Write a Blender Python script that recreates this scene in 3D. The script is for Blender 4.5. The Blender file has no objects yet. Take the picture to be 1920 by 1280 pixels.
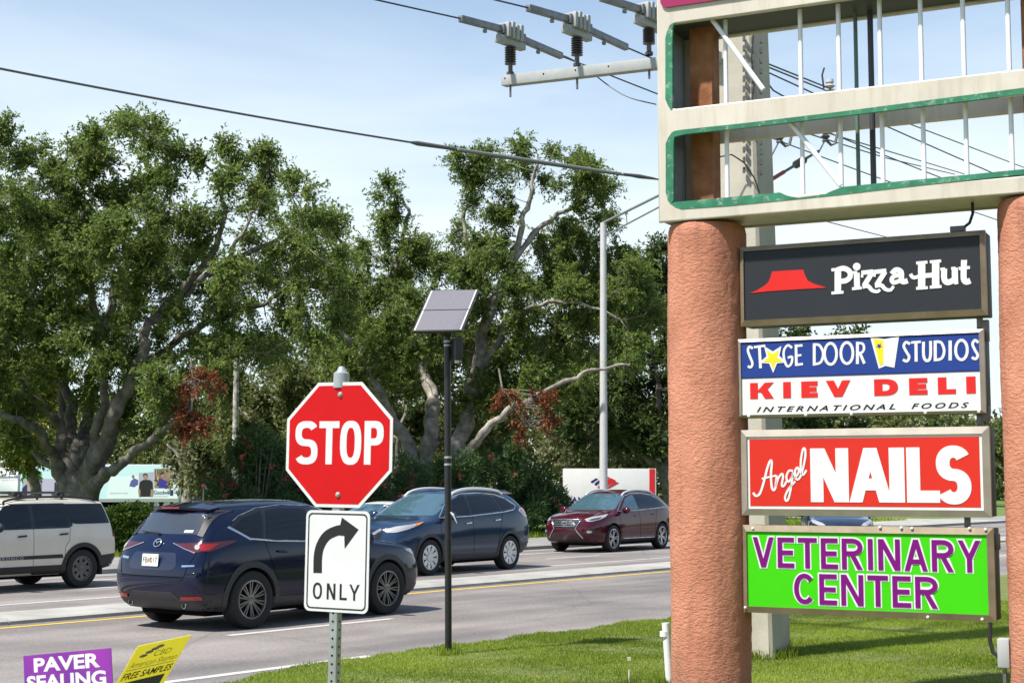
import bpy, bmesh, math, random
import numpy as np
from mathutils import Vector, Matrix, Quaternion
from mathutils.bvhtree import BVHTree
R = math.radians
SC = bpy.context.scene
QUICK = False
COL = SC.collection
# ------------------------------------------------------------------ camera
CAM_H = 1.91
FOC = 2866.0                      # focal length in photo pixels (1920 wide)
PITCH = math.atan(265 / FOC)      # horizon lies 265 px under the picture centre
cam = bpy.data.cameras.new('camera'); camo = bpy.data.objects.new('camera', cam); COL.objects.link(camo)
cam.sensor_width = 36.0; cam.lens = FOC / 1920 * 36
camo.location = (0, 0, CAM_H); camo.rotation_euler = (math.pi / 2 + PITCH, 0, 0)
cam.clip_start = 0.1; cam.clip_end = 4000
cam.dof.use_dof = True; cam.dof.focus_distance = 24.0; cam.dof.aperture_fstop = 8.0
SC.camera = camo
# ------------------------------------------------------------------ light
SUN_EL, SUN_AZ = R(58), R(-127)   # azimuth measured from +Y (view direction) to the right
sdir = Vector((math.sin(SUN_AZ) * math.cos(SUN_EL), math.cos(SUN_AZ) * math.cos(SUN_EL), math.sin(SUN_EL)))
sl = bpy.data.lights.new('sun', 'SUN'); sl.energy = 5.0; sl.angle = R(2.0); sl.color = (1, .95, .87)
so = bpy.data.objects.new('sun', sl); COL.objects.link(so); so.rotation_euler = sdir.to_track_quat('Z', 'Y').to_euler(); so.location = (-20, -20, 40)
w = bpy.data.worlds.new('World'); SC.world = w; w.use_nodes = True
nt = w.node_tree; bg = nt.nodes['Background']
sky = nt.nodes.new('ShaderNodeTexSky'); sky.sky_type = 'NISHITA'; sky.sun_disc = False
sky.sun_elevation = SUN_EL; sky.sun_rotation = SUN_AZ; sky.air_density = 1.0; sky.dust_density = 0.5; sky.ozone_density = 1.5
tc = nt.nodes.new('ShaderNodeTexCoord')
mp = nt.nodes.new('ShaderNodeMapping'); mp.inputs['Scale'].default_value = (1.1, 1.8, 4.2); mp.inputs['Rotation'].default_value = (.1, .55, .4)
nz = nt.nodes.new('ShaderNodeTexNoise'); nz.inputs['Scale'].default_value = 2.1; nz.inputs['Detail'].default_value = 7; nz.inputs['Roughness'].default_value = .58; nz.inputs['Distortion'].default_value = .35
rp = nt.nodes.new('ShaderNodeValToRGB'); rp.color_ramp.elements[0].position = .34; rp.color_ramp.elements[1].position = .64
rp.color_ramp.elements[0].color = (.64, .64, .64, 1); rp.color_ramp.elements[1].color = (1, 1, 1, 1)
mx = nt.nodes.new('ShaderNodeMixRGB'); mx.inputs[2].default_value = (6.3, 7.05, 7.5, 1)
L = nt.links.new
L(tc.outputs['Generated'], mp.inputs[0]); L(mp.outputs[0], nz.inputs['Vector']); L(nz.outputs['Fac'], rp.inputs[0])
sep = nt.nodes.new('ShaderNodeSeparateXYZ'); L(tc.outputs['Generated'], sep.inputs[0])
mr = nt.nodes.new('ShaderNodeMapRange'); mr.inputs['From Min'].default_value = .19; mr.inputs['From Max'].default_value = .35; mr.inputs['To Min'].default_value = 1.0; mr.inputs['To Max'].default_value = .26; L(sep.outputs['Z'], mr.inputs['Value'])
mu = nt.nodes.new('ShaderNodeMath'); mu.operation = 'MULTIPLY'; L(rp.outputs[0], mu.inputs[0]); L(mr.outputs[0], mu.inputs[1])
L(mu.outputs[0], mx.inputs[0]); hs = nt.nodes.new('ShaderNodeHueSaturation'); hs.inputs['Saturation'].default_value = 1.3; hs.inputs['Value'].default_value = 1.05; L(sky.outputs[0], hs.inputs['Color']); L(hs.outputs[0], mx.inputs[1]); L(mx.outputs[0], bg.inputs[0])
bg.inputs[1].default_value = 0.10
SC.view_settings.view_transform = 'Standard'; SC.view_settings.look = 'None'; SC.view_settings.exposure = 0.62; SC.view_settings.gamma = 1.0
SC.cycles.use_denoising = True
SC.cycles.max_bounces = 8; SC.cycles.transparent_max_bounces = 8

# ------------------------------------------------------------------ measuring
CP, SP = math.cos(PITCH), math.sin(PITCH)
def ray(px, py):
    a, b = (px - 960) / FOC, (640 - py) / FOC
    return Vector((a, CP - SP * b, SP + CP * b))
def atY(px, py, Y):
    r = ray(px, py); return Vector((0, 0, CAM_H)) + r * (Y / r.y)
def gnd(px, py, z=0.0):
    r = ray(px, py); return Vector((0, 0, CAM_H)) + r * ((z - CAM_H) / r.z)
def onpl(px, py, p0, n):
    r = ray(px, py); c = Vector((0, 0, CAM_H)); return c + r * ((p0 - c).dot(n) / r.dot(n))
RD = Vector((math.sin(R(38)), math.cos(R(38)), 0)); RN = Vector((-RD.y, RD.x, 0))   # along and across the road
def UV(u, v, z=0.0):
    return Vector((RD.x * u + RN.x * v, RD.y * u + RN.y * v, z))

# ------------------------------------------------------------------ materials
MATS = {}
def mat(name, col, rough=.5, metal=0., var=0., vscale=8., bump=0., bscale=60., coat=0., spec=.5, col2=None, emit=None, detail=5):
    if name in MATS: return MATS[name]
    m = bpy.data.materials.new(name); m.use_nodes = True; t = m.node_tree; b = t.nodes['Principled BSDF']; l = t.links.new
    b.inputs['Base Color'].default_value = (*col, 1); b.inputs['Roughness'].default_value = rough; b.inputs['Metallic'].default_value = metal
    b.inputs['Specular IOR Level'].default_value = spec
    if coat: b.inputs['Coat Weight'].default_value = coat; b.inputs['Coat Roughness'].default_value = .03
    if var or col2 or bump:
        tcn = t.nodes.new('ShaderNodeTexCoord')
    if var or col2:
        n = t.nodes.new('ShaderNodeTexNoise'); n.inputs['Scale'].default_value = vscale; n.inputs['Detail'].default_value = detail; n.inputs['Roughness'].default_value = .6
        l(tcn.outputs['Object'], n.inputs['Vector'])
        r = t.nodes.new('ShaderNodeValToRGB'); r.color_ramp.elements[0].position = .35; r.color_ramp.elements[1].position = .68
        c2 = col2 or tuple(min(1, c * (1 + var)) for c in col); c1 = col if col2 else tuple(c * (1 - var) for c in col)
        r.color_ramp.elements[0].color = (*c1, 1); r.color_ramp.elements[1].color = (*c2, 1)
        l(n.outputs['Fac'], r.inputs[0]); l(r.outputs[0], b.inputs['Base Color'])
    if bump:
        n2 = t.nodes.new('ShaderNodeTexNoise'); n2.inputs['Scale'].default_value = bscale; n2.inputs['Detail'].default_value = 6
        l(tcn.outputs['Object'], n2.inputs['Vector'])
        bp = t.nodes.new('ShaderNodeBump'); bp.inputs['Strength'].default_value = bump; bp.inputs['Distance'].default_value = .02
        l(n2.outputs['Fac'], bp.inputs['Height']); l(bp.outputs[0], b.inputs['Normal'])
    MATS[name] = m; return m
def leafmat(name, c1, c2, trans=.3):
    if name in MATS: return MATS[name]
    m = bpy.data.materials.new(name); m.use_nodes = True; t = m.node_tree; l = t.links.new
    b = t.nodes['Principled BSDF']; out = t.nodes['Material Output']
    at = t.nodes.new('ShaderNodeAttribute'); at.attribute_name = 'tint'
    mxr = t.nodes.new('ShaderNodeMixRGB'); mxr.inputs[1].default_value = (*c1, 1); mxr.inputs[2].default_value = (*c2, 1)
    l(at.outputs['Fac'], mxr.inputs[0]); l(mxr.outputs[0], b.inputs['Base Color'])
    b.inputs['Roughness'].default_value = .55; b.inputs['Specular IOR Level'].default_value = .22
    tr = t.nodes.new('ShaderNodeBsdfTranslucent'); l(mxr.outputs[0], tr.inputs[0])
    ms = t.nodes.new('ShaderNodeMixShader'); ms.inputs[0].default_value = trans
    l(b.outputs[0], ms.inputs[1]); l(tr.outputs[0], ms.inputs[2]); l(ms.outputs[0], out.inputs[0])
    MATS[name] = m; return m

# ------------------------------------------------------------------ building
def tag(o, label=None, cat=None, group=None, kind=None):
    if label: o['label'] = label
    if cat: o['category'] = cat
    if group: o['group'] = group
    if kind: o['kind'] = kind
    return o
def link(name, me, m=None, parent=None):
    o = bpy.data.objects.new(name, me); COL.objects.link(o)
    if m is not None: me.materials.append(m)
    if parent is not None: o.parent = parent
    return o
def empty(name, mx=None, label=None, cat=None, group=None):
    o = bpy.data.objects.new(name, None); COL.objects.link(o); o.empty_display_size = .2
    if mx is not None: o.matrix_world = mx if isinstance(mx, Matrix) else Matrix.Translation(mx)
    return tag(o, label, cat, group)
def frame(org, right, up, nrm):
    M4 = Matrix.Identity(4)
    for i in range(3):
        M4[i][0] = right[i]; M4[i][1] = up[i]; M4[i][2] = nrm[i]; M4[i][3] = org[i]
    return M4
class MB:
    def __init__(s): s.v = []; s.f = []
    def add(s, vs, fs):
        k = len(s.v); s.v += [tuple(v) for v in vs]; s.f += [tuple(i + k for i in f) for f in fs]; return s
    def box(s, x0, y0, z0, x1, y1, z1, M4=None):
        vs = [Vector(p) for p in ((x0,y0,z0),(x1,y0,z0),(x1,y1,z0),(x0,y1,z0),(x0,y0,z1),(x1,y0,z1),(x1,y1,z1),(x0,y1,z1))]
        if M4: vs = [M4 @ v for v in vs]
        return s.add(vs, [(0,3,2,1),(4,5,6,7),(0,1,5,4),(1,2,6,5),(2,3,7,6),(3,0,4,7)])
    def tube(s, pts, r, n=8, caps=True, closed=False):
        pts = [Vector(p) for p in pts]; m = len(pts)
        rs = list(r) if hasattr(r, '__len__') else [r] * m
        up = Vector((0, 0, 1)); rings = []; prev = None
        for i, p in enumerate(pts):
            a = pts[(i - 1) % m] if (closed or i > 0) else p; b = pts[(i + 1) % m] if (closed or i < m - 1) else p
            d = (b - a).normalized() if (b - a).length > 1e-9 else Vector((0, 0, 1))
            if prev is None: prev = d.orthogonal().normalized()
            e = (prev - d * prev.dot(d))
            e = e.normalized() if e.length > 1e-6 else d.orthogonal().normalized()
            prev = e; g = d.cross(e)
            rings.append([p + (e * math.cos(2 * math.pi * k / n) + g * math.sin(2 * math.pi * k / n)) * rs[i] for k in range(n)])
        vs = [v for rr in rings for v in rr]; fs = []
        for i in range(m if closed else m - 1):
            j = (i + 1) % m
            for k in range(n): fs.append((i*n+k, i*n+(k+1)%n, j*n+(k+1)%n, j*n+k))
        if caps and not closed: fs += [tuple(range(n))[::-1], tuple((m-1)*n + k for k in range(n))]
        return s.add(vs, fs)
    def lathe(s, prof, n=32, axis='z', org=(0,0,0), a0=0., closed=False):
        vs = []; m = len(prof); o = Vector(org)
        for i in range(n):
            a = 2 * math.pi * i / n + a0; c, q = math.cos(a), math.sin(a)
            for (r, h) in prof:
                vs.append(o + (Vector((r*c, r*q, h)) if axis == 'z' else Vector((r*c, h, r*q)) if axis == 'y' else Vector((h, r*c, r*q))))
        fs = []
        for i in range(n):
            j = (i + 1) % n
            for k in range(m if closed else m - 1):
                l_ = (k + 1) % m
                fs.append((i*m+k, j*m+k, j*m+l_, i*m+l_))
        return s.add(vs, fs)
    def prism(s, poly, z0, z1, M4=None):
        n = len(poly); vs = [Vector((p[0], p[1], z0)) for p in poly] + [Vector((p[0], p[1], z1)) for p in poly]
        if M4: vs = [M4 @ v for v in vs]
        return s.add(vs, [tuple(range(n))[::-1], tuple(range(n, 2*n))] + [(i, (i+1) % n, n + (i+1) % n, n + i) for i in range(n)])
    def build(s, name, m=None, parent=None, smooth=False, bevel=0., sharp=35, seg=2):
        me = bpy.data.meshes.new(name); me.from_pydata(s.v, [], s.f)
        bm = bmesh.new(); bm.from_mesh(me)
        if bevel: 
            bmesh.ops.remove_doubles(bm, verts=bm.verts, dist=1e-5)
        bmesh.ops.recalc_face_normals(bm, faces=bm.faces)
        if bevel:
            es = [e for e in bm.edges if len(e.link_faces) == 2 and e.calc_face_angle(0) > R(30)]
            bmesh.ops.bevel(bm, geom=es, offset=bevel, segments=seg, affect='EDGES', profile=.5, clamp_overlap=True)
        bm.to_mesh(me); bm.free()
        if smooth or bevel:
            me.shade_smooth(); me.set_sharp_from_angle(angle=R(sharp))
        return link(name, me, m, parent)
def flat(name, poly, z0, z1, m, parent, bevel=0.):
    return MB().prism(poly, z0, z1).build(name, m, parent, bevel=bevel)
def np_mesh(name, V, F, m=None, parent=None, tint=None, smooth=False):
    me = bpy.data.meshes.new(name); n, k = F.shape
    me.vertices.add(len(V)); me.vertices.foreach_set('co', np.ascontiguousarray(V, dtype=np.float32).ravel())
    me.loops.add(n * k); me.loops.foreach_set('vertex_index', np.ascontiguousarray(F, dtype=np.int32).ravel())
    me.polygons.add(n); me.polygons.foreach_set('loop_start', np.arange(0, n * k, k, dtype=np.int32)); me.polygons.foreach_set('loop_total', np.full(n, k, dtype=np.int32))
    if smooth: me.polygons.foreach_set('use_smooth', np.ones(n, dtype=bool))
    me.update(calc_edges=True)
    if tint is not None:
        a = me.attributes.new('tint', 'FLOAT', 'FACE'); a.data.foreach_set('value', tint.astype(np.float32))
    return link(name, me, m, parent)
def ground_at(o, p):
    return o

# ------------------------------------------------------------------ lettering (polygon glyphs)
def _arc(cx, cy, rx, ry, t, u, a0, a1, n=18, p=2.0):
    qs = []; pr = None
    for i in range(n + 1):
        a = R(a0 + (a1 - a0) * i / n); c, s_ = math.cos(a), math.sin(a)
        e = 2.0 / p; c = math.copysign(abs(c) ** e, c); s_ = math.copysign(abs(s_) ** e, s_)
        q = ((cx + rx * c, cy + ry * s_), (cx + (rx - t) * c, cy + (ry - u) * s_))
        if pr: qs.append([pr[0], q[0], q[1], pr[1]])
        pr = q
    return qs
def _r(x0, y0, x1, y1): return [(x0, y0), (x1, y0), (x1, y1), (x0, y1)]
def _d(x0, y0, x1, y1, t): return [(x0, y0), (x0 + t, y0), (x1 + t, y1), (x1, y1)]
def glyph(c, w, h, t, u, p=2.3):
    m = (h - u) / 2; d = t * 1.12
    if c == 'I': return [_r(w/2 - t/2, 0, w/2 + t/2, h)]
    if c == 'L': return [_r(0, 0, t, h), _r(t, 0, w, u)]
    if c == 'T': return [_r(w/2 - t/2, 0, w/2 + t/2, h - u), _r(0, h - u, w, h)]
    if c == 'E': return [_r(0, 0, t, h), _r(t, 0, w, u), _r(t, h - u, w, h), _r(t, m, w * .93, m + u)]
    if c == 'F': return [_r(0, 0, t, h), _r(t, h - u, w, h), _r(t, m, w * .9, m + u)]
    if c == 'H': return [_r(0, 0, t, h), _r(w - t, 0, w, h), _r(t, m, w - t, m + u)]
    if c == 'N': return [_r(0, 0, t, h), _r(w - t, 0, w, h), _d(w - d, 0, 0, h, d)]
    if c == 'A': return [_d(0, 0, w/2 - t/2, h, t), _d(w - t, 0, w/2 - t/2, h, t), _r(w * .24, h * .22, w * .76, h * .22 + u)]
    if c == 'V': return [_d(w/2 - t/2, 0, 0, h, t), _d(w/2 - t/2, 0, w - t, h, t)]
    if c == 'Y': return [_r(w/2 - t/2, 0, w/2 + t/2, h * .42), _d(w/2 - t/2, h * .42, 0, h, t), _d(w/2 - t/2, h * .42, w - t, h, t)]
    if c == 'K': return [_r(0, 0, t, h), _d(t * .8, h * .40, w - d, h, d), _d(w - d, 0, w * .36, h * .62, d)]
    if c == 'M': return [_r(0, 0, t, h), _r(w - t, 0, w, h), _d(w/2 - t/2, 0, 0, h, t), _d(w/2 - t/2, 0, w - t, h, t)]
    if c == 'O': return _arc(w/2, h/2, w/2, h/2, t, u, 0, 360, 40, p)
    if c == 'C': return _arc(w/2, h/2, w/2, h/2, t, u, 42, 318, 32, p)
    if c == 'G': return _arc(w/2, h/2, w/2, h/2, t, u, 45, 330, 32, p) + [_r(w * .55, h * .40, w, h * .40 + u), _r(w - t, h * .1, w, h * .40)]
    if c == 'D':
        k = w * .45
        return [_r(0, 0, t, h), _r(t, 0, k, u), _r(t, h - u, k, h)] + _arc(k, h/2, w - k, h/2, t, u, -90, 90, 20, p)
    if c in 'PRB':
        b = h * (.44 if c != 'B' else .48); k = w * .5; H = h - b
        g = [_r(0, 0, t, h), _r(t, h - u, k, h), _r(t, b, k, b + u)] + _arc(k, b + H/2, w - k, H/2, t, u, -90, 90, 16, p)
        if c == 'R': g.append(_d(w - d, 0, w * .40, b, d))
        if c == 'B': g += [_r(t, 0, k, u)] + _arc(k, (b + u)/2, w - k, (b + u)/2, t, u, -90, 90, 16, p)
        return g
    if c == 'U': return [_r(0, w/2, t, h), _r(w - t, w/2, w, h)] + _arc(w/2, w/2, w/2, w/2, t, u, 180, 360, 16, p)
    if c == 'S':
        q = (h + u) / 4
        return _arc(w/2, h - q, w/2, q, t, u, 28, 270, 22, p) + _arc(w/2, q, w/2, q, t, u, 90, -152, 22, p)
    return []
WID = dict(I=.36, L=.8, T=.95, E=.84, F=.8, H=1., N=1.05, A=1.1, V=1.08, Y=1.05, K=1.05, M=1.2, O=1.12, C=1.02, G=1.08, D=1.05, P=.95, R=1.02, B=.98, U=1., S=.95)
def put(mb, polys, fx, z, th=.003, k=0):
    n = len(polys)
    for i, q in enumerate(polys):
        e = (i if n < 10 else (1 if i == n - 1 else 0)) + (k % 2) * .5
        mb.prism([fx(*p) for p in q], z, z + th + .00025 * e)
def letters(mb, s, x0, y0, x1, y1, t, u, z, gap=.14, th=.003, grow=0., dy=0., p=2.3, sh=0.):
    """lay the word s into the box; dy = rise from first to last letter"""
    h = y1 - y0; tot = sum(.5 if c == ' ' else WID[c] for c in s) + gap * (len(s) - 1); k = (x1 - x0) / tot; x = x0
    for i, c in enumerate(s):
        if c == ' ': x += (.5 + gap) * k; continue
        wd = WID[c] * k; tt = min(t, wd) if c == 'I' else t
        oy = y0 + dy * ((x - x0) / max(1e-6, x1 - x0))
        put(mb, glyph(c, wd + 2*grow, h + 2*grow, tt + 2*grow, u + 2*grow, p), (lambda a, b, X=x, Y=oy: (X - grow + a + sh * b, Y - grow + b)), z, th, i)
        x += wd + gap * k
def each(mb, items, t, u, z, th=.003, p=2.3):
    for i, (c, x0, y0, x1, y1) in enumerate(items):
        put(mb, glyph(c, x1 - x0, y1 - y0, t if c != 'I' else x1 - x0, u, p), (lambda a, b: (x0 + a, y0 + b)), z, th, i)
def ribbon(mb, pts, wd, z, th=.003, k=0, smooth=True):
    P = [Vector((p[0], p[1], 0)) for p in pts]
    if smooth and len(P) > 2:
        Q = []
        for i in range(len(P) - 1):
            a, b, c, d = P[max(0, i-1)], P[i], P[i+1], P[min(len(P)-1, i+2)]
            for j in range(5):
                q = j / 5
                Q.append(.5 * ((2*b) + (c - a) * q + (2*a - 5*b + 4*c - d) * q*q + (3*b - a - 3*c + d) * q**3))
        Q.append(P[-1]); P = Q
    n = len(P); ws = wd if hasattr(wd, '__len__') else None
    Lp, Rp = [], []
    for i, p in enumerate(P):
        d = (P[min(n-1, i+1)] - P[max(0, i-1)]).normalized(); q = Vector((-d.y, d.x, 0))
        ww = wd if ws is None else ws[0] + (ws[1] - ws[0]) * i / (n - 1)
        Lp.append(p + q * ww / 2); Rp.append(p - q * ww / 2)
    zz = z + th + .0003 * (k % 8)
    for i in range(n - 1):
        mb.prism([Rp[i], Rp[i+1], Lp[i+1], Lp[i]], z, zz)
def font_text(name, s, x0, y0, x1, y1, z, m, parent, off=0., shear=0., space=1., th=.002, rot=0.):
    c = bpy.data.curves.new(name, 'FONT'); c.body = s; c.offset = off; c.shear = shear; c.space_character = space; c.fill_mode = 'FRONT'; c.extrude = 0.
    c.resolution_u = 4
    o = bpy.data.objects.new(name, c); COL.objects.link(o); dg = bpy.context.evaluated_depsgraph_get(); dg.update()
    me = bpy.data.meshes.new_from_object(o.evaluated_get(dg)); bpy.data.objects.remove(o); bpy.data.curves.remove(c)
    P = np.array([v.co[:] for v in me.vertices]); lo, hi = P.min(0), P.max(0)
    bm = bmesh.new(); bm.from_mesh(me)
    for v in bm.verts:
        v.co = ((v.co.x - lo[0]) / (hi[0] - lo[0]) * (x1 - x0) + x0, (v.co.y - lo[1]) / (hi[1] - lo[1]) * (y1 - y0) + y0, z + th)
        if rot: v.co.y += rot * (v.co.x - x0)
    bm.to_mesh(me); bm.free(); me.materials.clear()
    return link(name, me, m, parent)
def circ(x, y, r, n=20, ry=None): return [(x + r * math.cos(2*math.pi*i/n), y + (ry or r) * math.sin(2*math.pi*i/n)) for i in range(n)]
def rrect(x0, y0, x1, y1, r, n=6):
    o = []
    for cx, cy, a in ((x1-r, y1-r, 0), (x0+r, y1-r, 90), (x0+r, y0+r, 180), (x1-r, y0+r, 270)):
        o += [(cx + r*math.cos(R(a+90*i/n)), cy + r*math.sin(R(a+90*i/n))) for i in range(n+1)]
    return o
# ------------------------------------------------------------------ cars
def paint(name, col, metal=.15, rough=.28):
    return mat(name, col, rough=.10, metal=metal, coat=.25, spec=.42, var=.06, vscale=3)
GLASS = mat('tinted glass', (.004, .005, .008), rough=.03, spec=.55)
CLEARG = mat('windscreen glass', (.045, .095, .125), rough=.02, spec=.9, coat=.5)  # pale blue sky reflection is put into the base colour
BLKPL = mat('black plastic', (.018, .018, .019), rough=.55, var=.15, vscale=20)
GREYPL = mat('grey plastic cladding', (.030, .031, .035), rough=.5, var=.12, vscale=15)
BLKGL = mat('gloss black trim', (.008, .008, .009), rough=.12, coat=.5)
RUBBER = mat('tyre rubber', (.014, .014, .014), rough=.8, var=.2, vscale=20, bump=.1, bscale=120)
CHROME = mat('chrome', (.75, .76, .78), rough=.12, metal=1.)
ALU = mat('silver alloy', (.52, .53, .54), rough=.28, metal=.85)
RAIL = mat('silver rail', (.70, .71, .72), rough=.35, metal=.4)
DALU = mat('dark alloy', (.13, .13, .135), rough=.3, metal=.8)
GUN = mat('gunmetal alloy', (.22, .22, .225), rough=.3, metal=.85)
DARK = mat('dark void', (.004, .004, .004), rough=.9, spec=.1)
TAILR = mat('tail lamp red', (.30, .008, .010), rough=.1, coat=1.)
TAILD = mat('tail lamp dark red', (.07, .004, .006), rough=.1, coat=1.)
LENS = mat('clear lamp lens', (.34, .35, .36), rough=.08, coat=.6, spec=.6)
AMBER = mat('amber lamp', (.65, .22, .03), rough=.15, coat=1.)
WHITEP = mat('white plate', (.75, .76, .76), rough=.4)

def interp(tab, x):
    return float(np.interp(x, [p[0] for p in tab], [p[1] for p in tab]))
def car_body(P, name, m, parent):
    X = P['X']; n = len(X); NL = 11
    def lv(x):
        zs, zb, zt = interp(P['sill'], x), interp(P['belt'], x), interp(P['top'], x)
        wm, wb, wr, cr = interp(P['wmax'], x), interp(P['wbelt'], x), interp(P['wroof'], x), interp(P['crown'], x)
        z8 = zt - cr
        q = [(0, zs), (wm*.5, zs), (wm*.88, zs), (wm*.97, zs+.07), (wm*.995, zs+.35*(zb-zs)), (wm, zs+P.get('hip', .70)*(zb-zs)), (wb, zb),
             (wb+.45*(wr-wb)+P.get('tumble', .012), zb+.5*(z8-zb)), (wr, z8), (wr*.5, zt-cr*.28), (0, zt)]
        return q
    rsh, fsh = P['rshift'], P['fshift']
    rf = P.get('rfall', (1, .8, .35)); ff = P.get('ffall', (1, .6, .15))
    G = []
    for i, x in enumerate(X):
        r_ = rf[i] if i < len(rf) else 0; f_ = ff[n-1-i] if n-1-i < len(ff) else 0
        G.append([Vector((x + rsh[j]*r_ + fsh[j]*f_, y, z)) for j, (y, z) in enumerate(lv(x))])
    bm = bmesh.new()
    def V(p): return bm.verts.new(p)
    Lf = [[V(p) for p in row] for row in G]
    Rt = [[(Lf[i][j] if j in (0, NL-1) else V((p.x, -p.y, p.z))) for j, p in enumerate(row)] for i, row in enumerate(G)]
    def Fc(*v): bm.faces.new(v)
    for i in range(n-1):
        for j in range(NL-1):
            Fc(Lf[i][j], Lf[i+1][j], Lf[i+1][j+1], Lf[i][j+1]); Fc(Rt[i][j], Rt[i][j+1], Rt[i+1][j+1], Rt[i+1][j])
    for i, bulge in ((0, -P['rbulge']), (n-1, P['fbulge'])):
        rows = list(range(2, NL-2)); hl, cc, hr = {}, {}, {}
        for j in rows:
            if j == 2: hl[j], cc[j], hr[j] = Lf[i][1], Lf[i][0], Rt[i][1]
            elif j == NL-3: hl[j], cc[j], hr[j] = Lf[i][NL-2], Lf[i][NL-1], Rt[i][NL-2]
            else:
                p = G[i][j]; k = P.get('capk', .8)
                hl[j] = V((p.x + bulge*k, p.y*.52, p.z)); cc[j] = V((p.x + bulge, 0, p.z)); hr[j] = V((p.x + bulge*k, -p.y*.52, p.z))
        for j in rows[:-1]:
            qs = [(Lf[i][j], hl[j], hl[j+1], Lf[i][j+1]), (hl[j], cc[j], cc[j+1], hl[j+1]), (cc[j], hr[j], hr[j+1], cc[j+1]), (hr[j], Rt[i][j], Rt[i][j+1], hr[j+1])]
            for q in qs: Fc(*(q if i else q[::-1]))
    bmesh.ops.recalc_face_normals(bm, faces=bm.faces)
    cl = bm.edges.layers.float.new('crease_edge')
    bm.verts.ensure_lookup_table()
    for i in range(n-1):
        for j, cv in P.get('crease', {}).items():
            for S_ in (Lf, Rt):
                e = bm.edges.get((S_[i][j], S_[i+1][j]))
                if e: e[cl] = cv
    me = bpy.data.meshes.new(name); bm.to_mesh(me); bm.free()
    me.materials.append(m); me.materials.append(DARK)
    o = bpy.data.objects.new(name, me); COL.objects.link(o)
    s = o.modifiers.new('s', 'SUBSURF'); s.levels = 3; s.render_levels = 3
    dg = bpy.context.evaluated_depsgraph_get(); dg.update()
    full = bpy.data.meshes.new_from_object(o.evaluated_get(dg))
    bvh = BVHTree.FromPolygons([v.co.copy() for v in full.vertices], [tuple(p.vertices) for p in full.polygons])
    # wheel arches
    cut = MB()
    for ax in P['axles']:
        for sgn in (1, -1):
            mb = [Vector((ax + P['rarch']*math.cos(2*math.pi*k/40), 0, P['rw'] + .015 + P['rarch']*math.sin(2*math.pi*k/40))) for k in range(40)]
            a = [Vector((p.x, sgn*.50, p.z)) for p in mb]; b = [Vector((p.x, sgn*1.3, p.z)) for p in mb]
            cut.add(a + b, [tuple(range(40)), tuple(range(40, 80))[::-1]] + [(k, 40+k, 40+(k+1) % 40, (k+1) % 40) for k in range(40)])
    co = cut.build('cutter', DARK)
    me2 = full; o.modifiers.clear(); o.data = me2; me2.materials.clear(); me2.materials.append(m); me2.materials.append(DARK)
    b = o.modifiers.new('b', 'BOOLEAN'); b.operation = 'DIFFERENCE'; b.solver = 'EXACT'; b.object = co; b.material_mode = 'TRANSFER'
    dg = bpy.context.evaluated_depsgraph_get(); dg.update()
    fin = bpy.data.meshes.new_from_object(o.evaluated_get(dg))
    o.modifiers.clear(); o.data = fin; bpy.data.objects.remove(co)
    fin.shade_smooth(); fin.set_sharp_from_angle(angle=R(42))
    o.parent = parent
    return o, bvh
VIEW = {'R': (lambda u, v: (Vector((u, -3, v)), Vector((0, 1, 0)))), 'L': (lambda u, v: (Vector((u, 3, v)), Vector((0, -1, 0)))),
        'B': (lambda u, v: (Vector((-6, u, v)), Vector((1, 0, 0)))), 'F': (lambda u, v: (Vector((6, u, v)), Vector((-1, 0, 0)))),
        'T': (lambda u, v: (Vector((u, v, 5)), Vector((0, 0, -1))))}
H2 = math.sqrt(.5)
def _obl(sx, sy):      # oblique view onto a corner: sx = +1 front / -1 rear, sy = +1 left / -1 right
    d = Vector((-sx*H2, -sy*H2, 0)); a = Vector((H2, sx*sy*-H2, 0))
    return lambda u, v: (a*u - d*6 + Vector((0, 0, v)), d)
VIEW.update(BR=_obl(-1, -1), BL=_obl(-1, 1), FR=_obl(1, -1), FL=_obl(1, 1))
def hit(bvh, view, u, v):
    o, d = VIEW[view](u, v); p, n, i, _ = bvh.ray_cast(o, d)
    if p is None:
        g = o + d * (1.6 if view in 'LR' else 4.0)
        if view in 'LR': g.y = math.copysign(.85, o.y)
        p, n, i, _ = bvh.find_nearest(g)
        return p, -d
    if n.dot(d) > 0: n = -n
    return p, n
def rnd(poly, r, n=4):
    """round the corners of a polygon"""
    o = []; m = len(poly)
    for i in range(m):
        a, b, c = Vector(poly[i-1]), Vector(poly[i]), Vector(poly[(i+1) % m])
        q = min(r, (a-b).length*.45, (c-b).length*.45)
        p, s_ = b + (a-b).normalized()*q, b + (c-b).normalized()*q
        for k in range(n+1):
            t = k/n; o.append(tuple(p*(1-t)**2 + b*2*t*(1-t) + s_*t*t))
    return o
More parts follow.
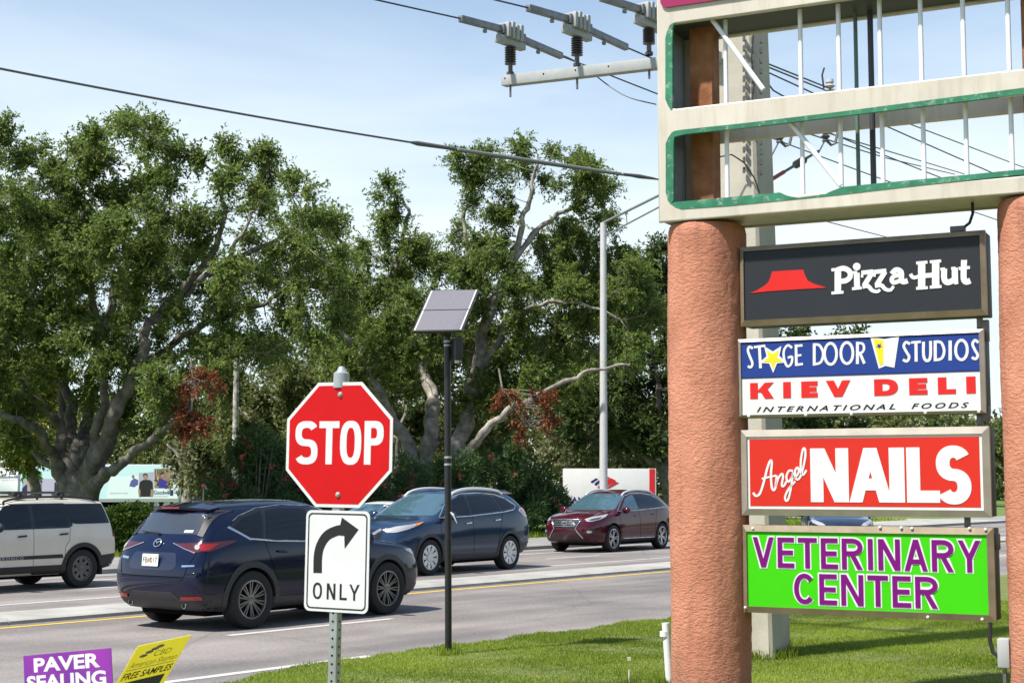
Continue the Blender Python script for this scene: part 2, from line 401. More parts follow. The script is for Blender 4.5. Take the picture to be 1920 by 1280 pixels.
def patch(name, poly, view, bvh, m, parent, off=.004, depth=.014, cell=.07, r=0.):
    if r: poly = rnd(poly, r)
    bm = bmesh.new(); vs = [bm.verts.new((p[0], p[1], 0)) for p in poly]; bm.faces.new(vs)
    for ax in (0, 1):
        lo, hi = min(p[ax] for p in poly), max(p[ax] for p in poly); k = int((hi-lo)/cell)
        for q in range(1, k+1):
            co = [0, 0, 0]; no = [0, 0, 0]; co[ax] = lo + (hi-lo)*q/(k+1); no[ax] = 1
            bmesh.ops.bisect_plane(bm, geom=bm.verts[:]+bm.edges[:]+bm.faces[:], plane_co=co, plane_no=no, dist=1e-5)
    bmesh.ops.triangulate(bm, faces=[f for f in bm.faces if len(f.verts) > 4])
    nrm = {}
    for v in bm.verts:
        p, n = hit(bvh, view, v.co.x, v.co.y); v.co = p + n*off; nrm[v] = n
    bm.normal_update()
    d = VIEW[view](0, 0)[1]
    tot = Vector()
    for f in bm.faces: tot += f.normal * f.calc_area()
    if tot.dot(d) > 0: bmesh.ops.reverse_faces(bm, faces=bm.faces[:])
    be = [e for e in bm.edges if len(e.link_faces) == 1]
    low = {}
    for e in be:
        for v in e.verts:
            if v not in low: low[v] = bm.verts.new(v.co - nrm[v]*depth)
    for e in be:
        l_ = e.link_loops[0]; a, b = l_.vert, l_.link_loop_next.vert
        bm.faces.new((b, a, low[a], low[b]))
    me = bpy.data.meshes.new(name); bm.to_mesh(me); bm.free(); me.shade_smooth(); me.set_sharp_from_angle(angle=R(40))
    return link(name, me, m, parent)
def trim(name, pts, view, bvh, m, parent, r=.012, off=.004, closed=False, n=6, step=.06):
    Q = []; k = len(pts)
    for i in range(k if closed else k-1):
        a, b = Vector(pts[i]), Vector(pts[(i+1) % k]); q = max(1, int((b-a).length/step))
        Q += [a + (b-a)*j/q for j in range(q)]
    if not closed: Q.append(Vector(pts[-1]))
    W = []
    for p in Q:
        c, nn = hit(bvh, view, p.x, p.y); W.append(c + nn*off)
    return MB().tube(W, r, n, closed=closed).build(name, m, parent, smooth=True, sharp=60)
def mir(poly): return [(-p[0], p[1]) for p in poly]
def ring_poly(ax, zc, r0, r1, zlow, n=28):
    """side view band hugging a wheel arch down to zlow"""
    a0 = math.asin(max(-1, min(1, (zlow-zc)/r0)));
    A = [a0 + (math.pi - 2*a0)*i/n for i in range(n+1)]
    return [(ax + r1*math.cos(a), max(zlow, zc + r1*math.sin(a))) for a in A] + [(ax + r0*math.cos(a), max(zlow, zc + r0*math.sin(a))) for a in A[::-1]]
def wheels(car, P, style, tone, cap=None):
    rw, w_, rr = P['rw'], P['tw'], P['rr']
    t = MB(); h = w_/2
    t.lathe([(rr-.01, -h*.80), (rr+.02, -h*.98), ((rr+rw)/2, -h*1.04), (rw*.965, -h*.93), (rw, -h*.72), (rw*1.002, -h*.3), (rw*.996, -h*.27), (rw*.996, -h*.2), (rw*1.002, -h*.17), (rw*1.002, h*.17), (rw*.996, h*.2), (rw*.996, h*.27), (rw*1.002, h*.3), (rw, h*.72), (rw*.965, h*.93), ((rr+rw)/2, h*1.04), (rr+.02, h*.98), (rr-.01, h*.8)], 48, 'y', closed=True)
    # rim faces -y (outer side)
    d = MB(); yo = -h*.80
    d.lathe([(rr+.006, yo-.012), (rr-.012, yo-.016), (rr-.022, yo+.004), (rr-.022, yo+.05)], 48, 'y')
    bk = MB().lathe([(0, yo+.075), (rr-.015, yo+.07)], 40, 'y')  # near-black backing disc stands in for the shaded inside of the rim
    M4 = Matrix.Rotation(R(90), 4, 'X')   # local xy -> xz plane
    def spoke(a, w0, w1, r0, r1, y, th=.022):
        c, s_ = math.cos(a), math.sin(a)
        pl = [(r0*c + w0*s_/2, r0*s_ - w0*c/2), (r1*c + w1*s_/2, r1*s_ - w1*c/2), (r1*c - w1*s_/2, r1*s_ + w1*c/2), (r0*c - w0*s_/2, r0*s_ + w0*c/2)]
        vs = [Vector((p[0], yo + y + (.018 if i in (0, 3) else 0), p[1])) for i, p in enumerate(pl)] + [Vector((p[0], yo + y + th + .02, p[1])) for p in pl]
        d.add(vs, [(0,1,2,3), (7,6,5,4), (0,4,5,1), (1,5,6,2), (2,6,7,3), (3,7,4,0)])
    if style == 'twin10':
        for k in range(10):
            a = 2*math.pi*k/10
            spoke(a-.10, .020, .018, .05, rr-.015, .0); spoke(a+.10, .020, .018, .05, rr-.015, .0)
    elif style == 'cap':
        d.lathe([(0, yo-.012), (.07, yo-.012), (.085, yo)], 32, 'y')
        for k in range(9): spoke(2*math.pi*k/9, .055, .095, .06, rr-.012, -.008)
    elif style == 'twin5':
        for k in range(5):
            a = 2*math.pi*k/5 + .3
            spoke(a-.17, .038, .034, .05, rr-.012, 0); spoke(a+.17, .038, .034, .05, rr-.012, 0)
    elif style == 'holes':
        for k in range(8): spoke(2*math.pi*k/8, .085, .075, .05, rr-.014, .004)
        d.lathe([(rr-.014, yo+.004), (rr-.05, yo+.008)], 40, 'y')
    d.lathe([(0, yo+.008), (.035, yo+.006), (.062, yo+.014), (.066, yo+.05)], 24, 'y')
    first = None
    for ax in P['axles']:
        for sgn in (-1, 1):
            loc = (ax, sgn*P['track'], rw)
            if first is None:
                wh = t.build('wheel', RUBBER, car, smooth=True, sharp=30); wh.location = loc
                rm = d.build('rim', tone, wh, smooth=True, sharp=30); bb = bk.build('dark_backing', DARK, wh)
                first = (wh, [rm, bb])
            else:
                wh = first[0].copy(); COL.objects.link(wh); wh.parent = car; wh.location = loc
                for ch in first[1]:
                    c = ch.copy(); COL.objects.link(c); c.parent = wh
            wh.rotation_euler = (0, (ax*7.3) % 6, 0 if sgn < 0 else math.pi)
def underbody(car, P, z=.20):
    a, b = P['axles']; mb = MB()
    mb.box(a-.55, -.62, z-.02, b+.5, .62, z+.25)
    for ax in (a, b): mb.tube([(ax, -.7, P['rw']), (ax, .7, P['rw'])], .05, 8)
    mb.build('underbody', DARK, car)
def mirror_part(car, x, y, z, m, s=1., glass=True):
    for sg in (1, -1):
        mb = MB(); mb.lathe([(0, -.125), (.045, -.12), (.075, -.07), (.082, 0), (.07, .08), (.03, .12), (0, .125)], 16, 'y', org=(0, 0, 0))
        o = mb.build('door_mirror', m, car, smooth=True, sharp=60); o.location = (x, sg*(y+.10), z); o.scale = (.85*s, 1*s, 1.0*s)
        arm = MB().box(-.03, -.06, -.09, .03, .02, -.05).build('mirror_arm', BLKPL, o); 
        if sg > 0: arm.scale = (1, 1, 1)
def handle(bvh, car, view, u, v, m, wd=.19, h_=.026):
    p, n = hit(bvh, view, u, v)
    M4 = Matrix.Translation(p + n*.018)
    s = -1 if view == 'R' else 1
    MB().box(-wd/2, -.014, -h_/2, wd/2, .014, h_/2).build('door_handle', m, car, bevel=.009).matrix_basis = M4 @ Matrix.Rotation(R(4), 4, 'Y')
def seams(car, P, bvh, lines, view, m=None, r=.005):
    for q in lines: trim('door_seam', q, view, bvh, DARK, car, r=r, off=-.001)

BASE = dict(X=[-2.2, -2.06, -1.82, -1.35, -.8, -.2, .2, .6, .98, 1.2, 1.55, 1.87, 2.1, 2.2],
    top=[(-2.2, 1.585), (-1.8, 1.635), (-1.0, 1.685), (-.2, 1.69), (.22, 1.655), (1.0, 1.17), (1.2, 1.125), (1.8, 1.07), (2.1, 1.02), (2.2, .99)],
    belt=[(-2.2, 1.16), (-1.3, 1.13), (0, 1.07), (1.0, 1.03), (1.5, .99), (2.0, .94), (2.2, .89)],
    wmax=[(-2.2, .80), (-1.95, .895), (-1.35, .925), (0, .905), (1.35, .925), (1.8, .90), (2.1, .82), (2.2, .70)],
    wbelt=[(-2.2, .73), (-1.95, .825), (-1.35, .865), (0, .865), (1.0, .86), (1.35, .865), (1.8, .83), (2.1, .74), (2.2, .62)],
    wroof=[(-2.2, .53), (-1.5, .60), (0, .63), (.22, .60), (.95, .76), (1.3, .72), (1.8, .67), (2.2, .5)],
    crown=[(-2.2, .05), (.2, .055), (1.0, .05), (2.2, .05)],
    sill=[(-2.2, .33), (-1.9, .27), (-1.3, .22), (1.3, .22), (2.0, .22), (2.2, .26)],
    rshift=[.18, .18, .18, .05, -.07, -.04, .10, .27, .33, .31, .30], fshift=[-.12, -.12, -.12, -.02, .06, .06, -.02, -.05, -.08, -.06, -.04],
    rbulge=.07, fbulge=.14, axles=(-1.35, 1.35), rw=.355, tw=.235, rr=.235, rarch=.41, track=.80, crease={})
def params(**k):
    P = dict(BASE); P.update(k); return P
def place(root, px, py, local, head, z=0., k=1.):
    """put the car so that its own point `local` stands where (px, py) meets the road"""
    g = gnd(px, py, z); M4 = Matrix.Rotation(head, 4, 'Z'); q = M4 @ Vector(local) * k
    root.matrix_world = Matrix.Translation((g.x - q.x, g.y - q.y, z)) @ M4 @ Matrix.Scale(k, 4)
FWD = math.atan2(RD.y, RD.x); REV = FWD + math.pi

# --- navy SUV seen from behind
def navy_suv():
    P = params(crease={6: .35}, rw=.378, rr=.248, rarch=.432, tw=.245)
    P['sill'] = [(-2.2, .25), (-1.9, .23), (-1.3, .22), (1.3, .22), (2.0, .22), (2.2, .26)]
    c = empty('parked_suv', None, 'dark navy blue SUV in the nearest lane, seen from behind, with a white licence plate', 'suv', 'cars on the road')
    c.name = 'navy_suv'
    pm = paint('navy paint', (.0024, .0058, .027), metal=.0, rough=.3)
    b, bv = car_body(P, 'body', pm, c); underbody(c, P)
    wheels(c, P, 'twin10', GUN)
    for s, V_ in ((1, 'R'), (-1, 'L')):
        dlo = [(.97, 1.075), (.62, 1.31), (.32, 1.50), (.0, 1.575), (-.55, 1.59), (-1.05, 1.55), (-1.42, 1.45), (-1.66, 1.315), (-1.34, 1.165), (-.9, 1.125), (0, 1.095)]
        patch('window_surround', dlo, V_, bv, BLKGL, c, off=.002, r=.04)
        patch('window', [(.78, 1.115), (.34, 1.445), (.02, 1.53), (-.07, 1.53), (-.07, 1.125)], V_, bv, GLASS, c, off=.006, r=.03)
        patch('window', [(-.15, 1.125), (-.15, 1.54), (-.62, 1.55), (-.90, 1.535), (-1.06, 1.16), (-.8, 1.145)], V_, bv, GLASS, c, off=.006, r=.03)
        patch('window', [(-1.12, 1.175), (-.99, 1.53), (-1.38, 1.435), (-1.56, 1.32), (-1.33, 1.195)], V_, bv, GLASS, c, off=.006, r=.02)
        trim('window_trim', [(.97, 1.075), (0, 1.095), (-.9, 1.125), (-1.34, 1.165)], V_, bv, CHROME, c, r=.012, off=.006)
        patch('window_trim', [(-1.30, 1.15), (-1.36, 1.15), (-1.68, 1.315), (-1.64, 1.335)], V_, bv, CHROME, c, off=.008)
        trim('window_trim', [(-1.55, 1.40), (-1.42, 1.465), (-1.05, 1.562), (-.55, 1.602), (0, 1.587), (.32, 1.512)], V_, bv, CHROME, c, r=.006, off=.004)
        for ax in P['axles']:
            patch('wheel_arch', ring_poly(ax, P['rw'], .418, .495, .25), V_, bv, GREYPL, c, off=.012, depth=.05, cell=.05)
        patch('sill_cladding', [(-.96, .22), (.96, .22), (.96, .40), (.3, .385), (-.96, .40)], V_, bv, GREYPL, c, off=.008)
        patch('rear_corner_cladding', [(-2.3, .26), (-1.78, .26), (-1.79, .50), (-2.0, .47), (-2.3, .50)], V_, bv, GREYPL, c, off=.007)
        handle(bv, c, V_, -.80, .985, pm); handle(bv, c, V_, .22, .965, pm)
        seams(c, P, bv, [[(-.11, 1.09), (-.11, .45)], [(-1.10, 1.14), (-1.02, .9), (-.9, .62), (-.9, .42)], [(.95, 1.05), (.97, .75), (.9, .42)]], V_)
        patch('mirror_flag', [(.80, 1.09), (.93, 1.09), (.80, 1.16)], V_, bv, BLKPL, c, off=.01)
    mirror_part(c, .78, .90, 1.12, pm)
    patch('rear_window', [(-.66, 1.235), (.66, 1.235), (.57, 1.50), (-.57, 1.50)], 'B', bv, mat('rear glass', (.03, .034, .038), rough=.04, spec=1.0, coat=1.0), c, off=.005, r=.06)
    # roof spoiler and side fins
    sp = [(-1.985 + .17*abs(y/.57)**2.2, y, 1.555 - .035*abs(y/.57)**2) for y in np.linspace(-.57, .57, 15)]
    mb = MB(); vs = []
    for (x, y, z) in sp:
        k = abs(y/.57)**2
        vs += [(x+.02, y, z), (x, y, z+.035), (x+.30-.12*k, y*.97, z+.092-.03*k), (x+.30-.12*k, y*.97, z+.0)]
    fs = []
    for i in range(len(sp)-1): fs += [(4*i+k, 4*i+(k+1) % 4, 4*i+4+(k+1) % 4, 4*i+4+k) for k in range(4)]
    fs += [(0, 3, 2, 1), tuple(4*(len(sp)-1)+k for k in range(4))]
    mb.add(vs, fs).build('spoiler', pm, c, smooth=True, sharp=50)
    MB().box(-1.992, -.17, 1.562, -1.96, .17, 1.584).build('brake_lamp', TAILR, c, bevel=.006)
    for s in (1, -1):
        patch('window_fin', [(s*.60, 1.22), (s*.69, 1.20), (s*.62, 1.53), (s*.55, 1.54)], 'B', bv, BLKPL, c, off=.012)
        Q_v = 'BL' if s > 0 else 'BR'
        lamp = patch('tail_lamp', [(-1.30, 1.115), (-1.12, 1.125), (-.90, 1.135), (-.56, 1.155), (-.53, 1.14), (-.70, 1.075), (-.86, 1.02), (-1.04, 1.01), (-1.18, 1.06)], Q_v, bv, TAILD, c, off=.010, cell=.04)
        patch('tail_lamp_core', [(-.99, 1.11), (-.74, 1.12), (-.87, 1.035), (-.98, 1.03)], Q_v, bv, TAILR, lamp, off=.014, cell=.04)
        patch('reversing_lamp', circ(-1.015, 1.072, .032, 14), Q_v, bv, LENS, lamp, off=.018)
        trim('lamp_trim', [(-1.33, 1.12), (-1.18, 1.052), (-1.04, 1.002)], Q_v, bv, CHROME, c, r=.007, off=.010)
        patch('reflector', [(s*.52, .445), (s*.80, .455), (s*.80, .415), (s*.52, .41)], 'B', bv, TAILR, c, off=.018)
        p, n = hit(bv, 'B', s*.52, .33)
        MB().lathe([(.036, .06), (.042, -.01), (.036, -.012), (.034, .04), (0, .045)], 20, 'x', org=(p.x-.02, s*.52, .335)).build('exhaust_pipe', CHROME, c, smooth=True)
    patch('bumper_cladding', [(-.90, .22), (.90, .22), (.90, .40), (.48, .41), (.38, .50), (-.38, .50), (-.48, .41), (-.90, .40)], 'B', bv, GREYPL, c, off=.010, depth=.03)
    patch('plate_recess', [(-.47, .82), (-.40, 1.005), (.40, 1.005), (.47, .82), (.36, .78), (-.36, .78)], 'B', bv, mat('plate recess', (.008, .012, .035), rough=.35, coat=.6), c, off=.003, r=.05)
    trim('tailgate_seam', [(-.72, 1.0), (-.66, .86), (-.60, .70), (.60, .70), (.66, .86), (.72, 1.0)], 'B', bv, DARK, c, r=.006, off=0)
    trim('bumper_crease', [(-.86, .765), (-.62, .735), (-.57, .66), (.57, .66), (.62, .735), (.86, .765)], 'B', bv, pm, c, r=.010, off=.0)
    p, n = hit(bv, 'B', 0, .905); fr = frame(p + Vector((-.03, 0, 0)), (0, -1, 0), (.08, 0, 1), (-1, 0, .08))
    pl = flat('license_plate', rrect(-.155, -.078, .155, .078, .012), 0, .006, WHITEP, c); pl.matrix_basis = fr
    font_text('plate_number', 'FBI 017', -.135, -.036, .135, .036, .0082, mat('plate green', (.03, .10, .07), rough=.5), pl, off=.0)
    flat('plate_orange', circ(-.008, -.004, .026, 12), .0064, .0072, mat('orange fruit', (.75, .20, .03)), pl); flat('plate_leaf', circ(.010, .024, .014, 10), .0064, .0078, mat('orange leaf', (.03, .28, .10)), pl)
    flat('plate_sticker', rrect(.11, .045, .142, .068, .004), .0064, .0082, mat('plate yellow', (.7, .55, .05)), pl)
    # emblem: a chrome ring with a winged bar
    p, n = hit(bv, 'B', 0, 1.115); fr = frame(p + n*.012, (0, -1, 0), (n.z, 0, -n.x) if n.x < 0 else (0, 0, 1), n)
    em = empty('emblem_mount'); bpy.data.objects.remove(em)
    mb = MB().tube([(.068*math.cos(a), .056*math.sin(a), .004) for a in np.linspace(0, 2*math.pi, 33)[:-1]], .008, 8, closed=True)
    mb.tube([(-.058, .022, .006), (-.02, .016, .010), (0, -.014, .012), (.02, .016, .010), (.058, .022, .006)], [.004, .009, .007, .009, .004], 8)
    e = mb.build('emblem', CHROME, c, smooth=True); e.matrix_basis = fr
    p, n = hit(bv, 'B', -.03, 1.235)
    MB().tube([(p.x-.02, .06, 1.225), (p.x+.01, .10, 1.245), (p.x+.012, .44, 1.265)], [.022, .016, .007], 8).build('rear_wiper', BLKPL, c, smooth=True)
    patch('hatch_badge', [(-.56, .825), (-.74, .835), (-.74, .855), (-.56, .848)], 'B', bv, CHROME, c, off=.012)
    patch('model_badge', [(.50, .905), (.66, .915), (.66, .945), (.50, .935)], 'B', bv, CHROME, c, off=.006)
    patch('window_sticker', [(-.36, 1.255), (-.50, 1.255), (-.50, 1.285), (-.36, 1.285)], 'B', bv, WHITEP, c, off=.008)
    fin = MB(); fin.add([(-1.55, 0, 1.725), (-1.60, -.025, 1.655), (-1.60, .025, 1.655), (-1.42, 0, 1.67), (-1.57, 0, 1.725)], [(0, 4, 1, 3), (0, 3, 2, 4), (4, 2, 1), (1, 2, 3)])
    fin.build('roof_antenna', BLKGL, c)
    for s in (1, -1):
        trim('roof_channel', [(-1.7, s*.53), (-1, s*.575), (-.2, s*.585), (.15, s*.57)], 'T', bv, BLKPL, c, r=.008, off=0)
    # nose, hardly seen from here
    for s in (1, -1):
        patch('headlamp', [(s*.45, .84), (s*.80, .93), (s*.80, .85), (s*.48, .78)], 'F', bv, LENS, c, off=.008)
        patch('headlamp', [(1.78, .93), (2.3, .90), (2.3, .80), (2.0, .84)], 'R' if s < 0 else 'L', bv, LENS, c, off=.008)
        patch('front_cladding', [(1.80, .25), (2.35, .25), (2.35, .40), (1.82, .45)], 'R' if s < 0 else 'L', bv, GREYPL, c, off=.008)
    patch('grille', [(-.45, .42), (.45, .42), (.5, .80), (-.5, .80)], 'F', bv, BLKGL, c, off=.006, r=.05)
    patch('windshield', [(-.74, 1.13), (.74, 1.13), (.60, 1.56), (-.60, 1.56)], 'F', bv, GLASS, c, off=.004, r=.06)
    return c

# --- slate blue SUV coming towards us (left side in view)
def slate_suv():
    P = params(crease={6: .3}, top=[(-2.2, 1.58), (-1.8, 1.63), (-1.0, 1.68), (-.2, 1.685), (.3, 1.64), (1.08, 1.18), (1.25, 1.14), (1.8, 1.09), (2.1, 1.04), (2.2, 1.01)],
        belt=[(-2.2, 1.22), (-1.3, 1.15), (0, 1.08), (1.0, 1.05), (1.5, 1.02), (2.0, .97), (2.2, .92)], rw=.35, rr=.235,
        rshift=[.16, .16, .16, .04, -.08, -.06, .04, .20, .30, .28, .27])
    c = empty('slate_suv', None, 'slate blue SUV with silver roof rails coming towards us beyond the median', 'suv', 'cars on the road')
    pm = paint('slate blue paint', (.014, .034, .078), metal=.1)
    b, bv = car_body(P, 'body', pm, c); underbody(c, P); wheels(c, P, 'cap', mat('silver hubcap', (.68, .69, .70), rough=.3, metal=.5))
    for s, V_ in ((1, 'R'), (-1, 'L')):
        dlo = [(1.0, 1.105), (.62, 1.36), (.34, 1.50), (0, 1.57), (-.6, 1.585), (-1.15, 1.55), (-1.45, 1.47), (-1.75, 1.32), (-1.62, 1.235), (-1.2, 1.19), (0, 1.125)]
        patch('window_surround', dlo, V_, bv, BLKGL, c, off=.002, r=.04)
        patch('window', [(.80, 1.15), (.36, 1.445), (.02, 1.53), (-.05, 1.53), (-.05, 1.16)], V_, bv, GLASS, c, off=.006, r=.03)
        patch('window', [(-.13, 1.165), (-.13, 1.535), (-.62, 1.55), (-.98, 1.53), (-1.12, 1.225)], V_, bv, GLASS, c, off=.006, r=.03)
        patch('window', [(-1.20, 1.24), (-1.06, 1.525), (-1.42, 1.44), (-1.66, 1.315), (-1.56, 1.26)], V_, bv, GLASS, c, off=.006, r=.02)
        trim('window_trim', dlo, V_, bv, CHROME, c, r=.012, off=.005, closed=True)
        for ax in P['axles']: patch('wheel_arch', ring_poly(ax, P['rw'], .395, .455, .25), V_, bv, GREYPL, c, off=.010, depth=.05, cell=.05)
        patch('sill_cladding', [(-.96, .22), (.96, .22), (.96, .36), (-.96, .36)], V_, bv, GREYPL, c, off=.008)
        patch('rear_corner_cladding', [(-2.35, .28), (-1.79, .28), (-1.80, .52), (-2.35, .58)], V_, bv, GREYPL, c, off=.007)
        Bv, Fv = ('BL', 'FL') if s < 0 else ('BR', 'FR')
        Bv, Fv = ('BR', 'FR') if V_ == 'R' else ('BL', 'FL')
        lamp = patch('tail_lamp', rnd([(-1.02, 1.07), (-.78, 1.08), (-.69, 1.20), (-.80, 1.27), (-1.05, 1.27)], .04), Bv, bv, LENS, c, off=.010, cell=.04)
        patch('tail_lamp_core', [(-1.0, 1.14), (-.80, 1.15), (-.75, 1.22), (-.84, 1.25), (-1.02, 1.25)], Bv, bv, mat('pink lamp', (.55, .12, .2), rough=.1, coat=1), lamp, off=.013, cell=.04)
        lamp = patch('headlamp', rnd([(.46, 1.035), (.70, .995), (1.02, .955), (1.26, .90), (1.22, .84), (1.04, .845), (.80, .90), (.62, .96)], .02), Fv, bv, LENS, c, off=.010, cell=.04)
        patch('side_indicator', [(.45, 1.036), (.62, 1.005), (.66, .955), (.58, .975)], Fv, bv, AMBER, lamp, off=.013, cell=.04)
        handle(bv, c, V_, -.92, 1.03, CHROME); handle(bv, c, V_, .08, .985, CHROME)
        seams(c, P, bv, [[(-.09, 1.12), (-.09, .38)], [(-1.15, 1.18), (-1.02, .9), (-.93, .60), (-.93, .38)], [(.98, 1.08), (1.0, .75), (.92, .40)]], V_)
        # raised roof rail
        w_ = []
        for x in np.linspace(-1.5, .35, 14):
            p, n = hit(bv, 'T', x, s*.575); w_.append(p + Vector((0, 0, .075*math.sin(math.pi*min(1, max(0, (x+1.5)/1.85)))**.3)))
        MB().tube(w_, .032, 8).build('roof_rail', RAIL, c, smooth=True)
    mirror_part(c, .82, .90, 1.15, pm)
    MB().box(.885, .90, 1.12, .905, 1.06, 1.145).build('mirror_indicator', AMBER, c)
    patch('windshield', [(-.76, 1.15), (.76, 1.15), (.61, 1.57), (-.61, 1.57)], 'F', bv, CLEARG, c, off=.004, r=.06)
    patch('grille', [(-.42, .70), (.42, .70), (.46, .90), (-.46, .90)], 'F', bv, BLKGL, c, off=.006, r=.03)
    trim('grille_chrome', [(-.42, .90), (-.14, .74), (.14, .74), (.42, .90)], 'F', bv, CHROME, c, r=.03, off=.012)
    patch('lower_grille', [(-.6, .30), (.6, .30), (.62, .52), (-.62, .52)], 'F', bv, BLKPL, c, off=.006, r=.03)
    patch('rear_window', [(-.62, 1.24), (.62, 1.24), (.54, 1.50), (-.54, 1.50)], 'B', bv, GLASS, c, off=.005, r=.06)
    MB().add([(-2.0, -.5, 1.56), (-1.7, -.52, 1.62), (-1.7, .52, 1.62), (-2.0, .5, 1.56), (-2.0, -.5, 1.59), (-1.7, -.52, 1.65), (-1.7, .52, 1.65), (-2.0, .5, 1.59)], [(0,3,2,1), (4,5,6,7), (0,1,5,4), (1,2,6,5), (2,3,7,6), (3,0,4,7)]).build('spoiler', pm, c)
    return c

# --- maroon SUV
def maroon_suv():
    P = params(crease={6: .25}, top=[(-2.25, 1.55), (-1.8, 1.61), (-1.0, 1.67), (-.2, 1.68), (.35, 1.63), (1.15, 1.15), (1.3, 1.12), (1.85, 1.06), (2.15, 1.01), (2.3, .98)], belt=[(-2.2, 1.16), (-1.3, 1.13), (0, 1.07), (1.0, 1.03), (1.5, .99), (2.0, .94), (2.3, .89)],
        X=[-2.25, -2.1, -1.85, -1.37, -.8, -.2, .3, .7, 1.12, 1.3, 1.6, 1.92, 2.15, 2.28], axles=(-1.37, 1.37), rw=.365, rr=.255, rarch=.405,
        rshift=[.16, .16, .16, .05, -.05, -.05, .08, .30, .48, .46, .45], rfall=(1, .85, .45))
    c = empty('maroon_suv', None, 'maroon red SUV with a wide chrome-edged grille beside the white bank sign', 'suv', 'cars on the road')
    pm = paint('maroon paint', (.060, .004, .012), metal=.1)
    b, bv = car_body(P, 'body', pm, c); underbody(c, P); wheels(c, P, 'twin5', ALU)
    for s, V_ in ((1, 'R'), (-1, 'L')):
        dlo = [(1.05, 1.085), (.66, 1.33), (.36, 1.49), (0, 1.56), (-.6, 1.57), (-1.1, 1.52), (-1.45, 1.40), (-1.85, 1.20), (-1.75, 1.17), (0, 1.10)]
        patch('window_surround', dlo, V_, bv, BLKGL, c, off=.002, r=.04)
        patch('window', [(.85, 1.12), (.38, 1.43), (.02, 1.52), (-.07, 1.52), (-.07, 1.135)], V_, bv, CLEARG, c, off=.006, r=.03)
        patch('window', [(-.14, 1.14), (-.14, 1.525), (-.62, 1.535), (-.92, 1.51), (-1.06, 1.165)], V_, bv, GLASS, c, off=.006, r=.03)
        patch('window', [(-1.12, 1.17), (-1.0, 1.50), (-1.38, 1.39), (-1.72, 1.215)], V_, bv, GLASS, c, off=.006, r=.02)
        trim('window_trim', dlo, V_, bv, CHROME, c, r=.010, off=.005, closed=True)
        patch('sill_cladding', [(-.94, .22), (.94, .22), (.94, .33), (-.94, .33)], V_, bv, BLKPL, c, off=.006)
        trim('sill_trim', [(-.92, .345), (.86, .355)], V_, bv, CHROME, c, r=.014, off=.008)
        Bv, Fv = ('BR', 'FR') if V_ == 'R' else ('BL', 'FL')
        patch('tail_lamp', rnd([(-1.06, .99), (-.78, 1.0), (-.66, 1.07), (-.80, 1.11), (-1.06, 1.11)], .03), Bv, bv, TAILR, c, off=.010, cell=.04)
        lamp = patch('headlamp', rnd([(.50, 1.02), (.72, .985), (1.02, .945), (1.24, .89), (1.18, .825), (1.04, .83), (.80, .88), (.62, .94)], .02), Fv, bv, LENS, c, off=.010, cell=.04)
        patch('lamp_bezel', [(.74, .945), (1.02, .905), (1.14, .87), (1.06, .85), (.84, .89)], Fv, bv, GUN, lamp, off=.013, cell=.04)
        handle(bv, c, V_, -.86, .98, pm); handle(bv, c, V_, .12, .96, pm)
        seams(c, P, bv, [[(-.10, 1.10), (-.10, .36)], [(-1.12, 1.16), (-1.0, .88), (-.94, .60), (-.92, .36)], [(1.0, 1.06), (1.0, .75), (.92, .38)]], V_)
        w_ = []
        for x in np.linspace(-1.35, .40, 14):
            p, n = hit(bv, 'T', x, s*.575); w_.append(p + Vector((0, 0, .065*math.sin(math.pi*min(1, max(0, (x+1.35)/1.75)))**.3)))
        MB().tube(w_, .028, 8).build('roof_rail', RAIL, c, smooth=True)
        patch('fog_lamp', circ(s*.68, .56, .055, 14, .035), 'F', bv, LENS, c, off=.012)
        patch('fog_recess', [(s*.54, .50), (s*.80, .55), (s*.76, .64), (s*.60, .62)], 'F', bv, BLKPL, c, off=.005)
    mirror_part(c, .86, .90, 1.12, pm)
    patch('windshield', [(-.76, 1.12), (.76, 1.12), (.60, 1.56), (-.60, 1.56)], 'F', bv, CLEARG, c, off=.004, r=.06)
    patch('grille', [(-.30, .66), (.30, .66), (.44, .86), (-.44, .86)], 'F', bv, BLKGL, c, off=.006)
    for z in (.70, .745, .79, .835):
        k = .30 + .14*(z-.66)/.2; trim('grille_bar', [(-k, z), (k, z)], 'F', bv, ALU, c, r=.007, off=.012)
    patch('lower_grille', [(-.50, .36), (.50, .36), (.34, .60), (-.34, .60)], 'F', bv, mat('maroon recess', (.03, .004, .008), rough=.3, coat=.5), c, off=.006)
    patch('front_lip', [(-.80, .24), (.80, .24), (.78, .36), (-.78, .36)], 'F', bv, BLKPL, c, off=.006)
    trim('grille_chrome', [(-.52, .40), (-.33, .64), (-.46, .875), (.46, .875), (.33, .64), (.52, .40)], 'F', bv, CHROME, c, r=.014, off=.014)
    p, n = hit(bv, 'F', 0, .78)
    fr = frame(p + Vector((.025, 0, 0)), (0, 1, 0), (0, 0, 1), (1, 0, 0))
    mb = MB().tube([(.075*math.cos(a), .055*math.sin(a), 0) for a in np.linspace(0, 2*math.pi, 25)[:-1]], .009, 6, closed=True).tube([(-.02, .04, 0), (-.02, -.02, 0), (.045, -.02, 0)], .010, 6)
    mb.build('emblem', CHROME, c, smooth=True).matrix_basis = fr
    return c

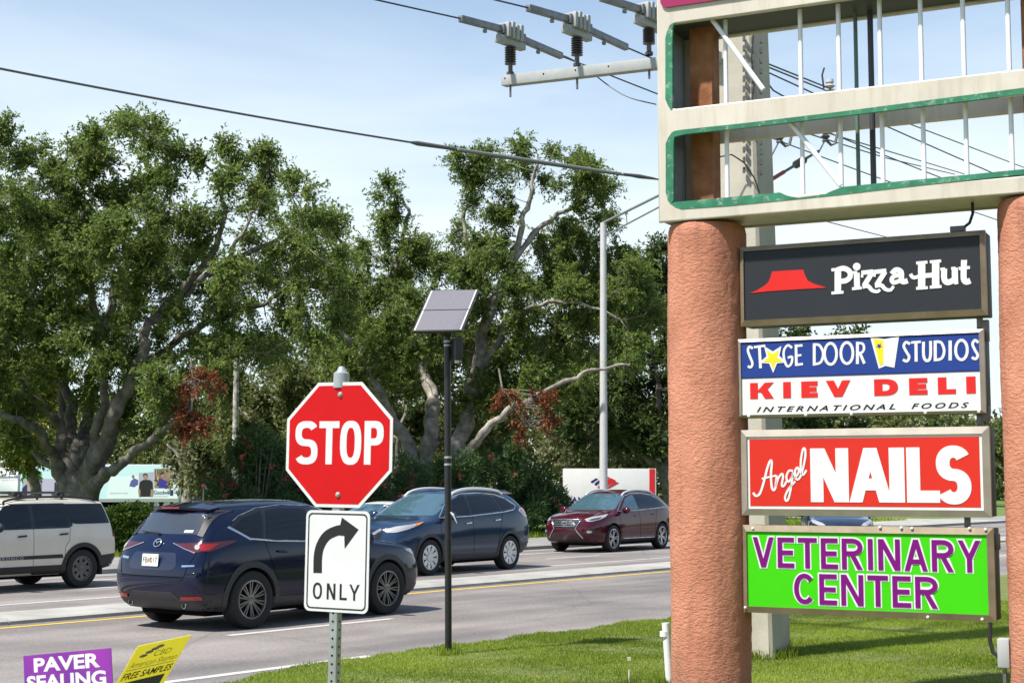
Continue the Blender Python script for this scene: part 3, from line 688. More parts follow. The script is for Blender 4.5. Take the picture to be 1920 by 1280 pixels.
# --- boxy off-white off-roader
def boxy_suv():
    P = params(crease={6: .5, 8: .55}, top=[(-2.2, 1.70), (-1.8, 1.75), (-1.0, 1.78), (-.1, 1.77), (.42, 1.73), (.92, 1.22), (1.1, 1.17), (1.8, 1.11), (2.2, 1.05)],
        X=[-2.2, -2.1, -1.85, -1.34, -.8, -.2, .38, .64, .90, 1.15, 1.5, 1.87, 2.1, 2.2], axles=(-1.335, 1.335), rw=.375, rr=.235, rarch=.435,
        belt=[(-2.2, 1.17), (-1.3, 1.17), (0, 1.15), (1.0, 1.13), (1.5, 1.10), (2.2, 1.02)],
        wmax=[(-2.2, .86), (-1.95, .925), (-1.35, .935), (0, .925), (1.35, .935), (1.8, .92), (2.1, .88), (2.2, .82)],
        wbelt=[(-2.2, .80), (-1.95, .885), (-1.35, .90), (0, .90), (1.35, .89), (1.8, .87), (2.2, .78)],
        wroof=[(-2.2, .66), (-1.5, .70), (0, .71), (.38, .69), (.9, .80), (1.3, .80), (1.8, .78), (2.2, .7)],
        crown=[(-2.2, .045), (2.2, .045)], hip=.74,
        rshift=[.10, .10, .10, .03, -.03, -.02, .04, .12, .20, .19, .18], rbulge=.05, fbulge=.06, tumble=.02,
        sill=[(-2.2, .36), (-1.9, .32), (-1.3, .27), (1.3, .27), (2.2, .32)])
    c = empty('boxy_suv', None, 'boxy off-white off-road SUV with black roof rack at the left edge of the photo', 'suv', 'cars on the road')
    pm = mat('off white paint', (.66, .61, .51), rough=.3, coat=.4, var=.03, vscale=3)
    b, bv = car_body(P, 'body', pm, c); underbody(c, P, .25); wheels(c, P, 'holes', DALU)
    for s, V_ in ((1, 'R'), (-1, 'L')):
        patch('window', [(.78, 1.19), (.42, 1.60), (.34, 1.625), (-.12, 1.63), (-.12, 1.20)], V_, bv, GLASS, c, off=.006, r=.03)
        patch('window', [(-.22, 1.205), (-.22, 1.63), (-.86, 1.635), (-.98, 1.62), (-1.0, 1.24), (-.94, 1.205)], V_, bv, GLASS, c, off=.006, r=.03)
        patch('window', [(-1.06, 1.27), (-.96, 1.645), (-1.93, 1.64), (-2.05, 1.25), (-1.2, 1.25)], V_, bv, GLASS, c, off=.006, r=.02)
        patch('window_surround', [(.86, 1.165), (.46, 1.63), (.36, 1.655), (-.98, 1.66), (-1.10, 1.22), (-1.0, 1.175)], V_, bv, BLKGL, c, off=.002, r=.03)
        for ax in P['axles']: patch('wheel_arch', ring_poly(ax, P['rw'], .425, .51, .30), V_, bv, BLKPL, c, off=.016, depth=.06, cell=.05)
        patch('sill_cladding', [(-.95, .27), (.95, .27), (.93, .47), (-.93, .47)], V_, bv, BLKPL, c, off=.010)
        patch('side_stripe', [(-.86, .60), (.86, .60), (.86, .66), (-.84, .675)], V_, bv, BLKPL, c, off=.005)
        patch('rear_corner_cladding', [(-2.35, .32), (-1.80, .32), (-1.78, .62), (-2.35, .66)], V_, bv, BLKPL, c, off=.010)
        patch('tail_lamp', [(-2.3, .98), (-2.10, .98), (-2.10, 1.20), (-2.3, 1.20)], V_, bv, TAILR, c, off=.010)
        patch('headlamp', [(1.95, .85), (2.3, .85), (2.3, 1.0), (1.95, 1.0)], V_, bv, LENS, c, off=.010)
        handle(bv, c, V_, -.86, 1.06, BLKPL, wd=.2, h_=.035); handle(bv, c, V_, .10, 1.04, BLKPL, wd=.2, h_=.035)
        seams(c, P, bv, [[(-.17, 1.18), (-.17, .47)], [(-1.03, 1.18), (-1.0, .95), (-.9, .8), (-.9, .47)], [(.85, 1.15), (.88, .47)]], V_)
        w_ = []
        for x in np.linspace(-1.75, .36, 12):
            p, n = hit(bv, 'T', x, s*.66); w_.append(p + Vector((0, 0, .05)))
        mb = MB().tube(w_, .022, 8)
        for q in (w_[0], w_[4], w_[7], w_[-1]): mb.tube([q, q - Vector((0, 0, .09))], .024, 8)
        mb.build('roof_rail', BLKPL, c, smooth=True)
    for x in (-1.0, .0):
        mb = MB().tube([(x, -.66, 1.80), (x, -.5, 1.86), (x, .5, 1.86), (x, .66, 1.80)], .024, 8); mb.build('roof_crossbar', BLKPL, c, smooth=True)
        mb = MB().box(x-.10, .42, 1.80, x+.10, .62, 1.885); mb.build('rack_clamp', BLKPL, c, bevel=.03)
    pth = [(-1.75, .50, 1.84), (-1.2, .52, 1.875), (-.3, .52, 1.88), (.3, .50, 1.86)]
    MB().tube(pth, .012, 6).tube([(p[0], -p[1], p[2]) for p in pth], .012, 6).build('roof_rack_bar', BLKPL, c, smooth=True)
    mirror_part(c, .72, .93, 1.22, BLKPL, 1.15)
    p, n = hit(bv, 'L', .34, .628)
    tx = font_text('side_lettering', 'BRONCO', -.28, -.026, .28, .026, 0, mat('grey lettering', (.4, .4, .4)), c, off=.02, space=1.3, th=.001)
    tx.matrix_basis = frame(Vector((.34, p.y + .010, .63)), (-1, 0, 0), (0, 0, 1), (0, 1, 0))
    patch('windshield', [(-.78, 1.19), (.78, 1.19), (.70, 1.66), (-.70, 1.66)], 'F', bv, GLASS, c, off=.004, r=.05)
    patch('rear_window', [(-.68, 1.26), (.68, 1.26), (.62, 1.60), (-.62, 1.60)], 'B', bv, GLASS, c, off=.005, r=.05)
    patch('grille', [(-.76, .80), (.76, .80), (.76, 1.0), (-.76, 1.0)], 'F', bv, BLKPL, c, off=.006)
    fl = MB().box(-1.80, .80, .24, -1.77, .94, .42).box(-1.80, -.94, .24, -1.77, -.80, .42).build('mud_flap', RUBBER, c)
    return c

# --- low saloons
def saloon(name, label, pm, kz=1.):
    P = params(crease={6: .3}, X=[-2.35, -2.2, -1.95, -1.4, -.8, -.2, .2, .6, 1.0, 1.25, 1.6, 1.95, 2.2, 2.33], axles=(-1.40, 1.40), rw=.33, rr=.225, rarch=.375,
        top=[(-2.35, 1.02), (-1.95, 1.06), (-1.65, 1.10), (-.85, 1.41), (-.2, 1.45), (.15, 1.43), (1.05, 1.0), (1.25, .96), (1.9, .90), (2.2, .84), (2.33, .81)],
        belt=[(-2.35, .95), (-1.3, .96), (0, .92), (1.0, .89), (1.6, .84), (2.1, .79), (2.33, .73)],
        wroof=[(-2.35, .60), (-1.6, .68), (-.85, .58), (0, .58), (.15, .57), (1.0, .74), (1.3, .72), (1.9, .68), (2.33, .5)],
        sill=[(-2.35, .28), (-1.9, .22), (-1.3, .17), (1.3, .17), (2.1, .18), (2.33, .22)],
        rshift=[.12, .12, .12, .04, -.03, -.02, .02, .06, .10, .09, .08], rfall=(1, .5, .1))
    for k_ in ('top', 'belt', 'sill'): P[k_] = [(a, b*kz) for a, b in P[k_]]
    P['rw'] *= kz; P['rr'] *= kz; P['rarch'] *= kz
    c = empty(name, None, label, 'car', 'cars on the road')
    b, bv = car_body(P, 'body', pm, c); underbody(c, P, .16); wheels(c, P, 'twin5', ALU)
    for s, V_ in ((1, 'R'), (-1, 'L')):
        dlo = [(a, b*kz) for a, b in [(.92, .955), (.55, 1.18), (.22, 1.33), (-.2, 1.385), (-.75, 1.36), (-1.2, 1.20), (-1.5, 1.03), (-.8, .995), (0, .97)]]
        patch('window', dlo, V_, bv, GLASS, c, off=.004, r=.04)
        trim('window_pillar', [(a, b*kz) for a, b in [(-.18, .98), (-.18, 1.38)]], V_, bv, BLKGL, c, r=.025, off=.0)
        Fv = 'FR' if V_ == 'R' else 'FL'
        zz = lambda q: [(a, b*kz) for a, b in q]
        patch('headlamp', zz([(.62, .855), (.90, .82), (1.20, .765), (1.34, .72), (1.28, .69), (1.06, .72), (.80, .77)]), Fv, bv, LENS, c, off=.010, cell=.04)
        trim('running_lamp', zz([(1.18, .68), (1.08, .60), (1.20, .53)]), Fv, bv, LENS, c, r=.016, off=.01)
        handle(bv, c, V_, -.86, .86*kz, pm); handle(bv, c, V_, .10, .84*kz, pm)
        seams(c, P, bv, [[(a, b*kz) for a, b in [(-.17, .96), (-.17, .3)]], [(a, b*kz) for a, b in [(.95, .93), (.95, .32)]], [(a, b*kz) for a, b in [(-1.1, .96), (-.98, .6), (-.95, .3)]]], V_)
    mirror_part(c, .80, .88, .98*kz, pm)
    patch('windshield', [(a, b*kz) for a, b in [(-.74, .98), (.74, .98), (.57, 1.36), (-.57, 1.36)]], 'F', bv, CLEARG, c, off=.004, r=.06)
    patch('grille', [(a, b*kz) for a, b in [(-.40, .48), (.40, .48), (.46, .66), (-.46, .66)]], 'F', bv, BLKGL, c, off=.006, r=.03)
    p, n = hit(bv, 'F', 0, .62*kz)
    mb = MB().tube([(p.x+.02, .07*math.cos(a), .62*kz + .05*math.sin(a)) for a in np.linspace(0, 2*math.pi, 21)[:-1]], .009, 6, closed=True).tube([(p.x+.02, -.04, .62*kz), (p.x+.02, .04, .62*kz)], .012, 6)
    mb.build('emblem', CHROME, c, smooth=True)
    patch('lower_grille', [(a, b*kz) for a, b in [(-.6, .24), (.6, .24), (.66, .40), (-.66, .40)]], 'F', bv, BLKPL, c, off=.006)
    return c
# ------------------------------------------------------------------ ground, road
def strip(name, u0, u1, v0, v1, z, m, n=1, kind='structure', dz=0., th=None):
    mb = MB()
    a, b, c, d = UV(u0, v0, z), UV(u1, v0, z), UV(u1, v1, z+dz), UV(u0, v1, z+dz)
    if th: mb.add([a, b, c, d] + [p - Vector((0, 0, th)) for p in (a, b, c, d)], [(0,1,2,3), (7,6,5,4), (0,4,5,1), (1,5,6,2), (2,6,7,3), (3,7,4,0)])
    else: mb.add([a, b, c, d], [(0, 1, 2, 3)])
    return tag(mb.build(name, m), kind=kind)
def asphalt_mat():
    m = bpy.data.materials.new('asphalt'); m.use_nodes = True; t = m.node_tree; l = t.links.new; b = t.nodes['Principled BSDF']; b.inputs['Roughness'].default_value = .85
    tcn = t.nodes.new('ShaderNodeTexCoord'); rot = t.nodes.new('ShaderNodeMapping'); rot.inputs['Rotation'].default_value = (0, 0, -FWD); l(tcn.outputs['Object'], rot.inputs[0])
    st = t.nodes.new('ShaderNodeMapping'); st.inputs['Scale'].default_value = (.06, .9, 1); l(rot.outputs[0], st.inputs[0])
    a = t.nodes.new('ShaderNodeTexNoise'); a.inputs['Scale'].default_value = 1.1; a.inputs['Detail'].default_value = 6; l(st.outputs[0], a.inputs['Vector'])
    g = t.nodes.new('ShaderNodeTexNoise'); g.inputs['Scale'].default_value = 22; g.inputs['Detail'].default_value = 5; g.inputs['Roughness'].default_value = .85; l(tcn.outputs['Object'], g.inputs['Vector'])
    big = t.nodes.new('ShaderNodeTexNoise'); big.inputs['Scale'].default_value = .45; big.inputs['Detail'].default_value = 8; l(tcn.outputs['Object'], big.inputs['Vector'])
    r1 = t.nodes.new('ShaderNodeValToRGB'); r1.color_ramp.elements[0].position = .3; r1.color_ramp.elements[1].position = .7
    r1.color_ramp.elements[0].color = (.166, .149, .139, 1); r1.color_ramp.elements[1].color = (.286, .257, .238, 1); l(a.outputs['Fac'], r1.inputs[0])
    r2 = t.nodes.new('ShaderNodeValToRGB'); r2.color_ramp.elements[0].position = .30; r2.color_ramp.elements[1].position = .72
    r2.color_ramp.elements[0].color = (.50, .50, .50, 1); r2.color_ramp.elements[1].color = (1.40, 1.40, 1.40, 1); l(g.outputs['Fac'], r2.inputs[0])
    r3 = t.nodes.new('ShaderNodeValToRGB'); r3.color_ramp.elements[0].position = .38; r3.color_ramp.elements[1].position = .6
    r3.color_ramp.elements[0].color = (.74, .74, .75, 1); r3.color_ramp.elements[1].color = (1.06, 1.05, 1.04, 1); l(big.outputs['Fac'], r3.inputs[0])
    m1 = t.nodes.new('ShaderNodeMixRGB'); m1.blend_type = 'MULTIPLY'; m1.inputs[0].default_value = 1; l(r1.outputs[0], m1.inputs[1]); l(r2.outputs[0], m1.inputs[2])
    m2 = t.nodes.new('ShaderNodeMixRGB'); m2.blend_type = 'MULTIPLY'; m2.inputs[0].default_value = 1; l(m1.outputs[0], m2.inputs[1]); l(r3.outputs[0], m2.inputs[2])
    # thin cracks
    wv = t.nodes.new('ShaderNodeTexVoronoi'); wv.feature = 'DISTANCE_TO_EDGE'; wv.inputs['Scale'].default_value = .35
    ds = t.nodes.new('ShaderNodeMixRGB'); ds.inputs[0].default_value = .22; l(tcn.outputs['Object'], ds.inputs[1]); l(big.outputs['Color'], ds.inputs[2]); l(ds.outputs[0], wv.inputs['Vector'])
    r4 = t.nodes.new('ShaderNodeValToRGB'); r4.color_ramp.elements[0].position = .002; r4.color_ramp.elements[1].position = .006
    r4.color_ramp.elements[0].color = (.80, .80, .80, 1); r4.color_ramp.elements[1].color = (1, 1, 1, 1); l(wv.outputs['Distance'], r4.inputs[0])
    m3 = t.nodes.new('ShaderNodeMixRGB'); m3.blend_type = 'MULTIPLY'; m3.inputs[0].default_value = 1; l(m2.outputs[0], m3.inputs[1]); l(r4.outputs[0], m3.inputs[2])
    l(m3.outputs[0], b.inputs['Base Color'])
    bp = t.nodes.new('ShaderNodeBump'); bp.inputs['Strength'].default_value = .5; bp.inputs['Distance'].default_value = .01; l(g.outputs['Fac'], bp.inputs['Height']); l(bp.outputs[0], b.inputs['Normal'])
    return m
CONC = mat('concrete', (.27, .26, .235), rough=.85, col2=(.40, .39, .355), vscale=1.2, bump=.2, bscale=40, detail=10)
GREYC = mat('grey concrete', (.20, .198, .19), rough=.9, col2=(.28, .275, .265), vscale=1.0, bump=.2, bscale=40, detail=9)
WPAINT = mat('white road paint', (.48, .47, .45), rough=.7, var=.12, vscale=14, detail=9)
YPAINT = mat('yellow road paint', (.62, .40, .06), rough=.7, var=.14, vscale=10, detail=9)
LAWN = mat('lawn soil', (.085, .11, .02), rough=.95, col2=(.18, .20, .05), vscale=2.5, bump=.6, bscale=30, detail=10)
FARLAWN = mat('far lawn', (.075, .13, .02), rough=.95, col2=(.13, .19, .04), vscale=.6, bump=.6, bscale=20, detail=10)
tag(MB().add([(-1500, -300, -.06), (1500, -300, -.06), (1500, 2500, -.06), (-1500, 2500, -.06)], [(0, 1, 2, 3)]).build('ground', FARLAWN), kind='structure')
strip('road', -120, 900, 11.2, 26.8, 0, asphalt_mat())
lw = MB(); LE = [(-60, 11.05), (9, 11.10), (10, 11.28), (11.7, 11.70), (900, 11.72)]
top_ = [UV(u, v, .012) for u, v in LE] + [UV(900, -40, .012), UV(-60, -40, .012)]; n_ = len(top_)
lw.add(top_ + [p - Vector((0, 0, .07)) for p in top_], [tuple(range(n_))[::-1], tuple(range(n_, 2*n_))] + [(i, (i+1) % n_, n_+(i+1) % n_, n_+i) for i in range(n_)])
tag(lw.build('lawn', LAWN), kind='structure')
strip('edge_line', -60, 12.6, 11.76, 11.90, .004, WPAINT)
lm = MB()
for k in range(-3, 12):
    u0 = 13.15 + k*12.2
    lm.add([UV(u0, 14.74, .004), UV(u0+3.05, 14.74, .004), UV(u0+3.05, 14.88, .004), UV(u0, 14.88, .004)], [(0, 1, 2, 3)])
tag(lm.build('lane_line', WPAINT), kind='structure')
strip('centre_line', -60, 400, 17.84, 17.98, .004, YPAINT)
strip('median_gutter', -60, 400, 18.02, 18.24, .003, mat('gutter', (.17, .16, .15), rough=.9, var=.2, vscale=6))
# median: separate slabs along the road with open joints
md = MB()
for k in range(-6, 40):
    u0 = 3.0 + k*3.1; u1 = u0 + 3.085
    pr = [(18.22, -.02), (18.23, .05), (18.29, .075), (18.8, .085), (19.36, .075), (19.42, .05), (19.43, -.02)]
    a = [UV(u0, v, z) for v, z in pr]; b = [UV(u1, v, z) for v, z in pr]; n_ = len(pr)
    md.add(a + b, [tuple(range(n_)), tuple(range(n_, 2*n_))[::-1]] + [(i, n_+i, n_+i+1, i+1) for i in range(n_-1)])
tag(md.build('median_kerb', CONC, smooth=True, sharp=30), kind='structure')
strip('far_edge_line', -60, 400, 21.2, 21.34, .004, WPAINT)
lm = MB()
for k in range(-6, 30):
    u0 = 17.2 + k*7.0
    lm.add([UV(u0, 23.24, .004), UV(u0+2.4, 23.24, .004), UV(u0+2.4, 23.37, .004), UV(u0, 23.37, .004)], [(0, 1, 2, 3)])
tag(lm.build('far_lane_line', WPAINT), kind='structure')
strip('outer_edge_line', -60, 400, 25.18, 25.32, .004, WPAINT)
strip('far_gutter', -60, 900, 26.2, 26.8, .004, GREYC)
strip('far_pavement', -120, 900, 26.8, 30.9, .10, GREYC, th=.16)
strip('far_verge', -120, 900, 30.9, 700, .09, FARLAWN, th=.14)
strip('side_drive', 62, 74, 26.8, 60, .112, CONC)

g1_, g2_, g3_ = gnd(841, 1228), gnd(1421, 1231), gnd(1180, 1300)
A_ = R(26.4); c1_ = Vector((1.8544, 12.5, 0)) + Vector((math.cos(A_), -math.sin(A_), 0))*-.21 - Vector((-math.sin(A_), -math.cos(A_), 0))*.12
c2_ = c1_ + Vector((math.cos(A_), -math.sin(A_), 0))*2.6
FEETXY = [(g1_, .04), (g2_, .29), (g3_, .012), (c1_, .33), (c2_, .33), (gnd(1258, 1296), .04)]
# grass blades on the near lawn (nobody could count them)
def grass(name, n, box, hmin, hmax, wd, seed, ok, m):
    rg = np.random.default_rng(seed)
    x = rg.uniform(box[0], box[1], n); y = rg.uniform(box[2], box[3], n); k = ok(x, y, rg); x, y = x[k], y[k]; n = len(x)
    cl = np.sin(x*2.1 + np.sin(y*1.7)*1.3)*np.cos(y*2.6 + x*.8)*.5 + .5
    h = rg.uniform(hmin, hmax, n)*(.55 + .6*cl)*np.where(rg.random(n) < .02, 1.9, 1); a = rg.uniform(0, 2*np.pi, n); ln = rg.normal(0, .45, n)*h; a2 = rg.uniform(0, 2*np.pi, n)
    b = np.stack([x, y, np.full(n, .0)], 1); d = np.stack([np.cos(a), np.sin(a), np.zeros(n)], 1)*wd*rg.uniform(.6, 1.3, n)[:, None]
    tip = b + np.stack([np.cos(a2)*ln, np.sin(a2)*ln, h], 1); mid = b + (tip - b)*.55 + np.stack([np.zeros(n), np.zeros(n), h*.08], 1)
    V = np.stack([b - d, b + d, mid + d*.7, tip, mid - d*.7], 1).reshape(-1, 3)
    F = np.arange(n*5).reshape(n, 5)
    pt = np.sin(x*.9 + y*.35 + seed)*np.sin(y*.8 - x*.3) + .5*np.sin(x*2.7 + 1)*np.sin(y*2.2)
    tint = np.clip(rg.beta(2, 2.4, n)*.7 + .25*(cl - .5) + .30*pt + (rg.random(n) < .05)*.4, 0, 1)
    return tag(np_mesh(name, V, F, m, tint=tint), 'short green lawn grass running along the near side of the road', 'grass', kind='stuff')
GRASSM = leafmat('grass blade', (.125, .195, .012), (.400, .490, .075), .45)
def near_ok(x, y, rg):
    v = RN.x*x + RN.y*y; u = RD.x*x + RD.y*y; e = 11.78 - np.clip((11.7 - u)*.27, 0, .70) + .07*np.sin(x*5.1) + .05*np.sin(x*13 + y*3) + rg.normal(0, .03, len(x))
    return (v < e) & (x > -y*.40 - .5) & (x < y*.60 + 1)
grass('lawn_grass', 1250000 if not QUICK else 60000, (-6.5, 15, 12.6, 25), .020, .044, .0044, 3, near_ok, GRASSM)
FEET = [(SP_[0], SP_[1], r_) for SP_, r_ in FEETXY]
def foot_ok(x, y, rg):
    k = np.zeros(len(x), bool)
    for fx_, fy_, r_ in FEET:
        d = np.hypot(x - fx_, y - fy_); k |= (d > r_) & (d < r_ + .02 + np.abs(rg.normal(0, .07, len(x))))
    return k
t_ = grass('trimming_tufts', 900000 if not QUICK else 60000, (-2.5, 6, 9, 18.5), .06, .15, .005, 8, foot_ok, GRASSM)
t_['label'] = 'longer untrimmed grass round the feet of the posts and columns'
def far_ok(x, y, rg):
    v = RN.x*x + RN.y*y
    return (v > 30.9) & (v < 36) & (np.abs(x) < y*.40 + 1)
g2 = grass('verge_grass', 260000 if not QUICK else 20000, (-16, 26, 25, 75), .12, .22, .02, 4, far_ok, GRASSM)
g2['label'] = 'rough green verge grass beyond the far pavement'
g2.location.z = .09

# ------------------------------------------------------------------ the pylon sign
ANG = R(26.4); SD = Vector((math.cos(ANG), -math.sin(ANG), 0)); SN = Vector((-math.sin(ANG), -math.cos(ANG), 0)); SU = Vector((0, 0, 1))
SP0 = Vector((1.8544, 12.5, 0)); SF = frame(SP0, SD, SU, SN)
def sp(px, py, off=0.):
    q = onpl(px, py, SP0 + SN*off, SN); return ((q - SP0).dot(SD), q.z)
def spp(pts, off=0., crop=None):
    if crop: pts = [(crop[0] + x*crop[2], crop[1] + y*crop[2]) for x, y in pts]
    return [sp(x, y, off) for x, y in pts]
C2 = (1220, 400, 700/1920); C3 = (1220, 780, 700/1792); C1 = (1220, 0, 700/1920)
def sgn_empty(name, s, z, off, label, cat, group=None):
    return empty(name, SF @ Matrix.Translation((s, z, off)), label, cat, group)
STUCCO = mat('terracotta stucco', (.41, .158, .094), rough=.9, col2=(.545, .230, .145), vscale=2.2, detail=10)
if 1:   # trowelled relief
    t = STUCCO.node_tree; b = t.nodes['Principled BSDF']; l = t.links.new
    tcn = t.nodes.new('ShaderNodeTexCoord'); mp2 = t.nodes.new('ShaderNodeMapping'); mp2.inputs['Scale'].default_value = (1, 1, 1.9); l(tcn.outputs['Object'], mp2.inputs[0])
    n1 = t.nodes.new('ShaderNodeTexNoise'); n1.inputs['Scale'].default_value = 25; n1.inputs['Detail'].default_value = 5; n1.inputs['Roughness'].default_value = .55; n1.inputs['Distortion'].default_value = .6; l(mp2.outputs[0], n1.inputs['Vector'])
    # weather streaks and a splashed foot
    def blend(fac, col):
        src = b.inputs['Base Color'].links[0].from_socket; q = t.nodes.new('ShaderNodeMixRGB'); q.inputs[2].default_value = (*col, 1); l(fac, q.inputs[0]); l(src, q.inputs[1]); l(q.outputs[0], b.inputs['Base Color'])
    mp3 = t.nodes.new('ShaderNodeMapping'); mp3.inputs['Scale'].default_value = (5, 5, .35); l(tcn.outputs['Object'], mp3.inputs[0])
    n3 = t.nodes.new('ShaderNodeTexNoise'); n3.inputs['Scale'].default_value = 2.2; n3.inputs['Detail'].default_value = 6; l(mp3.outputs[0], n3.inputs['Vector'])
    r3_ = t.nodes.new('ShaderNodeValToRGB'); r3_.color_ramp.elements[0].position = .52; r3_.color_ramp.elements[1].position = .72; r3_.color_ramp.elements[0].color = (0, 0, 0, 1); r3_.color_ramp.elements[1].color = (.5, .5, .5, 1); l(n3.outputs['Fac'], r3_.inputs[0])
    blend(r3_.outputs[0], (.22, .095, .065))
    sx = t.nodes.new('ShaderNodeSeparateXYZ'); l(tcn.outputs['Object'], sx.inputs[0]); ad = t.nodes.new('ShaderNodeMath'); ad.operation = 'MULTIPLY_ADD'; ad.inputs[1].default_value = 1.3; l(n3.outputs['Fac'], ad.inputs[0]); l(sx.outputs['Z'], ad.inputs[2])
    m4 = t.nodes.new('ShaderNodeMapRange'); m4.inputs['From Min'].default_value = .65; m4.inputs['From Max'].default_value = 1.25; m4.inputs['To Min'].default_value = .55; m4.inputs['To Max'].default_value = 0; l(ad.outputs[0], m4.inputs['Value'])
    blend(m4.outputs[0], (.15, .085, .06))
    rr = t.nodes.new('ShaderNodeValToRGB'); rr.color_ramp.elements[0].position = .36; rr.color_ramp.elements[1].position = .58; l(n1.outputs['Fac'], rr.inputs[0])
    bp = t.nodes.new('ShaderNodeBump'); bp.inputs['Strength'].default_value = .5; bp.inputs['Distance'].default_value = .011; l(rr.outputs[0], bp.inputs['Height']); l(bp.outputs[0], b.inputs['Normal'])
PR = .328; PO = -.12
s1 = sp(1328, 800, PO)[0]; s2 = sp(1876, 800, PO)[0] + PR*1.06
zt = sp(1322, 426, PO)[1]
for s, lb in ((s1, 'left terracotta stucco column holding up the shop signs'), (s2, 'right terracotta stucco column cut by the photo edge')):
    base = SP0 + SD*s + SN*PO
    rg = np.random.default_rng(int(s*10)+5); nn, mm = 96, 130; A = np.linspace(0, 2*np.pi, nn, endpoint=False); Z = np.linspace(-.3, zt, mm)
    aa, zz = np.meshgrid(A, Z); rad = PR + .004*np.sin(aa*3 + zz*2.1) + .003*np.sin(aa*5 - zz*4.3) + rg.normal(0, .0016, aa.shape)
    rad[-1] -= .02; rad[-2] -= .006
    V = np.stack([rad*np.cos(aa), rad*np.sin(aa), zz], -1).reshape(-1, 3)
    i = np.arange(mm-1)[:, None]*nn; j = np.arange(nn)[None, :]; j2 = (j+1) % nn
    F = np.stack([i+j, i+j2, i+nn+j2, i+nn+j], -1).reshape(-1, 4)
    V = np.vstack([V, [[0, 0, zt]]]); top = (mm-1)*nn
    o = np_mesh('stucco_column', V, F, STUCCO, smooth=True); o.location = (base.x, base.y, 0)
    cap = MB().lathe([(0, zt-.004), (PR-.02, zt-.004)], 48).build('column_top', STUCCO, o)
    tag(o, lb, 'column', 'columns of the shop sign')
def curve_plate(name, outer, holes, z0, z1, m, parent, bevel=0.):
    c = bpy.data.curves.new(name, 'CURVE'); c.dimensions = '2D'; c.fill_mode = 'BOTH'; c.extrude = (z1-z0)/2 - bevel; c.bevel_depth = bevel; c.bevel_resolution = 1
    for pl in [outer] + holes:
        s = c.splines.new('POLY'); s.points.add(len(pl)-1); s.use_cyclic_u = True
        for q, p in zip(s.points, pl): q.co = (p[0], p[1], 0, 1)
    o = bpy.data.objects.new(name, c); COL.objects.link(o); dg = bpy.context.evaluated_depsgraph_get(); dg.update()
    me = bpy.data.meshes.new_from_object(o.evaluated_get(dg)); bpy.data.objects.remove(o)
    for v in me.vertices: v.co.z += (z0+z1)/2
    me.materials.clear(); return link(name, me, m, parent)
def grime(m, col, amt=.35, sc=(3, 3, .3), lo=.5, hi=.75):
    t = m.node_tree; l = t.links.new; b = t.nodes['Principled BSDF']; tcn = t.nodes.new('ShaderNodeTexCoord'); mp_ = t.nodes.new('ShaderNodeMapping'); mp_.inputs['Scale'].default_value = sc; l(tcn.outputs['Object'], mp_.inputs[0])
    n_ = t.nodes.new('ShaderNodeTexNoise'); n_.inputs['Scale'].default_value = 3; n_.inputs['Detail'].default_value = 9; n_.inputs['Roughness'].default_value = .65; l(mp_.outputs[0], n_.inputs['Vector'])
    r_ = t.nodes.new('ShaderNodeValToRGB'); r_.color_ramp.elements[0].position = lo; r_.color_ramp.elements[1].position = hi; r_.color_ramp.elements[0].color = (0, 0, 0, 1); r_.color_ramp.elements[1].color = (amt, amt, amt, 1); l(n_.outputs['Fac'], r_.inputs[0])
    q = t.nodes.new('ShaderNodeMixRGB'); q.inputs[2].default_value = (*col, 1); l(r_.outputs[0], q.inputs[0])
    i = b.inputs['Base Color']
    if i.links: l(i.links[0].from_socket, q.inputs[1])
    else: q.inputs[1].default_value = i.default_value
    l(q.outputs[0], i); return m
# upper cabinet
CREAM = mat('cream enamel', (.50, .455, .385), rough=.45, col2=(.60, .55, .475), vscale=1.3, detail=8)
grime(CREAM, (.30, .25, .19), .5, (3, .35, 3), .48, .75)
CREAMIN = mat('grey cabinet inside', (.20, .20, .21), rough=.6, var=.25, vscale=3)
GREEN = mat('green acrylic', (.012, .125, .062), rough=.5, col2=(.022, .21, .105), vscale=7, detail=8)
grime(GREEN, (.40, .44, .38), .7, (5, 5, 5), .55, .68)
RUST = mat('rusty steel', (.19, .065, .022), rough=.85, col2=(.36, .16, .07), vscale=5, bump=.3, bscale=30, detail=9)
TUBE = mat('white lamp tube', (.80, .80, .86), rough=.35)
CO = .20; CD = .62
cab = sgn_empty('sign_cabinet', s1, zt, 0, 'cream double-row sign cabinet with both faces missing, on top of the two columns', 'sign cabinet')
def cp(px, py, off=CO): 
    a = sp(px, py, off); return (a[0] - s1, a[1] - zt)
xl = cp(1236, 300)[0]; xr = (s2 - s1) + (-xl); zb = cp(1238, 414)[1]
o1l, o1b = cp(1252, 100)[0], cp(1253, 208)[1]; o1t = cp(1252, 44)[1]
o2t, o2b = cp(1256, 246)[1], cp(1256, 388)[1]
z_top = o1t + .62
orr = xr - (o1l - xl)
outer = [(xl, zb), (xr, zb), (xr, z_top + .35), (xl, z_top + .35)]
holes = [rrect(o1l, o1b, orr, o1t, .07), rrect(o1l, o2b, orr, o2t, .07)]
curve_plate('front_frame', outer, holes, CO-.055, CO, CREAM, cab, bevel=.012)
curve_plate('back_frame', outer, holes, CO-CD, CO-CD+.055, CREAM, cab, bevel=.012)
a, b_ = CO-CD+.056, CO-.056
MB().box(xl, zb, a, xl+.03, z_top+.35, b_).build('side_wall', CREAMIN, cab); MB().box(xr-.03, zb, a, xr, z_top+.35, b_).build('side_wall', CREAMIN, cab)
MB().box(xl+.031, zb, a, xr-.031, zb+.03, b_).build('floor_pan', CREAM, cab)
MB().box(xl+.031, o1t+.01, a, xr-.031, o1t+.05, b_).build('header_pan', mat('dark header', (.05, .052, .055), rough=.6), cab)
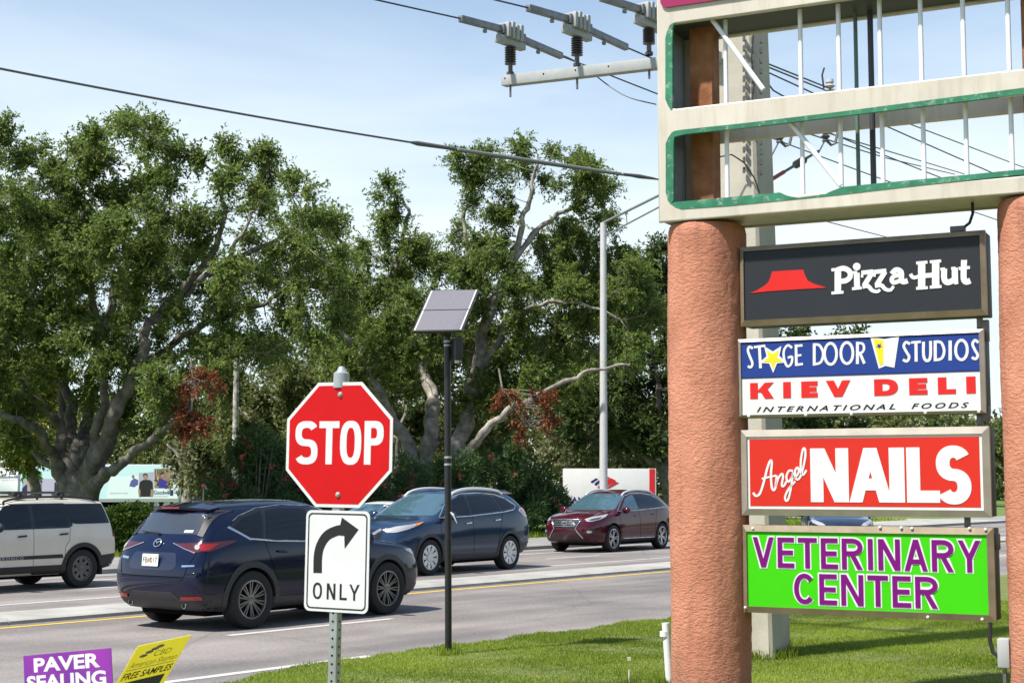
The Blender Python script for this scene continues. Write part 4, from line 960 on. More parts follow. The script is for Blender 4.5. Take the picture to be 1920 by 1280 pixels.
MB().box(xl+.031, (o1b+o2t)/2-.02, b_-.22, xr-.031, (o1b+o2t)/2+.02, b_).build('divider_pan', CREAMIN, cab)
MB().box(xl+.031, z_top+.32, a, xr-.031, z_top+.35, b_).build('roof_pan', CREAM, cab)
curve_plate('magenta_panel', rrect(xl+.03, cp(1240, 17)[1], xr-.03, z_top+.31, .06), [], CO-.002, CO+.022, mat('magenta acrylic', (.30, .012, .075), rough=.25, coat=.4), cab)
# remnants of the green faces round the openings
def rem(pts, crop=C1): return [cp(crop[0] + x*crop[2], crop[1] + y*crop[2], CO) for x, y in pts]
gz0, gz1 = CO-.035, CO+.004
flat('green_remnant', rem([(76, 200), (84, 165), (110, 125), (122, 118), (112, 150), (112, 560), (104, 566), (88, 540), (76, 510)]), gz0, gz1, GREEN, cab)
flat('green_remnant', rem([(78, 740), (92, 705), (120, 678), (160, 668), (500, 632), (1000, 572), (1920, 452), (1920, 484), (1000, 596), (500, 656), (180, 690), (122, 704), (118, 730), (118, 1030), (104, 1050), (88, 1030), (78, 990)]), gz0, gz1, GREEN, cab)
flat('green_remnant', rem([(122, 1040), (300, 1024), (500, 1006), (665, 990), (700, 1006), (760, 1018), (830, 1008), (900, 996), (985, 962), (1200, 940), (1500, 912), (1920, 870), (1920, 898), (1400, 952), (960, 1004), (700, 1030), (400, 1060), (160, 1076), (128, 1066), (104, 1048)]), gz0, gz1, GREEN, cab)
def cpo(px, py): return cp(px, py, -.10)
q0, q1 = cpo(1297, 200)[0], cpo(1338, 200)[0]
MB().box(q0, zb+.031, -.26, q1, z_top+.3, -.26+q1-q0).build('rusty_post', RUST, cab)
MB().box(s2-s1-.10, zb+.031, -.26, s2-s1+.08, z_top+.3, -.08).build('rusty_post', RUST, cab)
for px in (1362, 1503, 1575, 1653, 1730, 1810, 1895, 1985):
    x = cp(px, 200, .04)[0]
    for z0_, z1_ in ((o1b+.0, o1t+.02), (o2b+.03, o2t+.02)):
        MB().tube([(x, z0_, .04), (x, z1_, .04)], .019, 10).build('lamp_tube', TUBE, cab, smooth=True)
GRNB = mat('green grey rod', (.10, .17, .15), rough=.5)
for px, r_, m_ in ((1607, .017, GRNB), (1635, .024, mat('dark steel', (.045, .045, .055), rough=.5))):
    x = cp(px, 200, -.2)[0]; MB().tube([(x, o2b+.03, -.2), (x, o1t, -.2)], r_, 10).build('hanger_rod', m_, cab, smooth=True)
for (xa, ya, xb, yb) in ((1336, 38, 1431, 168), (1481, 229, 1576, 348)):
    p, q = cp(xa, ya, .10), cp(xb, yb, .10)
    MB().tube([(p[0], p[1], .10), (q[0], q[1], .10)], .021, 10).build('loose_lamp_tube', TUBE, cab, smooth=True)

# tenant signs
BRONZE = mat('bronze frame', (.20, .155, .10), rough=.45, metal=.35, col2=(.29, .23, .16), vscale=4, detail=8)
grime(BRONZE, (.42, .38, .32), .6, (6, 6, 6), .6, .75)
BEIGEF = mat('beige metal frame', (.33, .295, .245), rough=.45, metal=.3, var=.12, vscale=4)
BOXD = mat('dark box side', (.035, .030, .026), rough=.6, var=.3, vscale=6)
BOLT = mat('pale bolt', (.6, .6, .6), rough=.4)
def tenant(label, x0, y0, x1, y1, fx0, fy0, fx1, fy1, fm, face, depth=.28, cat='shop sign', sidem=BOXD, base=BRONZE):
    """box sign; outer rectangle and face rectangle in sign-plane metres"""
    o = sgn_empty('shop_sign', x0, y0, 0, label, cat, 'tenant signs between the columns')
    T = lambda x, y: (x - x0, y - y0)
    X1, Y1 = T(x1, y1); a, b, c, d = *T(fx0, fy0), *T(fx1, fy1)
    MB().box(0.004, 0.004, -depth, X1-.004, Y1-.004, -.03).build('sign_box', sidem, o, bevel=.006)
    # mitred frame
    mb = MB()
    for P4 in ([(0, 0), (X1, 0), (c, b), (a, b)], [(X1, 0), (X1, Y1), (c, d), (c, b)], [(X1, Y1), (0, Y1), (a, d), (c, d)], [(0, Y1), (0, 0), (a, b), (a, d)]):
        vs = [Vector((P4[0][0], P4[0][1], -.004)), Vector((P4[1][0], P4[1][1], -.004)), Vector((P4[2][0], P4[2][1], .012)), Vector((P4[3][0], P4[3][1], .012))]
        vs += [Vector((p[0], p[1], -.05)) for p in P4]
        mb.add(vs, [(0, 1, 2, 3), (4, 7, 6, 5), (0, 4, 5, 1), (1, 5, 6, 2), (2, 6, 7, 3), (3, 7, 4, 0)])
    mb.build('sign_frame', fm, o)
    f = flat('sign_face', _r(a-.004, b-.004, c+.004, d+.004), -.02, -.002, face, o)
    return o, f, T
def acr(name, col, rough=.22): return mat(name, col, rough=.45, spec=.18, var=.04, vscale=2)
WHT = acr('white vinyl', (.66, .66, .655)); FZ = -.0015
# 1 pizza restaurant
o, f, T = tenant('black shop sign with a red roof emblem and white Pizza lettering, topmost of the four', .027, 3.187, 1.985, 3.845, *sp(1396, 601), *sp(1837, 441), BRONZE, acr('charcoal vinyl', (.026, .029, .035)))
def TT(pts, crop): return [T(*p) for p in spp(pts, 0, crop)]
flat('roof_emblem', TT([(512, 411), (545, 396), (580, 376), (606, 354), (616, 330), (625, 299), (700, 294), (785, 290), (794, 318), (808, 346), (840, 362), (875, 373), (906, 382), (800, 388), (700, 394), (600, 401)], C2), FZ, FZ+.004, acr('bright red vinyl', (.60, .022, .020)), o)
mb = MB(); SC2 = lambda w_: w_*C2[2]/FOC*12.2*1.0
def S(pts, w_, k=0, smooth=True):
    ribbon(mb, TT(pts, C2), (SC2(w_[0]), SC2(w_[1])) if hasattr(w_, '__len__') else SC2(w_), FZ, .004, k, smooth)
# P
S([(963, 283), (963, 414)], 34, 0); S([(930, 410), (992, 405)], 15, 1); S([(930, 291), (965, 288)], 16, 2); S([(958, 292), (992, 283), (1022, 298), (1026, 326), (1004, 346), (966, 350)], 27, 3)
# i
S([(1060, 306), (1062, 384)], 30, 0); S([(1036, 305), (1062, 302)], 13, 1); S([(1036, 388), (1086, 383)], 15, 2); put(mb, [TT(circ(1060, 274, 20, 14), C2)], lambda a, b: (a, b), FZ, .004, 4)
# z z
S([(1088, 312), (1088, 330)], 12, 4, False); S([(1084, 306), (1146, 299)], 22, 0); S([(1140, 304), (1098, 372)], 26, 1); S([(1090, 376), (1118, 374), (1140, 396), (1166, 402), (1180, 392)], (24, 14), 2)
S([(1152, 308), (1152, 326)], 12, 4, False); S([(1148, 302), (1212, 295)], 22, 3); S([(1206, 300), (1163, 368)], 26, 4); S([(1154, 372), (1186, 370), (1208, 390), (1234, 394), (1250, 374)], (24, 14), 5)
# a
S([(1240, 312), (1262, 291), (1288, 302), (1290, 340), (1300, 352), (1322, 346)], 27, 0); S([(1288, 316), (1256, 322), (1240, 338), (1250, 356), (1288, 344)], 22, 1)
# bar, H
S([(1336, 312), (1350, 330), (1374, 326), (1394, 318)], 18, 2)
S([(1394, 252), (1394, 390)], 36, 0); S([(1466, 247), (1466, 384)], 36, 1); S([(1394, 322), (1466, 316)], 24, 2)
for k, (x, y) in enumerate(((1366, 256), (1436, 250))): S([(x, y), (x+58, y-5)], 15, 3+k); S([(x, y+130), (x+60, y+126)], 15, 5+k)
# u t
S([(1510, 285), (1510, 335), (1526, 355), (1558, 344)], 29, 0); S([(1564, 280), (1566, 360)], 30, 1); S([(1490, 288), (1514, 285)], 14, 2); S([(1546, 284), (1568, 281)], 14, 3); S([(1562, 360), (1582, 357)], 12, 4)
S([(1612, 240), (1610, 330), (1622, 352), (1644, 346)], 29, 0); S([(1584, 284), (1642, 278)], 15, 1)
mb.build('lettering', acr('bright white vinyl', (.68, .68, .67)), o)
# 2 dance studio and delicatessen
o, f, T = tenant('blue and white shop sign with Studios above Deli lettering, second from the top', -.006, 2.44, 1.955, 3.082, *sp(1391, 778), *sp(1835.5, 623), BEIGEF, WHT)
fx0, fy0 = T(*sp(1391, 778)); fx1, fy1 = T(*sp(1835.5, 623)); zm = T(*sp(1390, 708))[1]
flat('blue_band', _r(fx0, zm, fx1, fy1), FZ, FZ+.003, acr('royal blue vinyl', (.018, .045, .22)), o)
flat('band_line', _r(fx0, zm-.008, fx1, zm-.001), FZ, FZ+.003, acr('deep blue vinyl', (.02, .015, .09)), o)
BZ = FZ+.0031; mb = MB()
def S(pts, w_, k=0, smooth=True): ribbon(mb, TT(pts, C2), SC2(w_), BZ, .003, k, smooth)
S([(526, 694), (508, 686), (501, 706), (512, 738), (524, 770), (516, 790), (500, 786)], 13, 0)
S([(532, 688), (590, 680)], 12, 1); S([(560, 688), (566, 796)], 15, 2)
S([(728, 692), (706, 678), (686, 706), (688, 752), (704, 786), (724, 772), (728, 738), (706, 742)], 12, 3)
S([(748, 674), (750, 784)], 14, 0); S([(748, 682), (782, 678)], 12, 1); S([(750, 732), (776, 728)], 11, 2); S([(750, 778), (784, 774)], 12, 3)
mb.build('studio_lettering', WHT, o); mb = MB()
S([(842, 668), (842, 782)], 15, 0); S([(840, 675), (868, 678), (888, 718), (876, 764), (842, 776)], 13, 1)
for k, (cx, cy) in enumerate(((926, 722), (1010, 718))): S([(cx + 31*math.cos(a), cy + 54*math.sin(a)) for a in np.linspace(0, 2*math.pi, 17)], 14, 2+k)
S([(1064, 660), (1064, 774)], 15, 0); S([(1064, 667), (1090, 670), (1098, 692), (1088, 714), (1064, 718)], 12, 1); S([(1076, 716), (1100, 772)], 14, 2, False)
mb.build('studio_lettering', WHT, o); mb = MB()
S([(1334, 672), (1314, 662), (1302, 682), (1316, 712), (1330, 738), (1318, 760), (1298, 752)], 13, 0)
S([(1340, 664), (1390, 660)], 12, 1); S([(1365, 664), (1366, 762)], 15, 2)
S([(1404, 660), (1404, 726), (1414, 754), (1432, 754), (1440, 726), (1440, 656)], 14, 3)
S([(1464, 654), (1464, 760)], 15, 0); S([(1464, 660), (1494, 664), (1510, 704), (1498, 744), (1464, 754)], 13, 1)
S([(1541, 654), (1541, 756)], 16, 2)
S([(1599 + 30*math.cos(a), 702 + 50*math.sin(a)) for a in np.linspace(0, 2*math.pi, 17)], 14, 3)
S([(1686, 664), (1668, 652), (1656, 672), (1668, 702), (1682, 728), (1672, 748), (1652, 740)], 13, 0)
mb.build('studio_lettering', WHT, o)
def star(cx, cy, r1, r2, rot): return [(cx + (r1 if i % 2 == 0 else r2)*math.cos(math.pi*i/5 + rot), cy + (r1 if i % 2 == 0 else r2)*math.sin(math.pi*i/5 + rot)) for i in range(10)]
YEL = acr('yellow vinyl', (.72, .58, .02)); RUSTY = R(-68)
flat('star_outline', TT([(c[0], c[1]) for c in star(630, 744, 76, 34, R(-55))], C2), BZ, BZ+.0045, WHT, o)
flat('yellow_star', TT(star(630, 746, 54, 23, R(-55)), C2), BZ+.0047, BZ+.006, YEL, o)
flat('door_frame', TT([(1130, 637), (1203, 646), (1278, 632), (1254, 793), (1208, 784), (1174, 798)], C2), BZ, BZ+.003, WHT, o)
flat('door_opening', TT([(1146, 645), (1197, 652), (1197, 776), (1178, 782)], C2), BZ+.0031, BZ+.0045, YEL, o)
flat('door_star', TT(star(1176, 682, 16, 7, .3), C2), BZ+.0046, BZ+.006, acr('royal blue vinyl', (.02, .05, .22)), o)
mb = MB()
def cb(c, x0, y0, x1, y1, cr=C2):
    a = T(*sp(cr[0]+x0*cr[2], cr[1]+y1*cr[2])); b = T(*sp(cr[0]+x1*cr[2], cr[1]+y0*cr[2])); return (c, a[0], a[1], b[0], b[1])
kt = SC2(42)
K = [cb('K', 512, 868, 632, 952), cb('I', 682, 864, 720, 949), cb('E', 775, 860, 858, 946), cb('V', 902, 856, 1026, 942), cb('D', 1150, 850, 1271, 937), cb('E', 1330, 845, 1422, 934), cb('L', 1478, 841, 1568, 931), cb('I', 1624, 837, 1670, 929)]
zlo = sum(k[2] for k in K)/8; zhi = sum(k[4] for k in K)/8
for KK in [[k] for k in K]:
    mb = MB(); each(mb, [(k[0], k[1], zlo, k[3], zhi) for k in KK], kt, SC2(24), FZ); mb.build('deli_lettering', acr('red vinyl', (.60, .022, .020)), o)
a, b = cb('x', 545, 978, 1258, 1020), cb('x', 1340, 970, 1636, 1007)
BLKV = acr('black vinyl', (.012, .012, .02))
z0 = (a[2]+b[2])/2; z1 = (a[4]+b[4])/2
font_text('food_lettering', 'INTERNATIONAL', a[1], z0, a[3], z1, FZ, BLKV, o, off=.016, shear=.35, space=1.45)
font_text('food_lettering', 'FOODS', b[1], z0, b[3], z1, FZ, BLKV, o, off=.016, shear=.35, space=1.45)
for px in (507, 800, 1035, 1415, 1690):
    q = T(*sp(C2[0]+px*C2[2], C2[1]+1048*C2[2])); MB().lathe([(0, .022), (.012, .018), (.014, 0)], 8, 'z', org=(q[0], .012, 0)).build('bolt', BOLT, o)
# 3 nail studio
o, f, T = tenant('red shop sign with big white Nails lettering, third from the top', .013, 1.65, 1.975, 2.339, *sp(1402, 953), *sp(1841, 812.5), BEIGEF, WHT)
fx0, fy0 = T(*sp(1402, 953)); fx1, fy1 = T(*sp(1841, 812.5))
flat('red_panel', _r(fx0+.022, fy0+.022, fx1-.022, fy1-.022), FZ, FZ+.002, acr('scarlet vinyl', (.55, .026, .016)), o)
BZ = FZ+.0021; mb = MB()
K = [cb('N', 770, 153, 948, 412, C3), cb('A', 955, 150, 1156, 413, C3), cb('I', 1148, 150, 1216, 413, C3), cb('L', 1232, 148, 1384, 414, C3), cb('S', 1374, 143, 1535, 424, C3)]
zlo = sum(k[2] for k in K[:4])/4; zhi = sum(k[4] for k in K[:4])/4; SC3 = lambda w_: w_*C3[2]/FOC*12.2
each(mb, [(k[0], k[1], zlo - (.012 if k[0] == 'S' else 0), k[3], zhi + (.012 if k[0] == 'S' else 0)) for k in K], SC3(62), SC3(56), BZ, p=2.15)
mb.build('lettering', WHT, o)
mb = MB()
def S(pts, w_, k=0): ribbon(mb, [T(*p) for p in spp(pts, 0, C3)], SC3(w_), BZ, .003, k)
S([(492, 366), (506, 382), (526, 368), (545, 310), (560, 250), (574, 214), (582, 222), (578, 280), (582, 340), (592, 354), (602, 338)], 11, 0)
S([(534, 300), (566, 292), (604, 284)], 9, 1)
S([(606, 284), (600, 340), (612, 300), (630, 276), (636, 290), (630, 330), (640, 334), (652, 312)], 10, 2)
S([(684, 262), (664, 262), (652, 292), (662, 314), (680, 290), (684, 266), (676, 330), (664, 390), (652, 406), (646, 386), (662, 350), (694, 312)], 10, 3)
S([(694, 296), (712, 266), (706, 246), (694, 262), (696, 296), (710, 302), (726, 272), (742, 200), (742, 160), (732, 158), (722, 210), (722, 270), (734, 280), (748, 258)], 10, 4)
mb.build('script_lettering', WHT, o)
# 4 veterinary centre
o, f, T = tenant('bright green shop sign with purple Veterinary Center lettering, lowest of the four', .018, .872, 1.985, 1.572, *sp(1402, 1135.5), *sp(1850, 1002), BRONZE, acr('lime green vinyl', (.045, .50, .004)))
PUR = acr('purple vinyl', (.16, .004, .16))
for (wd, x0, y0, x1, y1) in (('VETERINARY', 492, 574, 1582, 722), ('CENTER', 690, 748, 1376, 898)):
    a = T(*sp(C3[0]+x0*C3[2], C3[1]+y1*C3[2])); b = T(*sp(C3[0]+x1*C3[2], C3[1]+y0*C3[2])); hh = T(*sp(C3[0]+x0*C3[2], C3[1]+y0*C3[2]))[1] - a[1]
    for nm, m_, gr, z in (('letter_outline', WHT, .011, FZ), ('lettering', PUR, 0, FZ+.0045)):
        mb = MB(); letters(mb, wd, a[0], a[1], b[0], a[1]+hh*.97, .038, .036, z, gap=.20, th=.002, grow=gr, p=2.1); mb.build(nm, m_, o)
for px, py in ((1412, 990), (1650, 988), (1690, 989), (1710, 990), (1818, 990), (1848, 992), (1398, 1138), (1740, 1156), (1842, 1160)):
    q = T(*sp(px, py)); MB().lathe([(0, .02), (.011, .016), (.014, -.01)], 8, 'z', org=(q[0], q[1], 0)).build('clip', BOLT, o)
# hangers, conduit
STEEL = mat('weathered steel', (.16, .155, .15), rough=.5, metal=.5, var=.2)
for k, (px, y0, y1, w_, lb) in enumerate(((1838, 592, 620, .02, 'right hanger between the black and the blue shop signs'), (1838, 776, 803, .02, 'right hanger between the blue and the red shop signs'), (1815, 966, 996, .02, 'right hanger between the red and the green shop signs'),
        (1384, 640, 660, .03, 'upper left clamp of the blue shop sign on the column'), (1388, 775, 795, .03, 'lower left clamp of the blue shop sign on the column'), (1848, 600, 640, .03, 'upper right clamp of the blue shop sign'), (1850, 760, 790, .03, 'lower right clamp of the blue shop sign'), (1868, 1000, 1030, .03, 'right clamp of the green shop sign'))):
    a, b = sp(px, y0, -.14), sp(px, y1, -.14); h_ = a[1] - b[1]
    q = MB().box(-w_, 0, -.03, w_, h_, .03).build('sign_bracket', STEEL, None, bevel=.004); q.matrix_world = SF @ Matrix.Translation((b[0], b[1], -.13)); tag(q, 'grey steel ' + lb, 'bracket', 'brackets of the shop signs')
# cable and small box above the pizza sign
pts = [Vector((*sp(x, y, -.1), -.1)) for x, y in ((1823, 378), (1824, 400), (1818, 418), (1805, 428))]
jb = sgn_empty('junction_box', *sp(1795, 432, -.1), -.1, 'small grey junction box with black cable on top of the black sign', 'junction box')
q0 = Vector((*sp(1795, 432, -.1), -.1))
MB().box(-.05, -.015, -.04, .06, .03, .04).build('box_body', STEEL, jb, bevel=.005)
MB().tube([p - q0 for p in pts], .012, 8).build('cable', BLKPL, jb, smooth=True)
cq = Vector((*sp(1882, 1190, -.05), -.05))
cb_ = empty('electrical_box', SF @ Matrix.Translation(cq), 'grey outdoor socket box with black conduit at the foot of the right column', 'socket box')
MB().box(-.045, -.24, -.04, .045, -.02, .05).build('box_body', mat('grey box', (.36, .37, .38), rough=.5), cb_, bevel=.012)
MB().box(-.012, -.60, -.02, .012, -.24, .02).build('conduit', STEEL, cb_)
pts = [Vector((*sp(x, y, -.02), -.02)) - cq for x, y in ((1857, 1166), (1856, 1200), (1862, 1222), (1878, 1234))]
MB().tube(pts, .016, 8).build('cable', BLKPL, cb_, smooth=True)

# ------------------------------------------------------------------ stop sign
ga = gnd(626, 1280)          # direction of the post; it stands 9.4 m off
p = atY(640, 712, 9.4); pb = atY(627, 1250, 9.4)
ax_ = (p - pb).normalized()
st = empty('stop_sign', Vector((pb.x - ax_.x*pb.z/ax_.z, 9.4, 0)), 'red octagonal stop sign on a galvanised post with a right turn only plate', 'stop sign')
GALV = mat('galvanised steel', (.34, .37, .38), rough=.45, metal=.6, col2=(.46, .49, .50), vscale=12, detail=8)
base = Vector((pb.x - ax_.x*pb.z/ax_.z, 9.4, 0)); TI = Matrix.Rotation(math.atan2(ax_.x, ax_.z), 4, 'Y')
yaw = R(26)   # the face is turned to the left of us
RM = TI @ Matrix.Rotation(-yaw, 4, 'Z')
hp = (p - base).length
def hole_post(mb, w_, t_, h, M4):
    mb.box(-w_/2, -w_/2, -.3, w_/2, w_/2, h, M4)
mb = MB(); hole_post(mb, .058, .003, hp, RM); mb.build('post', GALV, st, bevel=.006)
hb = MB()
for k in range(60):
    z = .06 + k*.0508
    if z < hp - .05:
        for (dx, dy, rot) in ((0, -1, 0), (1, 0, 90)):
            M5 = RM @ Matrix.Rotation(R(rot), 4, 'Z') @ Matrix.Translation((0, -.0296, z)) @ Matrix.Rotation(R(90), 4, 'X')
            hb.prism(circ(0, 0, .0075, 8), 0, .0008, M5)
hh_ = hb.build('punched_holes', DARK, st); hh_['kind'] = 'stuff'
MB().lathe([(0, .075), (.018, .07), (.030, .045), (.048, .03), (.050, -.06), (0, -.06)], 20).build('post_cap', mat('pale post cap', (.36, .38, .40), rough=.35, metal=.3), st, smooth=True).matrix_basis = RM @ Matrix.Translation((0, 0, hp+.01))
FACE = RM @ Matrix.Rotation(R(90), 4, 'X')      # local x right, y up, z to the viewer
zc = (atY(639, 833.5, 9.4) - base).length
ra = .381
octo = lambda r_: [(r_/math.cos(R(22.5))*math.cos(R(22.5+45*k)), r_/math.cos(R(22.5))*math.sin(R(22.5+45*k))) for k in range(8)]
OF = FACE @ Matrix.Translation((.014, zc, .036))
RED = mat('red sheeting', (.50, .003, .005), rough=.35, spec=.25, var=.05, vscale=5)
SIGNW = mat('white sheeting', (.62, .63, .64), rough=.45, spec=.3, var=.04, vscale=6)
op = flat('octagon_plate', octo(ra), -.004, 0, SIGNW, st); op.matrix_basis = OF
flat('red_face', octo(ra-.020), .0002, .0012, RED, op)
mb = MB(); each(mb, [('S', -.315, -.122, -.150, .145), ('T', -.140, -.120, .005, .143), ('O', .012, -.122, .163, .145), ('P', .185, -.120, .320, .143)], .046, .042, .0013, .001, p=2.6)
mb.build('stop_lettering', SIGNW, op)
for z in (.305, -.305): MB().lathe([(0, .014), (.010, .012), (.017, .003), (.017, 0)], 14, org=(0.005, z, .001)).build('bolt', GALV, op, smooth=True)
zr = (atY(633, 1051, 9.4) - base).length
ro = flat('turn_plate', rrect(-.228, -.305, .228, .305, .038), -.004, 0, SIGNW, st); ro.matrix_basis = FACE @ Matrix.Translation((.020, zr, .034))
BLKS = mat('black sheeting', (.010, .010, .011), rough=.4)
curve_plate('border_line', rrect(-.212, -.289, .212, .289, .03), [rrect(-.203, -.280, .203, .280, .024)], .0002, .0012, BLKS, ro)
mb = MB()
ribbon(mb, [(-.135, -.075), (-.135, .03), (-.115, .10), (-.070, .155), (.0, .185), (.045, .19)], .062, .0002, .001, 0)
mb.prism([(.030, .265), (.150, .195), (.055, .078), (.050, .155), (.02, .155), (.02, .222)], .0002, .0016)
mb.build('turn_arrow', BLKS, ro)
mb = MB(); each(mb, [('O', -.166, -.232, -.100, -.132), ('N', -.066, -.230, -.004, -.134), ('L', .026, -.230, .078, -.134), ('Y', .094, -.230, .166, -.134)], .0145, .014, .0002, .001, p=2.3)
mb.build('only_lettering', BLKS, ro)

# ------------------------------------------------------------------ solar post
g_ = gnd(841, 1228); Ys = g_.y
so_ = empty('solar_post', Vector((g_.x, g_.y, 0)), 'black post with a tilted solar panel and a small camera box, on the grass', 'solar post')
zt_ = atY(839, 622, Ys).z; xt = atY(839, 622, Ys).x - g_.x
BP = mat('black painted steel', (.012, .012, .013), rough=.4, var=.25, vscale=9)
MB().tube([(0, 0, -.2), (xt*.5, 0, zt_*.5), (xt, 0, zt_)], .038, 16).build('post', BP, so_, smooth=True)
# panel measured by its four corners: near edge low, far edge high
c_ = [atY(774, 620, Ys-.22), atY(866, 618, Ys-.22)]; d_ = [atY(804, 545, Ys+.20), atY(899, 544, Ys+.20)]
org = (c_[0]+c_[1]+d_[0]+d_[1])/4; rt = ((c_[1]-c_[0]) + (d_[1]-d_[0])).normalized(); upv = ((d_[0]-c_[0]) + (d_[1]-c_[1])); upv = (upv - rt*upv.dot(rt)*0)
# a real panel is a rectangle: turn it about the vertical so that its skew comes from perspective
nrm_ = rt.cross(upv).normalized(); upr = nrm_.cross(rt).normalized()
wl, hl_ = (c_[1]-c_[0]).length/2*1.02, upv.length/4
sk = upv.normalized().dot(rt)
PANF = frame(org - Vector((g_.x, g_.y, 0)), rt, upr, nrm_)
SHR = PANF
def PP(x, y): return (x + y*sk/math.sqrt(max(.01, 1-sk*sk)), y)
pan = flat('solar_panel', [PP(-wl, -hl_), PP(wl, -hl_), PP(wl, hl_), PP(-wl, hl_)], -.035, 0, mat('black panel frame', (.02, .02, .022), rough=.4), so_); pan.matrix_basis = SHR
CELL = mat('solar cells', (.19, .18, .20), rough=.22, coat=.6, var=.05, vscale=30)
for y0, y1 in ((-hl_+.015, -.008), (.008, hl_-.012)):
    flat('cell_panel', [PP(-wl+.03, y0), PP(wl-.03, y0), PP(wl-.03, y1), PP(-wl+.03, y1)], 0, .003, CELL, pan)
    for x in (-wl+.018, wl-.030): flat('silver_strip', [PP(x, y0), PP(x+.014, y0), PP(x+.014, y1), PP(x, y1)], 0, .0045, mat('silver strip', (.75, .75, .78), rough=.3), pan)
top = Vector((xt, 0, zt_))
MB().box(-.05, -.05, -.06, .05, .05, .02, Matrix.Translation(top)).build('panel_bracket', BP, so_, bevel=.01)
bx = Matrix.Translation(top + Vector((.105, -.02, -.20))) @ Matrix.Rotation(R(25), 4, 'Z')
MB().box(-.045, -.07, -.13, .06, .07, .13, bx).build('camera_box', mat('grey black housing', (.035, .037, .042), rough=.5), so_, bevel=.025)
MB().box(-.03, -.05, -.16, .015, .0, -.12, bx).build('camera_lens', SIGNW, so_, bevel=.01)
MB().tube([top + Vector((.03, 0, -.10)), top + Vector((.09, -.01, -.16))], .014, 8).build('box_arm', BP, so_)
for z in (.11, .155, 1.42, 1.50): MB().lathe([(.039, -.012), (.042, -.010), (.042, .010), (.039, .012)], 20, org=(xt*(1 - z/zt_), 0, zt_ - z)).build('strap', GALV, so_)
zt2 = atY(860, 960, Ys-.05); MB().tube([(.02, -.04, zt2.z), (.05, -.05, zt2.z-.03), (.09, -.05, zt2.z-.12)], [.008, .012, .004], 6).build('tape_end', SIGNW, so_)

# ------------------------------------------------------------------ small lawn things
def upright(name, px0, py0, px1, py1, r_, m_, label, cat):
    b = gnd(px1, py1); t_ = atY(px0, py0, b.y); o = empty(name, Vector((b.x, b.y, 0)), label, cat)
    MB().tube([(0, 0, -.1), t_ - Vector((b.x, b.y, 0))], r_, 12).build('pipe', m_, o, smooth=True, sharp=50); return o
PVC = mat('white pvc', (.72, .72, .70), rough=.4, var=.05)
o = upright('vent_pipe', 1248, 1167, 1258, 1296, .036, PVC, 'white plastic pipe leaning against the left terracotta column', 'pipe')
MB().lathe([(.037, -.05), (.043, -.048), (.043, 0), (.037, .002)], 16, org=(-.055, 0, .55)).build('coupling', PVC, o)
o = upright('marker_stake', 1180, 1255, 1180, 1300, .011, mat('wood stake', (.52, .46, .36), rough=.7), 'short pale stake in the grass left of the column', 'stake')
MB().box(-.016, -.016, .30, .016, .016, .33).build('stake_head', mat('wood stake', (.5, .45, .36)), o)

# yard signs
def yard(label, org, W, Hh, w_, h_, face, tilt_legs=True):
    W, Hh = Vector(W).normalized(), Vector(Hh); Hh = (Hh - W*Hh.dot(W)).normalized(); N_ = W.cross(Hh)
    o = empty('yard_sign', Vector((org[0], org[1], 0)), label, 'yard sign', 'advert boards on wire legs by the road')
    F_ = frame(Vector(org) - Vector((org[0], org[1], 0)), W, Hh, N_)
    b = flat('sign_board', _r(0, 0, w_, h_), -.005, 0, face, o); b.matrix_basis = F_
    WIRE = mat('wire leg', (.3, .3, .3), rough=.4, metal=.8)
    for x in (w_*.3, w_*.7):
        a = F_ @ Vector((x, .12, -.009)); e = F_ @ Vector((x, -.2, -.009))
        MB().tube([a, e, (e.x, e.y, -.1)], .005, 6).build('wire_leg', WIRE, o)
    return o, b
# purple sign, 0.61 x 0.46 m
tl, tr = atY(56, 1229, 10.35), atY(221, 1214, 9.95)
W = (tr - tl); wl_ = W.length; Hd = Vector((.035, 0, 1))
bl = tl - Vector((.012, 0, .45))
YELP = leafmat('yellow print', (.86, .80, .17), (.86, .80, .17), .5)
PURP = mat('purple print', (.13, .020, .28), rough=.35, col2=(.28, .025, .33), vscale=1.6, detail=1)
o, b = yard('purple yard sign with white Paver Sealing lettering at the bottom left corner', bl, W, Hd, wl_, .45, PURP)
k = wl_/.60
font_text('lettering', 'PAVER', .072*k, .335, .525*k, .428, 0, WHT, b, off=.035, th=.001)
font_text('lettering', 'SEALING', .018*k, .222, .56*k, .315, 0, WHT, b, off=.035, th=.001)
flat('pink_swoosh', circ(.36*k, .09, .12, 24, .11), .0002, .0012, mat('pink print', (.55, .04, .35), rough=.4), b)
flat('violet_swoosh', circ(.36*k, .085, .105, 24, .096), .0013, .002, PURP, b)
# yellow sign, leaning
tl, tr = atY(259, 1211, 10.05), atY(359, 1190, 10.52)
W = tr - tl; wl_ = W.length; Hd = Vector((.235, -.22, .42)); Wn = W.normalized(); Hd = (Hd - Wn*Hd.dot(Wn)).normalized()
o, b = yard('tilted yellow yard sign with Free Samples lettering leaning beside the purple one', tl - Hd*.46, W, Hd, wl_, .46, YELP)
k = wl_
SG = mat('sage print', (.34, .32, .08), rough=.5)
font_text('brand_lettering', 'CBD', k*.42, .335, k*.74, .385, 0, SG, b, th=.001)
font_text('brand_lettering', 'American Shaman', k*.06, .265, k*.94, .315, 0, SG, b, th=.001, shear=.2)
flat('rule_line', _r(k*.06, .245, k*.94, .250), .0002, .001, mat('lilac print', (.25, .16, .32)), b)
lf = MB()
for i, (x, y) in enumerate(((.22, .36), (.30, .385), (.38, .405), (.46, .42))): lf.prism(circ(k*x, y, k*.075, 10, .014), .0002, .0008+.0003*i)
lf.build('leaf_emblem', mat('lilac print', (.25, .16, .32)), b)
